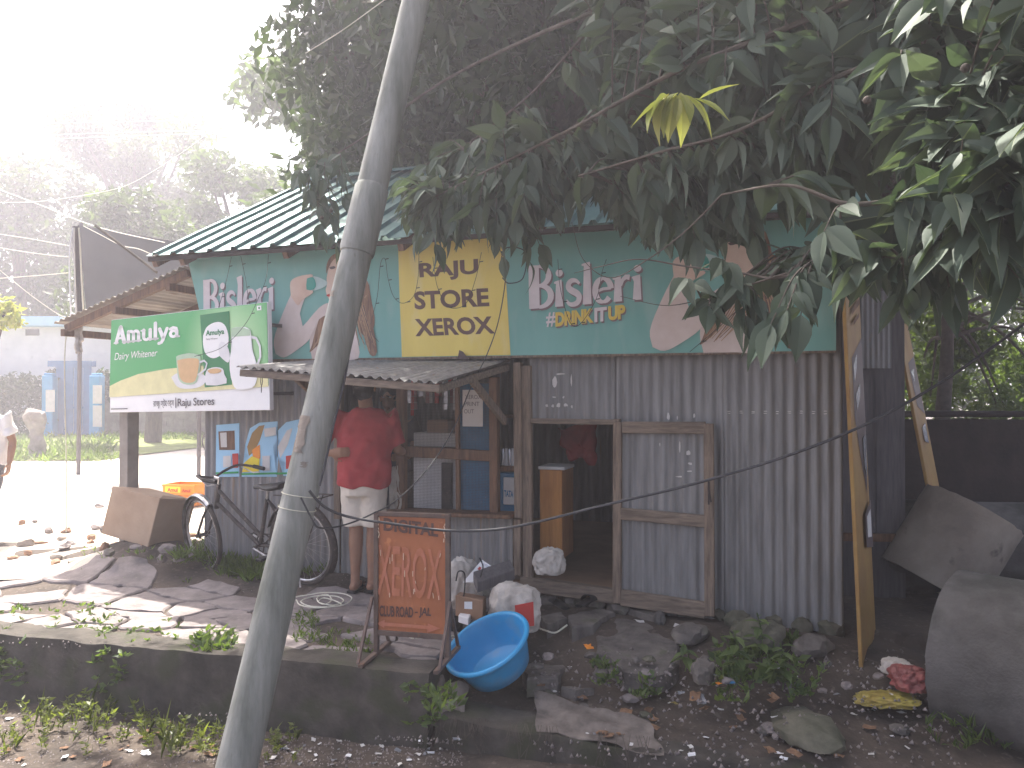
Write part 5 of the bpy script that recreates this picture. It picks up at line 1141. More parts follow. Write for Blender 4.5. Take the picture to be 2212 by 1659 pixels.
poster('torn_poster', [(597, 912), (650, 905), (650, 1030), (596, 1030)], 'torn blue poster with white streaks half hidden by the leaning pole', [([(600, 965), (620, 930), (632, 925), (622, 960), (606, 990)], 'paper'), ([(618, 985), (632, 983), (632, 1012), (618, 1013)], 'red'), ([(597, 1021), (650, 1019), (650, 1023), (597, 1025)], 'ad_green')], [(600, 930), (618, 912), (650, 905), (650, 1030), (612, 1028), (616, 1000), (600, 985), (606, 960)])
# slippers by the sill, foundation stones under the kiosk
for k, (px, py, rz) in enumerate(((1208, 1330, .5), (1266, 1326, -.35))):
    p = onG(px, py); sh = empty('slipper', p + Vector((0, 0, .075)), R(80) + rz, ('dark worn slipper nearer the junk pile, below the door sill', 'dark worn slipper nearer the door leaf, below the door sill')[k], 'slipper')
    mb = MB(); mb.loft([((-.13, 0, .012), .03, .010), ((-.10, 0, .013), .042, .013), ((0, 0, .013), .040, .013), ((.09, 0, .013), .050, .012), ((.14, 0, .012), .03, .009)], 14, (0, 1, 0)); mb.build('sole', M['black'], sh, True)
    mb = MB()
    for i in range(9):
        a = math.pi * i / 8
        for x in (.0, .035, .07, .10): mb.v.append((x, math.cos(a) * (.050 - .06 * abs(x - .05)), .015 + math.sin(a) * (.055 - .25 * x)))
    for i in range(8):
        for j in range(3): q = i * 4 + j; mb.f.append((q, q + 1, q + 5, q + 4))
    up = mb.build('upper', M['black'], sh, True)
rs2 = random.Random(11)
for k in range(15):
    u = -.25 + k * .185; p = WF(u, .02 + rs2.uniform(-.03, .05), 0); r_ = rs2.uniform(.05, .085); p.z = H(p.x, p.y) + r_ * .45
    lump('foundation_stone', p, (r_ * 1.2, r_, r_ * .95), 'moss' if k > 9 else 'stone', 'rough stone wedged under the kiosk wall', 'stone', k * 1.3, .35, True, None, 'stones under the kiosk wall', 1.4, 2)
for k, (px, py, rx, rz_, mm, lb_) in enumerate(((1595, 1352, .10, .07, 'moss', 'pale mossy stone under the right end of the wall'), (1640, 1395, .17, .12, 'moss', 'large mossy boulder behind the weeds at the wall foot'), (1755, 1405, .16, .07, 'stone', 'long grey stone lying aslant under the wall corner'), (1490, 1380, .15, .07, 'stone', 'dark squared block below the open door leaf'), (1520, 1465, .10, .08, 'stone', 'dark broken stone beside the weeds'), (1425, 1345, .06, .06, 'pipe', 'short grey concrete lump under the door leaf'), (1745, 1590, .24, .08, 'moss', 'long flat rounded rock lying on the dirt slope'), (1600, 1370, .08, .06, 'moss', 'yellowish stone beside the mossy boulder'))):
    p = onG(px, py); lump('rock', p + Vector((0, 0, rz_ * .4)), (rx, rx * .7, rz_), mm, lb_, 'rock', 20 + k, .3, True, None, None, 1.3, 3).rotation_euler = (0, 0, .3 * k)
# large flat slabs on the dirt slope
loose = empty('dirt_slope_slabs', onG(1350, 1400)); tag(loose, kind='structure')
for k, pts in enumerate(([(1285, 1372), (1330, 1335), (1395, 1345), (1465, 1390), (1468, 1432), (1440, 1455), (1405, 1490), (1350, 1440), (1290, 1400)], [(1225, 1345), (1300, 1322), (1330, 1332), (1282, 1370), (1235, 1385)], [(1130, 1400), (1190, 1380), (1222, 1400), (1205, 1440), (1140, 1445)], [(1210, 1480), (1260, 1465), (1285, 1490), (1240, 1510)], [(1165, 1345), (1215, 1335), (1225, 1350), (1180, 1368)], [(1335, 1295), (1440, 1320), (1420, 1345), (1340, 1325)])):
    W2 = [onG(*p) for p in pts][::-1]; cx = sum(p.x for p in W2) / len(W2); cy = sum(p.y for p in W2) / len(W2)
    slab([(p.x, p.y) for p in W2], H(cx, cy) + .05, .12, loose, 'flat_stone', 'stone', .03, 100 + k)
# ------------------------------------------------------------------ far side of the road
def vbox(name, x0, x1, yT, yB, Y, dep, m, parent=None, bev=.01, root=None):
    a, b = D(x0, yB, Y), D(x1, yT, Y); mb = MB(); o = root or Vector((0, 0, 0)); mb.box(a.x - o.x, b.x - o.x, Y - o.y, Y + dep - o.y, a.z - o.z, b.z - o.z); return bevelled(mb, name, M[m], parent, bev)
hz = D(60, 935, 30); hz.z = 0
hs = empty('white_house', hz, 0, 'low whitewashed house with pale blue roof band across the road', 'house')
a, b = D(-330, 700, 31), D(330, 700, 31)
mb = MB(); mb.box(a.x - hz.x, b.x - hz.x, .0, 5, -.1, D(0, 709, 31).z); mb.build('wall', M['wall_white'], hs)
mb = MB(); mb.box(a.x - hz.x - .3, b.x - hz.x + .3, -.45, 5.4, D(0, 709, 30.5).z, D(0, 688, 30.5).z); bevelled(mb, 'roof_band', M['sky_paint'], hs, .03)
p = D(104, 722, 31); mb = MB(); mb.box(p.x - hz.x - .26, p.x - hz.x + .26, -.03, .06, p.z - .12, p.z + .12); mb.build('vent', M['black'], hs)
bw = empty('boundary_wall', D(300, 945, 28.2), 0, 'grey block boundary wall running behind the green advertising board', 'wall'); bw.location.z = 0
a, b = D(222, 900, 28.2), D(700, 900, 28.2); n_ = 26; cw = (b.x - a.x) / n_
for r_ in range(5):
    for k in range(n_):
        mb = MB(); off = cw * .5 * (r_ % 2); x0 = a.x + k * cw + off - bw.location.x; mb.box(x0 + .012, x0 + cw - .012, random.uniform(-.012, .012), .18, r_ * .32 + .0, r_ * .32 + .308); mb.build('block', M['stonewall'], bw)
mb = MB(); mb.box(a.x - bw.location.x, b.x - bw.location.x, .02, .16, -.1, 1.62); mb.build('mortar', M['stonewall'], bw)
gt = empty('blue_gate', D(165, 935, 27.6), 0, 'blue sheet metal gate between two blue pillars', 'gate'); gt.location.z = 0
p0, p1 = D(120, 787, 27.6), D(198, 787, 27.6)
for k in range(4):
    x0 = p0.x + (p1.x - p0.x) * k / 4 - gt.location.x; mb = MB(); mb.box(x0 + .01, x0 + (p1.x - p0.x) / 4 - .01, 0, .04, .08, p0.z - .1); bevelled(mb, 'gate_panel', M['blue_gate'], gt, .01)
for z_ in (.1, 1.0, p0.z - .12): mb = MB(); mb.box(p0.x - gt.location.x, p1.x - gt.location.x, -.03, -.002, z_, z_ + .07); mb.build('gate_rail', M['blue_gate'], gt)
mb = MB(); mb.box(p0.x - gt.location.x - .25, p1.x - gt.location.x + .05, -.05, .2, p0.z - .08, p0.z + .12); mb.build('gate_lintel', M['blue_gate'], gt)
for k, (x0, x1, lb, sheets) in enumerate(((95, 119, 'bright blue gate pillar with one white notice', ((842, 890),)), (197, 221, 'bright blue gate pillar with two white notices', ((832, 872), (876, 922))))):
    pl = empty('gate_pillar', D((x0 + x1) / 2, 935, 27.4), 0, lb, 'pillar'); pl.location.z = 0; a, b = D(x0, 806, 27.4), D(x1, 806, 27.4)
    mb = MB(); mb.box(a.x - pl.location.x, b.x - pl.location.x, -.15, .2, -.05, a.z - .08); mb.box(a.x - pl.location.x + .04, b.x - pl.location.x - .04, -.1, .15, a.z - .0799, a.z); bevelled(mb, 'pillar_body', M['blue_pillar'], pl, .03)
    for y0, y1 in sheets:
        q0, q1 = D(x0 + 2, y1, 27.2), D(x1 - 2, y0, 27.2); mb = MB(); mb.box(q0.x - pl.location.x, q1.x - pl.location.x, -.163, -.153, q0.z, q1.z); mb.build('notice', M['print_white'], pl)
st = empty('stump_post', G(80, 990, .0), 0, 'broken old masonry post standing in the roadside grass', 'post')
mb = MB(); mb.loft([((0, 0, -.05), .20, .18), ((0, 0, .4), .18, .16), ((.01, 0, .62), .15, .14), ((-.03, 0, .8), .2, .17), ((-.06, 0, 1.05), .28, .2), ((-.04, 0, 1.14), .27, .19)], 14)
me = remeshed(mb, .04, 1, 'post'); wobble(me, .09, 6, 2); link('post_body', me, M['stonewall'], st)
# tarpaulin screen
q = [D(168, 486, 15), D(428, 530, 14.6), D(428, 700, 14.6), D(190, 700, 15)]; scn = empty('tarpaulin_screen', Vector((q[0].x, q[0].y, 0)), 0, 'large black tarpaulin screen stretched behind the kiosk', 'screen')
n = 16; mb = MB()
for side in (0, 1):
    for j in range(n + 1):
        for i in range(n + 1):
            a_, b_ = i / n, j / n; p = (q[0] * (1 - a_) + q[1] * a_) * (1 - b_) + (q[3] * (1 - a_) + q[2] * a_) * b_; p = p + Vector((0, .05 * mnoise.noise(Vector((a_ * 5, b_ * 5, 1))) + side * .01, 0)) - scn.location; mb.v.append(tuple(p))
K = (n + 1) ** 2
for j in range(n):
    for i in range(n): k = j * (n + 1) + i; mb.f.append((k, k + n + 1, k + n + 2, k + 1)); mb.f.append((K + k, K + k + 1, K + k + n + 2, K + k + n + 1))
mb.build('tarp_sheet', M['tarp'], scn, True)
for p in (q[0], q[1]): mb = MB(); mb.tube([p - scn.location + Vector((.03, .06, .05)), Vector((p.x, p.y + .06, -.1)) - scn.location], .04, 8); mb.build('screen_post', M['grey_wood'], scn, True)
# cycle rickshaw mostly behind the kiosk
rk0 = G(440, 985, 0.02); rk = empty('cycle_rickshaw', rk0, R(15), 'parked pale blue cycle rickshaw half hidden by the kiosk corner', 'rickshaw')
mb = MB(); mb.loft([((.05, .5, .75), .02, .40), ((.12, .5, 1.0), .05, .46), ((.45, .5, 1.32), .05, .46), ((.8, .5, 1.42), .04, .44)], 14, (0, 0, 1)); mb.build('hood', M['rickshaw'], rk, True)
mb = MB(); mb.box(.05, .6, .08, .92, .55, .72); bevelled(mb, 'seat', M['rickshaw'], rk, .04)
mb = MB(); mb.box(.0, .9, .06, .94, .45, .53); bevelled(mb, 'deck', M['darkmetal'], rk, .02)
for y_ in (.0, 1.0):
    mb = MB(); mb.tube([(.3 + math.cos(a) * .33, y_, .35 + math.sin(a) * .33) for a in np.linspace(0, 2 * math.pi, 33)[:-1]], .02, 8, closed=True); w_ = mb.build('wheel', M['rubber'], rk, True)
    mb = MB()
    for k in range(16): a = 2 * math.pi * k / 16; mb.tube([(.3, y_, .35), (.3 + math.cos(a) * .32, y_, .35 + math.sin(a) * .32)], .003, 4)
    mb.build('spokes', M['chrome'], w_)
mb = MB(); mb.tube([(.9, .5, .5), (1.5, .5, .55), (1.9, .5, .9), (1.85, .5, 1.05)], .025, 8); mb.tube([(1.85, .2, 1.07), (1.85, .8, 1.07)], .015, 8); mb.tube([(1.9, .5, .9), (2.05, .5, .35)], .02, 8); mb.build('frame', M['darkmetal'], rk, True)
mb = MB(); mb.tube([(2.05 + math.cos(a) * .33, .5, .35 + math.sin(a) * .33) for a in np.linspace(0, 2 * math.pi, 33)[:-1]], .02, 8, closed=True); mb.build('wheel', M['rubber'], rk, True)
# service mast on the side canopy and the overhead wires
mb = MB(); c = b0_ = D(172, 684, 7.95); mb.tube([D(176, 690, 7.95), D(163, 490, 7.95)], .035, 10); mst = mb.build('service_mast', M['grey_wood'], None, True); tag(mst, 'dark service mast rising from the corner of the side canopy', 'mast')
for k, (xs, lb) in enumerate((((158, 152, 150, 152, 154), 'white cable bowed beside the service mast'), ((160, 160, 161, 163, 166), 'pale cable taped down the middle of the service mast'), ((170, 173, 175, 178, 181), 'yellowish conduit running down the service mast'))):
    cable('drop_cable', [D(x, y, 7.88) for x, y in zip(xs, (492, 530, 580, 640, 692))], .008, ('white', 'paper', 'crate_lbl')[k] if k < 2 else 'wcable', lb)
wires = [([(-40, 437), (70, 436), (160, 425), (260, 405), (330, 370), (420, 310), (480, 258)], 18, 'sagging overhead wire crossing in front of the far tall tree'), ([(-40, 395), (80, 440), (210, 490), (356, 524)], 14, 'overhead wire slanting down towards the tarpaulin screen'),
         ([(-40, 270), (120, 266), (300, 262), (520, 257)], 24, 'topmost level overhead wire before the far trees'), ([(-40, 298), (120, 291), (300, 285), (520, 280)], 24, 'middle level overhead wire before the far trees'), ([(-40, 306), (120, 300), (300, 293), (520, 287)], 24, 'lower level overhead wire before the far trees'),
         ([(-40, 500), (60, 515), (150, 531)], 8.2, 'wire tied to the upper part of the service mast'), ([(-40, 528), (60, 545), (152, 556)], 8.2, 'wire tied to the middle of the service mast'), ([(-40, 604), (60, 597), (152, 589)], 8.2, 'wire tied low on the service mast'), ([(-30, 560), (20, 600), (70, 640), (125, 678), (160, 692)], 8.1, 'wire slanting down to the tip of the side canopy'),
         ([(660, 115), (740, 65), (830, 0), (900, -50)], 5, 'thin wire running up past the leaning pole into the tree'), ([(180, 488), (215, 506), (262, 530), (300, 538), (335, 553)], 7.9, 'crooked pale wire from the mast head to the roof corner')]
for pts, Y, lb in wires: cable('overhead_wire', [D(x, y, Y) for x, y in pts], .00035 * Y + .0015, 'wcable', lb)
mb = MB(); mb.tube([D(206, 487, 7.9), D(338, 588, 7.6)], .014, 8); tag(mb.build('bamboo_stick', M['twig'], None, True), 'pale bamboo stick leaning over the side canopy', 'stick')
cable('drop_cable', [D(146, 700, 7.85), D(140, 760, 7.85), D(140, 850, 7.85), D(142, 940, 7.85), D(143, 1000, 7.85), D(143, 1150, 7.85)], .006, 'wcable', 'thin white cable hanging straight down from the side canopy tip')
cloth('rag', [D(162, 700, 7.86), D(176, 698, 7.86), D(178, 760, 7.86), D(164, 765, 7.86)], 'sack', 'ragged grey cloth strip dangling from the side canopy', 'rag', 3, .04)
# ------------------------------------------------------------------ right-hand side: fence, boards, pipes, damp wall
fc_ = empty('sheet_fence', Vector((2.75, 6.35, -.15)), R(-6), 'dark grey sheet fence beside the kiosk corner', 'fence')
for k in range(3):
    mb = corr((-.22 + k * .20, .008 * (k % 2), 0), X3, Z3, .22, 2.7, pitch=.22, amp=.004, seed=k); mb.build('fence_sheet', M['grey_wood'], fc_, True)
corr((.05, -.03, 1.95), X3, Z3, .24, .62, seed=5, pitch=.04, amp=.005).build('patch_sheet', M['zinc'], fc_, True)
mb = MB(); mb.bar((-.22, -.04, .6), (.4, -.04, .6), .04, .06); mb.build('fence_rail', M['darkwood'], fc_)
dw = empty('damp_wall', Vector((4.6, 8.3, -.1)), 0, 'dark damp boundary wall behind the concrete pipes', 'wall')
mb = MB(); n = 30
for i in range(n + 1):
    x = -1.75 + 8 * i / n; zt_ = D(2000, 907, 8.3).z + .1 + .03 * mnoise.noise(Vector((x * 2, 0, 3)))
    mb.v += [(x, 0, -.1), (x, 0, zt_ * .5), (x, 0, zt_), (x, .22, zt_), (x, .22, -.1)]
for i in range(n):
    for k in range(4): a_ = i * 5 + k; mb.f.append((a_, a_ + 5, a_ + 6, a_ + 1))
mb.f.append((0, 1, 2, 3, 4)); mb.build('wall_face', M['darkwall'], dw)
mb = MB(); mb.box(-1.8, 6.3, -.03, .25, D(2000, 907, 8.3).z + .13, D(2000, 907, 8.3).z + .19); bevelled(mb, 'coping', M['darkwall'], dw, .02)
def signpanel(name, base, top, wv, th, label, marks):
    base, top, wv = Vector(base), Vector(top), Vector(wv); root = empty(name, base, 0, label, 'signboard'); up = top - base; nn = wv.cross(up).normalized() * th; O = Vector((0, 0, 0))
    if nn.x > 0: nn = -nn
    mb = MB(); mb.hexa([O, wv, wv + nn, nn, up, up + wv, up + wv + nn, up + nn]); bevelled(mb, 'panel', M['signyellow'], root, .004)
    mb = MB(); mb.hexa([-wv * .01 + nn * -.02, O - wv * .012 + nn * 1.05, O - wv * .055 + nn * 1.05, -wv * .055 + nn * -.02] + [p + up for p in (-wv * .01 + nn * -.02, O - wv * .012 + nn * 1.05, O - wv * .055 + nn * 1.05, -wv * .055 + nn * -.02)]); bevelled(mb, 'edge_strip', M['signyellow'], root, .003)
    off = -nn.normalized() * .004
    for k, (pts, m) in enumerate(marks):
        o_ = off * (1 + k * .6); mb = MB(); mb.add([wv * a_ + up * b_ + o_ for a_, b_ in pts], [tuple(range(len(pts)))]); mb.build('printed_patch', M[m], root)
signpanel('leaning_board', G(1866, 1448, -.13), D(1822, 520, 5.15), (.355, .60, 0), .022, 'tall yellow printed board leaning at the kiosk corner',
          [([(.15, .72), (.95, .78), (.95, .5), (.8, .38), (.5, .46), (.15, .58)], 'cap_print'), ([(.2, .70), (.5, .735), (.45, .70), (.25, .66)], 'foil'), ([(.25, .63), (.6, .66), (.55, .62), (.3, .59)], 'foil'), ([(.6, .52), (.85, .53), (.8, .42), (.62, .45)], 'foil'), ([(.2, .84), (.8, .88), (.8, .865), (.2, .825)], 'darkwood'), ([(.25, .81), (.7, .84), (.7, .83), (.25, .80)], 'darkwood'), ([(.4, .34), (.9, .36), (.9, .24), (.4, .26)], 'cap_print'), ([(.5, .33), (.8, .34), (.8, .27), (.5, .28)], 'paper')])
signpanel('leaning_board', D(2012, 1075, 6.3), D(1938, 690, 6.55), (.34, .50, 0), .022, 'narrower yellow printed board leaning behind the pale broken pipe',
          [([(.2, .75), (.9, .8), (.9, .45), (.3, .5)], 'cap_print'), ([(.3, .7), (.6, .72), (.5, .64)], 'foil'), ([(.3, .38), (.7, .40), (.7, .28), (.3, .3)], 'foil')])
def pipe(name, c0, c1, r, th, m, label, cut=None, seed=1):
    """hollow concrete pipe from c0 to c1"""
    c0, c1 = Vector(c0), Vector(c1); ax = (c1 - c0); L = ax.length; n = 40; k = 14; mb = MB(); a0, a1 = cut or (0, 360); full = cut is None
    m_ = n if full else n + 1
    for rr in (r, r - th):
        for j in range(k + 1):
            for i in range(m_):
                a = R(a0 + (a1 - a0) * i / n); w_ = 1 + .012 * mnoise.noise(Vector((math.cos(a) * 3, math.sin(a) * 3, j * .6 + seed))); mb.v.append((math.cos(a) * rr * w_, math.sin(a) * rr * w_, L * j / k + (.015 * mnoise.noise(Vector((a * 6, seed, j))) if j in (0, k) else 0)))
    S = m_ * (k + 1); e = n
    for j in range(k):
        for i in range(e):
            l = (i + 1) % m_; a_, b_ = j * m_ + i, j * m_ + l; mb.f.append((a_, b_, b_ + m_, a_ + m_)); mb.f.append((S + a_, S + a_ + m_, S + b_ + m_, S + b_))
        if not full: a_ = j * m_; mb.f.append((a_, a_ + m_, S + a_ + m_, S + a_)); b_ = j * m_ + n; mb.f.append((b_, S + b_, S + b_ + m_, b_ + m_))
    for i in range(e):
        l = (i + 1) % m_; mb.f.append((i, S + i, S + l, l)); t_ = k * m_; mb.f.append((t_ + i, t_ + l, S + t_ + l, S + t_ + i))
    o = mb.build(name, M[m], None, True, 40); o.location = c0; o.rotation_euler = ax.to_track_quat('Z', 'Y').to_euler(); return tag(o, label, 'pipe')
pc = G(2010, 1595, -.38); pr = .48
pipe('concrete_pipe', (pc.x + .27, 4.75, -.42 + pr), (pc.x + 1.68, 3.15, -.46 + pr), pr, .06, 'pipe', 'large grey concrete drain pipe lying beside the kiosk')
pipe('broken_pipe', D(2003, 1262, 6.15), D(2102, 1102, 6.15), .37, .05, 'pipe2', 'pale broken concrete pipe tilted on end behind the grey pipe', None, 4)
pipe('concrete_pipe', (3.1, 6.7, .30), (5.5, 6.2, .30), .40, .06, 'pipe', 'dark concrete pipe lying at the foot of the damp wall', None, 8)
lump('plastic_bag', onG(1915, 1522, lift=.03), (.16, .10, .035), 'bag_yellow', 'crumpled yellow plastic bag beside the grey pipe', 'bag', 3, .4)
lump('plastic_bag', onG(1962, 1490, lift=.06), (.09, .10, .07), 'bag_red', 'crumpled red plastic bag beside the grey pipe', 'bag', 6, .4)
lump('plastic_bag', onG(1938, 1460, lift=.05), (.08, .08, .05), 'sack', 'crumpled white plastic bag beside the grey pipe', 'bag', 8, .4)
# ------------------------------------------------------------------ foliage helpers
def leafcloud(C, Rr, n, size, droop=.35, rg=None, wid=.42):
    """n folded leaves in an ellipsoid; returns verts, tris"""
    rg = rg or rng; d = rg.normal(size=(n, 3)); d /= np.linalg.norm(d, axis=1)[:, None]; rad = rg.random(n) ** .42
    base = np.asarray(C) + d * rad[:, None] * np.asarray(Rr)
    ax = rg.normal(size=(n, 3)); ax[:, 2] -= droop * 1.6; ax /= np.linalg.norm(ax, axis=1)[:, None]
    s = np.cross(ax, rg.normal(size=(n, 3))); s /= np.linalg.norm(s, axis=1)[:, None]; nn = np.cross(s, ax); L = size * (.65 + .7 * rg.random(n))[:, None]
    p0 = base; p1 = base + ax * L * .45 + s * L * wid * .5 + nn * L * .06; p2 = base + ax * L - nn * L * .08; p3 = base + ax * L * .45 - s * L * wid * .5 + nn * L * .06
    Vv = np.stack([p0, p1, p2, p3], 1).reshape(-1, 3); i = np.arange(n)[:, None] * 4; F = np.concatenate([i + [0, 1, 2], i + [0, 2, 3]], 1).reshape(-1, 3)
    return Vv, F
def joinleaf(parts):
    Vs, Fs, o = [], [], 0
    for v_, f_ in parts: Vs.append(v_); Fs.append(f_ + o); o += len(v_)
    return np.concatenate(Vs), np.concatenate(Fs)
def tree(name, base, trunk_top, tr, clusters, size, leaf, label, droop=.35, group=None, branches=True, bark='bark'):
    base = Vector(base); root = empty(name, base, 0, label, 'tree', group); tt = Vector(trunk_top) - base
    mb = MB(); mid = tt * .5 + Vector((.12 * tr / .2, 0, 0)); mb.tube(catmull([Vector((0, 0, -.2)), mid, tt], 5), [tr * (1.15 - .55 * i / 10) for i in range(11)], 14)
    if branches:
        for c, r_, n_ in clusters[::2]:
            e = Vector(c) - base; s = tt * random.uniform(.55, .95); m_ = s.lerp(e, .5) + Vector((0, 0, .25)); mb.tube(catmull([s, m_, e], 4), [tr * .38 * (1 - .09 * i) for i in range(9)], 7)
    mb.build('trunk', M[bark], root, True)
    Vv, F = joinleaf([leafcloud(Vector(c) - base, r_, n_, size, droop) for c, r_, n_ in clusters])
    o = link('crown', rawmesh('crown', Vv, F), M[leaf], root); return root
def blobs(px0, px1, py0, py1, Y0, Y1, k, rad, n, rnd, keep=None):
    out = []
    while len(out) < k:
        x, y = rnd.uniform(px0, px1), rnd.uniform(py0, py1)
        if keep and not keep(x, y): continue
        c = D(x, y, rnd.uniform(Y0, Y1)); r_ = rad * rnd.uniform(.7, 1.3); out.append((c, (r_, r_, r_ * .8), n))
    return out
r1 = random.Random(21)
# far trees across the road
G1 = 'trees across the road'
tree('far_tree', D(285, 940, 36) * 1.0, D(285, 420, 36), .35, blobs(135, 445, 225, 640, 34, 38, 46, 1.15, 420, r1, lambda x, y: abs(x - 285) < 165 - max(0, 300 - y) * .12), .34, 'leaf_far', 'tallest hazy tree with a broad crown across the road', .3, G1)
tree('far_tree', D(40, 940, 32), D(40, 560, 32), .3, blobs(-110, 150, 370, 690, 30, 34, 28, 1.05, 420, r1), .32, 'leaf_far', 'hazy tree rising behind the left end of the white house', .3, G1)
tree('far_tree', D(510, 940, 28), D(510, 520, 28), .28, blobs(400, 640, 350, 640, 26, 30, 30, .95, 420, r1, lambda x, y: y > 330 + max(0, 480 - x) * .5), .28, 'leaf_far', 'sunlit tree rising behind the left end of the teal roof', .3, G1)
tree('far_tree', D(330, 940, 24), D(330, 600, 24), .22, blobs(180, 470, 440, 690, 22, 25, 26, .8, 380, r1), .26, 'leaf_far', 'lower dense tree standing behind the black tarpaulin screen', .3, G1)
tree('far_tree', D(-330, 940, 30), D(-330, 500, 30), .3, blobs(-520, -150, 300, 690, 28, 33, 26, 1.3, 380, r1), .32, 'leaf_far', 'hazy tree beside the white house away from the gate', .3, G1)
# big trees behind the kiosk
G2 = 'big trees behind the kiosk'
def kA(x, y):
    edge = 640 if y > 250 else (600 + max(0, 200 - y) * .0 if y > 0 else 560 - y * .1)
    return x > edge + 50
def topix(p):
    d = Vector(p) - Vector((0, 0, EYE)); q = d.dot(_f); return (PW / 2 + FPX * d.x / q, PH / 2 - FPX * d.dot(_u) / q) if q > .1 else (1106, -9999)
def canopy(x0, x1, y0, y1, z0, z1, k, rad, n, rnd, keep=None):
    out = []
    while len(out) < k:
        c = Vector((rnd.uniform(x0, x1), rnd.uniform(y0, y1), rnd.uniform(z0, z1))); px, py = topix(c); m_ = rad * FPX / max(c.y, 1)
        if py > -m_ * 1.2 and px < (645 if py > 0 else 600) + m_ * 1.25: continue
        if keep and not keep(px, py): continue
        r_ = rad * rnd.uniform(.7, 1.3); out.append((c, (r_, r_, r_ * .75), n))
    return out
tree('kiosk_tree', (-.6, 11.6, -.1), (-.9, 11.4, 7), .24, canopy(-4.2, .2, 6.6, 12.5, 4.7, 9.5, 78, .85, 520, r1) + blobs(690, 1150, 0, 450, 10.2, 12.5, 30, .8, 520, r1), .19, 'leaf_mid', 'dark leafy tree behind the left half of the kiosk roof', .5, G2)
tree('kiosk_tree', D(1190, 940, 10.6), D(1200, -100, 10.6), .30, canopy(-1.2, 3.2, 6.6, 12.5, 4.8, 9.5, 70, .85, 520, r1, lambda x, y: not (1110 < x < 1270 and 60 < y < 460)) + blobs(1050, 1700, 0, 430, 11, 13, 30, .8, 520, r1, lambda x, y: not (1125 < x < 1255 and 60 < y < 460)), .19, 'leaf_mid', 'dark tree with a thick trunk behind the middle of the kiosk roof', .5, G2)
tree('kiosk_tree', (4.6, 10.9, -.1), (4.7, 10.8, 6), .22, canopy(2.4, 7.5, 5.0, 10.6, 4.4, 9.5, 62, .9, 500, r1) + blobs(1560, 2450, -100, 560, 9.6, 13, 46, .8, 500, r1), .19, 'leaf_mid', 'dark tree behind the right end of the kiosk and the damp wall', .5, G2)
tree('slim_tree', D(2030, 940, 10.5), D(2045, 560, 10.5), .09, blobs(1930, 2330, 580, 900, 11.2, 12.8, 30, .5, 300, r1), .13, 'weed', 'slim tree with sunlit leaves just beyond the damp wall', .3, G2, True, 'twig')
G3 = 'distant trees beyond the kiosk'
for k, (x, lb) in enumerate(((900, 'distant tree seen through gaps left of the thick trunk'), (1400, 'distant tree seen through gaps right of the thick trunk'), (1850, 'distant tree beyond the kiosk corner'), (2250, 'distant tree beyond the damp wall'))):
    tree('distant_tree', D(x, 930, 20 + k), D(x, 500, 20 + k), .25, blobs(x - 330, x + 330, 130, 860, 19 + k, 22 + k, 32, 1.3, 250, r1), .34, 'leaf_far', lb, .3, G3)
# hedge along the boundary of the white house
hd = empty('hedge', D(50, 935, 27.8), 0, 'overgrown dark hedge before the white house', 'hedge')
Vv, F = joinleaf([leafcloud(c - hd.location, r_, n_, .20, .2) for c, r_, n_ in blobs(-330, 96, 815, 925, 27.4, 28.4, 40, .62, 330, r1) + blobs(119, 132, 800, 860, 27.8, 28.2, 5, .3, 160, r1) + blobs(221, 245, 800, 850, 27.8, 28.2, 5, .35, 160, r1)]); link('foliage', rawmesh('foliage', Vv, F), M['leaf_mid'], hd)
mb = MB()
for k in range(10): p = D(-300 + 42 * k, 935, 27.9) - hd.location; mb.tube([p + Vector((0, 0, -.3)), p + Vector((.1, 0, 1.2))], .03, 6)
mb.build('stems', M['bark'], hd, True)
# sprig of bright leaves at the left edge
sp = empty('roadside_sapling', D(-20, 930, 13), 0, 'young sapling with bright leaves beside the white shirted person', 'sapling'); sp.location.z = 0
Vv, F = joinleaf([leafcloud(D(x, y, 13) - sp.location, (.16, .16, .14), 60, .15, .5) for x, y in ((5, 660), (22, 672), (30, 690), (0, 690), (-25, 650), (-50, 680))]); link('crown', rawmesh('crown', Vv, F), M['leaf_new'], sp)
mb = MB(); mb.tube(catmull([Vector((0, 0, -.1)), Vector((-.1, 0, 1.4)), D(10, 675, 13) - sp.location], 5), .025, 7); mb.build('trunk', M['bark'], sp, True)

# ------------------------------------------------------------------ overhanging tree with large drooping leaves
def bigleaf(curve, fold, wid=.36, wav=0.0):
    mb = MB(); n = 7; xs = [i / n for i in range(n + 1)]; wf = [.03, .62, .95, 1.0, .86, .6, .27, .02]
    for i, s in enumerate(xs):
        z = -curve * s * s; y = wid / 2 * wf[i]; yi = min(y, .016 * (1.1 - s)); dz = fold * y + wav * .02 * math.sin(s * 9)
        mb.v += [(s, -y, z + dz), (s, -yi, z + fold * yi), (s, 0, z - .004), (s, yi, z + fold * yi), (s, y, z + dz)]
    for i in range(n):
        for k in range(4): a_ = i * 5 + k; mb.f.append((a_, a_ + 5, a_ + 6, a_ + 1))
    me = mb.mesh('leaf', True, 180)
    for q in me.polygons: q.material_index = 1 if q.index % 4 in (1, 2) else 0
    me.update(); return me
LV = [bigleaf(.10, .3, .44), bigleaf(.25, .2, .50, 1), bigleaf(.42, .4, .42), bigleaf(.18, .45, .40, 1), bigleaf(-.08, .15, .46, 1), bigleaf(.55, .3, .38)]
for me in LV: me.materials.append(M['leaf_near']); me.materials.append(M['leaf_rib'])
LN = [bigleaf(.30, .5, .38), bigleaf(.15, .3, .42)]
for me in LN: me.materials.append(M['leaf_new']); me.materials.append(M['leaf_new'])
ot = empty('overhanging_tree', (4.1, 4.7, -.2), 0, 'tree with large drooping leaves hanging over the kiosk front', 'tree')
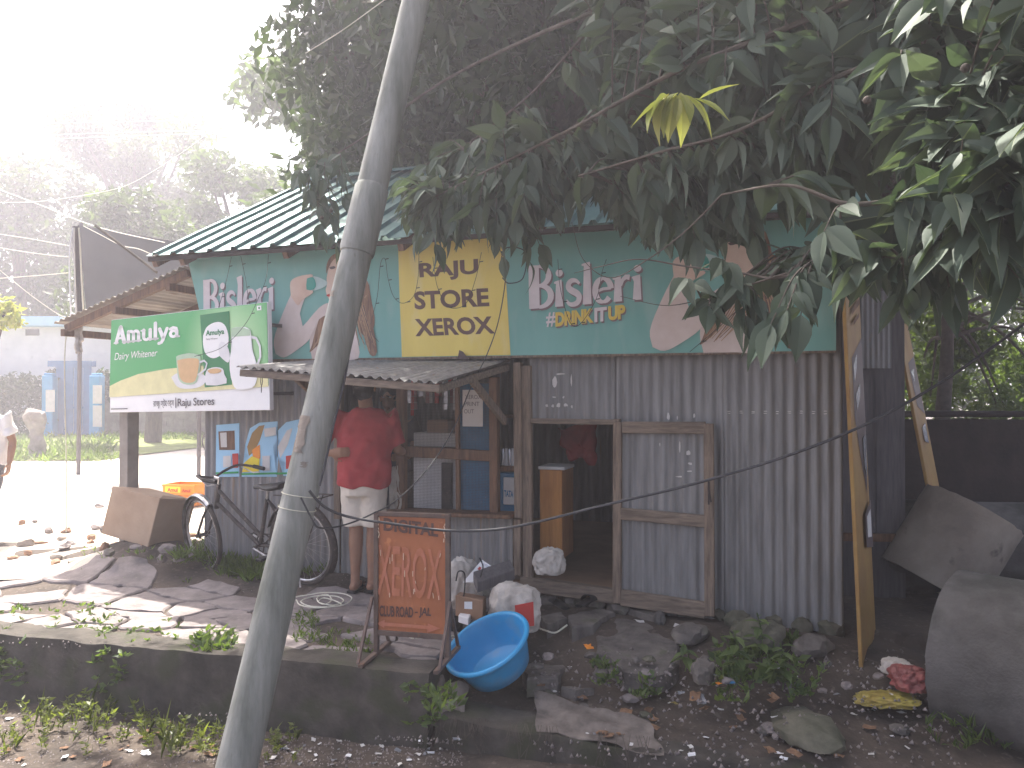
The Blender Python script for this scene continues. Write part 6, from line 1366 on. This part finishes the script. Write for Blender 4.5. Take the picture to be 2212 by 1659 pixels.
OT = ot.location.copy(); leaves = []     # (score, matrix, mesh)
bmb = MB(); bmb.tube(catmull([Vector((0, 0, -.2)), Vector((.05, 0, 1.5)), Vector((-.05, -.1, 3.0)), Vector((-.2, -.1, 4.6)), Vector((-.1, 0, 6.2))], 5), [.19 - .005 * i for i in range(21)], 14); bmb.build('trunk', M['bark'], ot, True)
r3 = random.Random(33)
def dep(x): # distance of the hanging twigs, nearer to the right
    return 5.2 - (x - 850) / 1300 * 2.7 if x > 850 else 5.2
limbs = []
def limb_(pts, r0):
    r0 *= .5; P = catmull(pts, 8); mb = MB(); n = len(P); mb.tube([p - OT for p in P], [r0 * (1 - .8 * i / n) for i in range(n)], 7); mb.build('branch', M['twig'], ot, True); limbs.extend(P[3:])
A0 = OT + Vector((-.1, -.1, 3.3)); A1 = OT + Vector((-.15, -.1, 4.3))
limb_([A0, D(2330, 180, 3.1), D(2100, 330, 2.75), D(1960, 420, 2.7), D(1830, 440, 2.75), D(1700, 400, 2.9), D(1560, 420, 3.2)], .035)
limb_([A0, D(2380, 60, 3.2), D(2150, 60, 2.9), D(1950, 120, 2.9), D(1800, 170, 3.1), D(1600, 280, 3.4), D(1420, 330, 3.7), D(1250, 380, 4.1)], .035)
limb_([A1, D(2350, -150, 3.4), D(2000, -60, 3.2), D(1700, 60, 3.4), D(1450, 160, 3.7), D(1250, 270, 4.2), D(1050, 370, 4.7), D(930, 430, 4.9)], .04)
limb_([A1, D(2200, -260, 4), D(1700, -150, 4.2), D(1350, 0, 4.5), D(1150, 200, 4.8), D(1000, 320, 5.1)], .04)
limb_([D(1350, 0, 4.5), D(1150, 80, 5.0), D(950, 180, 5.6), D(780, 300, 5.9), D(660, 370, 6.0)], .03)
limb_([A0, D(2420, 420, 3.0), D(2250, 480, 2.6), D(2080, 520, 2.55), D(1950, 560, 2.6)], .022)
limb_([D(1830, 440, 2.75), D(1760, 560, 2.9), D(1680, 600, 3.1), D(1600, 590, 3.25), D(1480, 575, 3.4), D(1380, 560, 3.5), D(1300, 575, 3.55), D(1240, 590, 3.6)], .014)
limb_([D(1700, 590, 3.05), D(1620, 615, 3.2), D(1540, 640, 3.3), D(1440, 660, 3.4), D(1340, 640, 3.45)], .009)
limb_([D(1560, 420, 3.2), D(1480, 500, 3.35), D(1400, 560, 3.45), D(1320, 600, 3.5), D(1260, 560, 3.5), D(1235, 480, 3.5)], .008)
LP = np.array([tuple(p) for p in limbs])
def place_leaf(base, d, L, meshes, roll=None):
    d = Vector(d).normalized(); q = d.to_track_quat('X', 'Z'); m = Matrix.LocRotScale(base - OT, q, None) @ Matrix.Rotation(roll if roll is not None else r3.uniform(-.7, .7), 4, 'X') @ Matrix.Diagonal((L, L, L, 1))
    leaves.append((L / max(base.y, .5), m, r3.choice(meshes), base))
tw_ = MB()
def twig(end, L=.45, n=9, size=.17, meshes=LV, dirv=None):
    d2 = ((LP - np.array(tuple(end))) ** 2).sum(1); s = Vector(LP[int(d2.argmin())]); v_ = (end - s)
    if v_.length > L * 2.2: s = end - v_.normalized() * L * 2.2 if False else s
    midp = s.lerp(end, .5) + Vector((0, 0, .12 * v_.length)); P = catmull([s, midp, end], 6); ln = v_.length
    tw_.tube([p - OT for p in P], [.0055 - .0003 * i for i in range(len(P))], 5)
    cut = max(0, 1 - L / max(ln, 1e-3))
    for k in range(n):
        f = cut + (1 - cut) * (k + .5) / n; i = min(int(f * (len(P) - 1)), len(P) - 2); p = P[i].lerp(P[i + 1], f * (len(P) - 1) - i); t_ = (P[i + 1] - P[i]).normalized()
        sd_ = t_.cross(Vector((0, 0, 1)));
        if sd_.length < .1: sd_ = Vector((1, 0, 0))
        sd_.normalize(); sg = 1 if k % 2 else -1
        dd = t_ * .55 + sd_ * sg * r3.uniform(.35, .8) + Vector((0, 0, -r3.uniform(.05, 1.05)))
        place_leaf(p, dd, size * r3.uniform(.6, 1.3), meshes, r3.uniform(-1.2, 1.2))
    place_leaf(end, t_ + Vector((0, 0, -.6)), size, meshes)
low = [(820, 300), (880, 500), (950, 540), (1010, 500), (1110, 530), (1180, 500), (1250, 470), (1350, 470), (1420, 560), (1500, 590), (1560, 600), (1640, 620), (1700, 560), (1760, 640), (1820, 600), (1900, 640), (1980, 620), (2060, 560), (2150, 540), (2300, 520)]
cnt = 0
while cnt < 330:
    x = 830 + 1480 * r3.random(); y = r3.uniform(-140, 640)
    if y > lerpl(low, x) - 40: continue
    if x < 1240 and y < 340 - (x - 830) * .25: continue
    twig(D(x, y, dep(x) + r3.uniform(-.25, .55)), .42, 8, .192); cnt += 1
cnt = 0
while cnt < 230:
    x, y = r3.uniform(790, 1620), r3.uniform(330, 505)
    if y > lerpl(low, x) - 25 or y < 400 - (x - 800) * .3: continue
    twig(D(x, y, 5.1 - (x - 850) / 1300 * 1.6 + r3.uniform(-.2, .3)), .38, 8, .16); cnt += 1
for x, y in ((640, 400), (665, 430), (690, 460), (700, 400), (720, 480), (745, 440), (700, 520), (725, 545), (680, 380), (740, 390)): twig(D(x, y - 15, 5.7), .35, 7, .15)
for x, y in ((900, 535), (940, 560), (1085, 575), (1170, 560), (1150, 600)): twig(D(x, y - 20, 4.9), .25, 4, .15)
for x, y in ((1480, 640), (1530, 700), (1590, 650), (1640, 700), (1560, 600), (1610, 730)): twig(D(x, y - 40, 3.2), .3, 5, .155)
for x, y in ((1665, 720), (1700, 690), (1730, 700)): twig(D(x, y - 20, 2.7), .3, 6, .165)
for x, y in ((1880, 560), (1840, 620), (1990, 640), (2050, 660), (1950, 680), (1780, 540)): twig(D(x, y - 40, 2.6), .35, 7, .165)
for x, y in ((2080, 300), (2150, 380), (2130, 500), (2190, 250), (2060, 420), (2170, 120), (2200, 600)): twig(D(x, y, 2.3), .4, 9, .18)
for (x, y, dx, dz, L_) in ((1440, 205, -.75, -.75, .20), (1445, 202, -.5, -.95, .21), (1460, 205, -.25, -1, .19), (1470, 200, .05, -1, .20), (1435, 215, -.95, -.6, .17), (1480, 205, .55, -.55, .19), (1500, 212, .75, -.55, .17), (1510, 214, .7, .3, .15), (1465, 200, -.6, -.5, .15), (1475, 205, .2, -.9, .14), (1450, 208, -.35, -.8, .16)):
    place_leaf(D(x, y, 2.95), (dx, r3.uniform(-.5, -.1), dz), L_, LN, r3.uniform(-.4, .4))
oc, of_ = joinleaf([leafcloud(Vector((r3.uniform(.6, 7), r3.uniform(-3.5, 4.6), r3.uniform(4.6, 7.5))) - OT, (.9, .9, .7), 420, .19, .5) for _ in range(62)])  # unseen crown added over the viewpoint to block sky from the kiosk front
link('crown', rawmesh('crown', oc, of_), M['leaf_near'], ot)
twg = tw_.build('twigs', M['twig'], ot, True); tag(twg, kind='stuff')
# the 290 leaves that show largest become parts, the rest one mass
def shows(p):
    q = Vector(p); d = q - Vector((0, 0, EYE)); dp_ = d.dot(_f); px = PW / 2 + FPX * d.x / dp_; py = PH / 2 - FPX * d.dot(_u) / dp_; return -60 < px < 2270 and -60 < py < 1000
leaves.sort(key=lambda l: -(l[0] + (10 if shows(l[3]) else 0)))
for sc_, m, me, b_ in leaves[:290]:
    o = bpy.data.objects.new('leaf', me); COL.objects.link(o); o.parent = ot; o.matrix_local = m
acc = {}
for sc_, m, me, b_ in leaves[290:]:
    co = np.empty(len(me.vertices) * 3, np.float32); me.vertices.foreach_get('co', co); co = co.reshape(-1, 3); A = np.array(m); Vv = co @ A[:3, :3].T + A[:3, 3]
    fs = np.array([tuple(p.vertices) for p in me.polygons]); acc.setdefault(me.materials[0].name, []).append((Vv, fs))
for nm_, parts in acc.items():
    Vv, F = joinleaf(parts); me = rawmesh('foliage', Vv, F); me.shade_smooth(); tag(link('foliage', me, bpy.data.materials[nm_], ot), kind='stuff')
fr = MB()
for k, (x, y, Y) in enumerate(((2085, 147, 2.35), (1873, 216, 2.7), (695, 470, 5.2), (715, 455, 5.2))): fr.ellipsoid(D(x, y, Y) - OT, (.014, .014, .014), 12, 8)
fr.build('fruit', M['twig'], ot, True)
# leafy sprays over the roof near the pole (same tree as behind the kiosk)
# ------------------------------------------------------------------ weeds, grass, litter
def tuft(points, size, up=1.0, spread=.8, per=6, wid=.16, rg=rng):
    P = np.repeat(np.array([tuple(p) for p in points]), per, 0); n = len(P); ax = rg.normal(size=(n, 3)) * spread; ax[:, 2] = np.abs(ax[:, 2]) * .4 + up; ax /= np.linalg.norm(ax, axis=1)[:, None]
    s = np.cross(ax, rg.normal(size=(n, 3))); s /= np.linalg.norm(s, axis=1)[:, None]; nn = np.cross(s, ax); L = size * (.5 + .9 * rg.random(n))[:, None]; P = P + rg.normal(size=(n, 3)) * size * .15 * [1, 1, 0]
    p1 = P + ax * L * .5 + s * L * wid * .5; p2 = P + ax * L + rg.normal(size=(n, 3)) * L * .18 * [1, 1, .6]; p3 = P + ax * L * .5 - s * L * wid * .5
    i = np.arange(n)[:, None] * 4; return np.stack([P, p1, p2, p3], 1).reshape(-1, 3), np.concatenate([i + [0, 1, 2], i + [0, 2, 3]], 1).reshape(-1, 3)
def scatter(n, x0, x1, y0, y1, keep=None, lift=.0):
    out = []; r_ = random.Random(int(x0 * 7 + y0))
    while len(out) < n:
        x, y = r_.uniform(x0, x1), r_.uniform(y0, y1)
        if keep and not keep(x, y): continue
        p = onG(x, y, 4); p.z += lift; out.append(p)
    return out
def cover(name, sets, m, kind='stuff'):
    Vv, F = joinleaf(sets); o = link(name, rawmesh(name, Vv, F), M[m]); return tag(o, kind=kind)
cover('grass', [tuft(scatter(420, 380, 720, 1180, 1262, lambda x, y: y < 1262 - abs(x - 560) * .15), .10, 1, .7, 7, .12), tuft(scatter(170, 180, 420, 1180, 1262), .05, 1, .8, 5, .14), tuft(scatter(60, 690, 800, 1370, 1420), .05, 1, .9, 5), tuft(scatter(40, 640, 690, 1330, 1400, lift=.02), .05, 1, .9, 5)], 'grass')
cover('low_weeds', [tuft(scatter(36, -40, 250, 1315, 1372, lift=.03), .04, .5, 1.2, 6, .45), tuft(scatter(22, 190, 440, 1350, 1402, lift=.03), .035, .4, 1.2, 6, .45), tuft(scatter(50, 420, 500, 1370, 1415, lift=.02), .06, .4, 1.2, 6, .4)], 'weed')
def sprigs(points, h0, h1, leaf, per):
    """small upright plants: leaves strung along a short stem"""
    Vs = []
    for p in points:
        h = r3.uniform(h0, h1); lean = Vector((r3.uniform(-.3, .3), r3.uniform(-.3, .3), 1)); n = max(4, int(per * h / h1)); pts = [p + lean * h * (q + 1) / n + Vector((r3.uniform(-.012, .012), r3.uniform(-.012, .012), 0)) for q in range(n)]
        Vs.append(tuft(pts, leaf, .25, 1.1, 4, .42)); Vs.append(tuft([p], h * 1.05, 3, .4, 2, .035))
    return joinleaf(Vs)
kv = lambda x, y: y > 1508 + x * .15
cover('verge_weeds', [sprigs(scatter(46, -40, 480, 1530, 1640, kv), .03, .11, .028, 8), sprigs(scatter(16, 60, 330, 1535, 1590, kv), .08, .17, .036, 9), sprigs(scatter(14, 300, 480, 1590, 1650), .08, .17, .036, 9), sprigs(scatter(12, 540, 640, 1600, 1650), .04, .1, .03, 7)], 'verge')
cover('wall_creepers', [tuft([TS(t_, -.015 - .02 * r3.random(), -r3.random() * .30 - .01) for t_ in [r3.uniform(-.6, .25) for _ in range(60)] + [r3.uniform(.75, 1.0) for _ in range(22)] + [r3.uniform(2.9, 3.1) for _ in range(14)]], .05, -.1, 1.2, 5, .5)], 'weed')
cover('slope_weeds', [tuft(scatter(70, 1540, 1720, 1375, 1475), .07, .7, 1.0, 6, .45), tuft(scatter(50, 1500, 1780, 1440, 1520), .05, .7, 1.0, 5, .45), tuft(scatter(24, 1280, 1340, 1430, 1480), .05, .7, 1, 5, .4), tuft(scatter(16, 1370, 1420, 1460, 1510), .05, .7, 1, 5, .4), tuft(scatter(40, 1990, 2212, 1560, 1625), .07, 1, .7, 6, .14), tuft(scatter(24, 930, 990, 1490, 1540), .06, .6, 1, 5, .35)], 'weed')
def gd(px, py): p = G(px, py, .02); return p
cover('roadside_grass', [tuft([G(random.uniform(-150, 245), random.uniform(938, 1000), .03) for _ in range(900)], .22, .8, 1.0, 5, .12), tuft([G(random.uniform(240, 460), random.uniform(938, 952), .03) for _ in range(200)], .2, .8, 1.0, 5, .12)], 'grass')
vg = sheet('grass_verge', [(-32, 18), (-9.5, 18), (-7.5, 28), (-32, 28)], .05, mat('verge_grass_ground', (.20, .24, .07), (.13, .15, .05), scale=2, rough=.95, bump=.5), 14); tag(vg, kind='structure')
# broad-leaved weed plants at the foot of the wall
for k, (x, y, h_, n_, lb) in enumerate(((1590, 1460, .26, 12, 'broad leaved weed growing against the mossy boulder'), (1690, 1480, .24, 14, 'spreading broad leaved weed with the largest leaves below the boulder'), (1640, 1430, .30, 12, 'upright weed in front of the mossy boulder'), (1480, 1440, .14, 8, 'small weed beside the big flat slab'))):
    p = onG(x, y); wp_ = empty('weed_plant', p, 0, lb, 'weed'); mb = MB(); mb.tube(catmull([Vector((0, 0, -.03)), Vector((.02, 0, h_ * .5)), Vector((-.01, .01, h_))], 4), .004, 5); mb.build('stem', M['weed'], wp_, True)
    for q in range(n_):
        z_ = h_ * (.25 + .75 * q / n_); a_ = q * 2.4; L = .11 * (1.2 - .5 * q / n_); o = bpy.data.objects.new('leaf', bpy.data.meshes.get('weed_leaf') or (lambda me: (setattr(me, 'name', 'weed_leaf'), me.materials.append(M['weed']), me.materials.append(M['weed']), me)[3])(bigleaf(.2, .3, .5))); COL.objects.link(o); o.parent = wp_; o.location = (0, 0, z_); o.rotation_euler = (0, R(r3.uniform(-15, 25)), a_); o.scale = (L, L, L)
# climbing sprig at the canopy tip and leaves of the shrub by the board
# litter
def wrapper(p, sz, m, label, group, seed):
    r_ = random.Random(seed); n = 3; mb = MB(); w_, l_ = sz * r_.uniform(.5, .8), sz
    for side in (0, 1):
        for j in range(n + 1):
            for i in range(n + 1): x, y = (i / n - .5) * l_, (j / n - .5) * w_; mb.v.append((x + r_.uniform(-.06, .06) * sz, y + r_.uniform(-.06, .06) * sz, .006 + abs(mnoise.noise(Vector((x * 30, y * 30, seed)))) * sz * .35 + side * .0015))
    K = (n + 1) ** 2
    for j in range(n):
        for i in range(n): k = j * (n + 1) + i; mb.f.append((k + n + 1, k + n + 2, k + 1, k)); mb.f.append((K + k, K + k + 1, K + k + n + 2, K + k + n + 1))
    o = mb.build('wrapper', M[m], None); o.location = p; o.rotation_euler = (r_.uniform(-.2, .2), r_.uniform(-.2, .2), r_.uniform(0, 6.28)); return tag(o, label, 'litter', group)
for k, (x, y, s_, m, lb) in enumerate(((1272, 1413, .085, 'crate', 'orange printed wrapper lying on the dirt by the flat slab'), (1575, 1478, .07, 'blue', 'blue wrapper lying below the weeds'), (1455, 1522, .05, 'bag_yellow', 'yellowish crumpled wrapper on the dirt slope'), (1515, 1515, .085, 'foil', 'silver crumpled packet on the dirt slope'), (1555, 1478, .04, 'crate', 'small orange scrap beside the blue wrapper'), (1380, 1345, .07, 'paper', 'white paper scrap under the door leaf'), (1470, 1358, .09, 'paper', 'crumpled paper beside the dark squared block'), (865, 1377, .04, 'white', 'crumpled white wrapper under the pavement sign'), (2188, 1602, .09, 'bag_red', 'red wrapper beyond the grey pipe'))): wrapper(onG(x, y, lift=.035 if x < 1300 else .0), s_, m, lb, None, k + 1)
r5 = random.Random(8)
for k in range(46):
    x, y = r5.uniform(1180, 2000), r5.uniform(1440, 1650)
    if y > 1550 + (x - 950) * .17 and y < 1570 + (x - 950) * .2: continue
    m = r5.choice(['foil', 'paper', 'white', 'paper']); wrapper(onG(x, y), r5.uniform(.018, .045), m, 'small %s scrap among the dirt slope litter' % {'foil': 'silver', 'paper': 'pale paper', 'white': 'white', 'bag_red': 'red'}[m], 'litter scraps on the dirt slope', 100 + k)
for k in range(40):
    x, y = r5.uniform(560, 1000), r5.uniform(1595, 1655); m = r5.choice(['foil', 'paper', 'white']); wrapper(onG(x, y), r5.uniform(.012, .04), m, 'tiny %s scrap on the ground below the retaining wall' % {'foil': 'silver', 'paper': 'pale paper', 'white': 'white'}[m], 'litter scraps below the wall', 200 + k)
for k in range(26):
    x, y = r5.uniform(0, 480), r5.uniform(1540, 1655); wrapper(onG(x, y), r5.uniform(.02, .07), r5.choice(['dryleaf', 'dryleaf', 'white']), 'dry leaf or scrap among the sunlit verge weeds', 'dry leaves on the verge', 300 + k)
for k in range(30):
    x, y = r5.uniform(1150, 1900), r5.uniform(1470, 1640); wrapper(onG(x, y), r5.uniform(.04, .09), 'dryleaf', 'curled brown dry leaf on the dirt slope', 'dry leaves on the dirt slope', 400 + k)
for k in range(34):
    x, y = r5.uniform(20, 420), r5.uniform(1075, 1225); p = onG(x, y); lump('brick_rubble', p + Vector((0, 0, .03)), (r5.uniform(.03, .09), r5.uniform(.03, .06), r5.uniform(.02, .05)), r5.choice(['slab', 'stone', 'carton2', 'pipe2']), 'broken rubble lump on the sunlit ground by the cardboard box', 'rubble', k, .4, True, None, 'rubble on the sunlit ground', 1.2, 2).rotation_euler = (0, 0, k)
for k in range(34):
    x, y = r5.uniform(230, 420), r5.uniform(1160, 1222); p = onG(x, y); lump('mound_stone', p + Vector((0, 0, .03)), (r5.uniform(.04, .10), r5.uniform(.04, .08), r5.uniform(.025, .05)), r5.choice(['slab', 'stone']), 'broken stone piled under the cardboard box', 'stone', 50 + k, .4, True, None, 'stones piled under the cardboard box', 1.2, 2).rotation_euler = (0, 0, k)
for k in range(26):
    x, y = r5.uniform(1150, 1960), r5.uniform(1420, 1600); p = onG(x, y); s_ = r5.uniform(.02, .045); lump('loose_stone', p + Vector((0, 0, s_ * .3)), (s_ * 1.3, s_, s_ * .7), r5.choice(['stone', 'slab', 'moss']), 'loose stone half sunk in the dirt slope', 'stone', 90 + k, .4, True, None, 'loose stones on the dirt slope', 1.2, 2).rotation_euler = (0, 0, k)
# grit
def grit(n, x0, x1, y0, y1, s0, s1, keep=None):
    P = scatter(n, x0, x1, y0, y1, keep); Vv, Fv = [], []
    tet = np.array([(1, 0, -.4), (-.5, .9, -.4), (-.5, -.9, -.4), (0, 0, .9)]); tf = np.array([(0, 2, 1), (0, 1, 3), (1, 2, 3), (2, 0, 3)])
    for i, p in enumerate(P):
        s = random.uniform(s0, s1); a_ = random.uniform(0, 6.28); Rz = np.array([(math.cos(a_), -math.sin(a_), 0), (math.sin(a_), math.cos(a_), 0), (0, 0, 1)]); Vv.append((tet * rng.uniform(.6, 1.2, (4, 3)) * s) @ Rz.T + np.array(tuple(p))); Fv.append(tf + 4 * i)
    return np.concatenate(Vv), np.concatenate(Fv)
cover('gravel', [grit(900, 1150, 2100, 1400, 1655, .005, .018), grit(700, 540, 1000, 1590, 1656, .004, .014), grit(500, 0, 540, 1540, 1656, .004, .014), grit(500, 0, 900, 1200, 1400, .004, .012)], 'slab')
# torn grey cloth draped over the lower wall, roots hanging
cloth('muddy_cloth', [TS(3.55, .42, -.20), TS(4.25, .30, -.26), TS(4.35, -.02, -.30), TS(3.65, .03, -.27)], 'sack', 'muddy grey cloth draped over the lower wall edge', 'cloth', 4, .022).data.materials[0] = mat('muddy_cloth', (.20, .17, .15), (.10, .085, .075), scale=9, rough=.9)
cloth('muddy_rag', [TS(2.98, .22, -.10), TS(3.16, .28, -.14), TS(3.22, .05, -.30), TS(3.04, .02, -.30)], 'sack', 'muddy grey rag stuffed under the blue tub', 'rag', 8, .05).data.materials[0] = bpy.data.materials['muddy_cloth']
rt = MB()
for k in range(70):
    t_ = r3.choice([r3.uniform(3.02, 3.4), r3.uniform(3.02, 3.4), r3.uniform(3.5, 3.8), r3.uniform(4.0, 4.3)]); z0 = -.24; p = TS(t_, -.01, z0); ln = r3.uniform(.06, .2); rt.tube([p + Vector((0, .03, .01)), p + Vector((r3.uniform(-.03, .03), -.035, -ln * .4)), p + Vector((r3.uniform(-.05, .05), -.02, -ln))], .0018, 4)
tag(rt.build('dry_roots', M['twig'], None), kind='stuff')
# string of small lights and loose wires over the banner
for k, (pts, lb) in enumerate((([(905, 545), (903, 600), (893, 640), (870, 655), (850, 640), (838, 600), (832, 560), (822, 570), (815, 640), (800, 700)], 'thin light string looping over the left half of the banner'), ([(1040, 545), (1028, 600), (1010, 650), (990, 665), (965, 660), (945, 620), (938, 580), (935, 555)], 'thin light string looping over the yellow panel'), ([(1205, 560), (1210, 620), (1225, 680), (1240, 705), (1262, 690), (1290, 640), (1300, 590), (1310, 560)], 'thin light string looping over the big white lettering'), ([(500, 555), (488, 610), (470, 670), (455, 700)], 'thin wire hanging by the left white lettering'), ([(520, 553), (530, 600), (536, 640), (545, 680), (560, 720)], 'thin wire crossing the left white lettering'), ([(580, 550), (575, 600), (560, 640), (530, 700), (480, 750), (420, 770)], 'thin wire looping down over the green board'), ([(1670, 560), (1620, 640), (1560, 700), (1490, 760)], 'straight thin wire slanting over the right end of the banner'))):
    mbx = MB(); P = [WF(*FP(x, y, yB - .05)) if not (k == 5 and x < 578) else D(x, y, 6.4) for x, y in pts]; Q = catmull(P, 8); mbx.tube(Q, .0022, 5)
    for q in Q[3::9]: mbx.tube([q, q + UV * .03 + Vector((0, 0, .004))], .004, 5)
    tag(mbx.build('light_string', M['wire'], None), lb, 'light string')
# ------------------------------------------------------------------ scattering volume added to stand in for lens glare
hzb = MB(); hzb.box(-155, 155, -155, 155, -1.6, 19); hzo = hzb.build('glare_haze', None); tag(hzo, kind='stuff')
hm_ = bpy.data.materials.new('glare_haze'); hm_.use_nodes = True; n_ = hm_.node_tree; n_.nodes.clear(); vo = n_.nodes.new('ShaderNodeOutputMaterial'); pv = n_.nodes.new('ShaderNodeVolumePrincipled')
pv.inputs['Color'].default_value = (.92, .905, 1.0, 1); pv.inputs['Density'].default_value = GLARE_HAZE; pv.inputs['Anisotropy'].default_value = .55
n_.links.new(pv.outputs[0], vo.inputs['Volume']); hzo.data.materials.append(hm_)
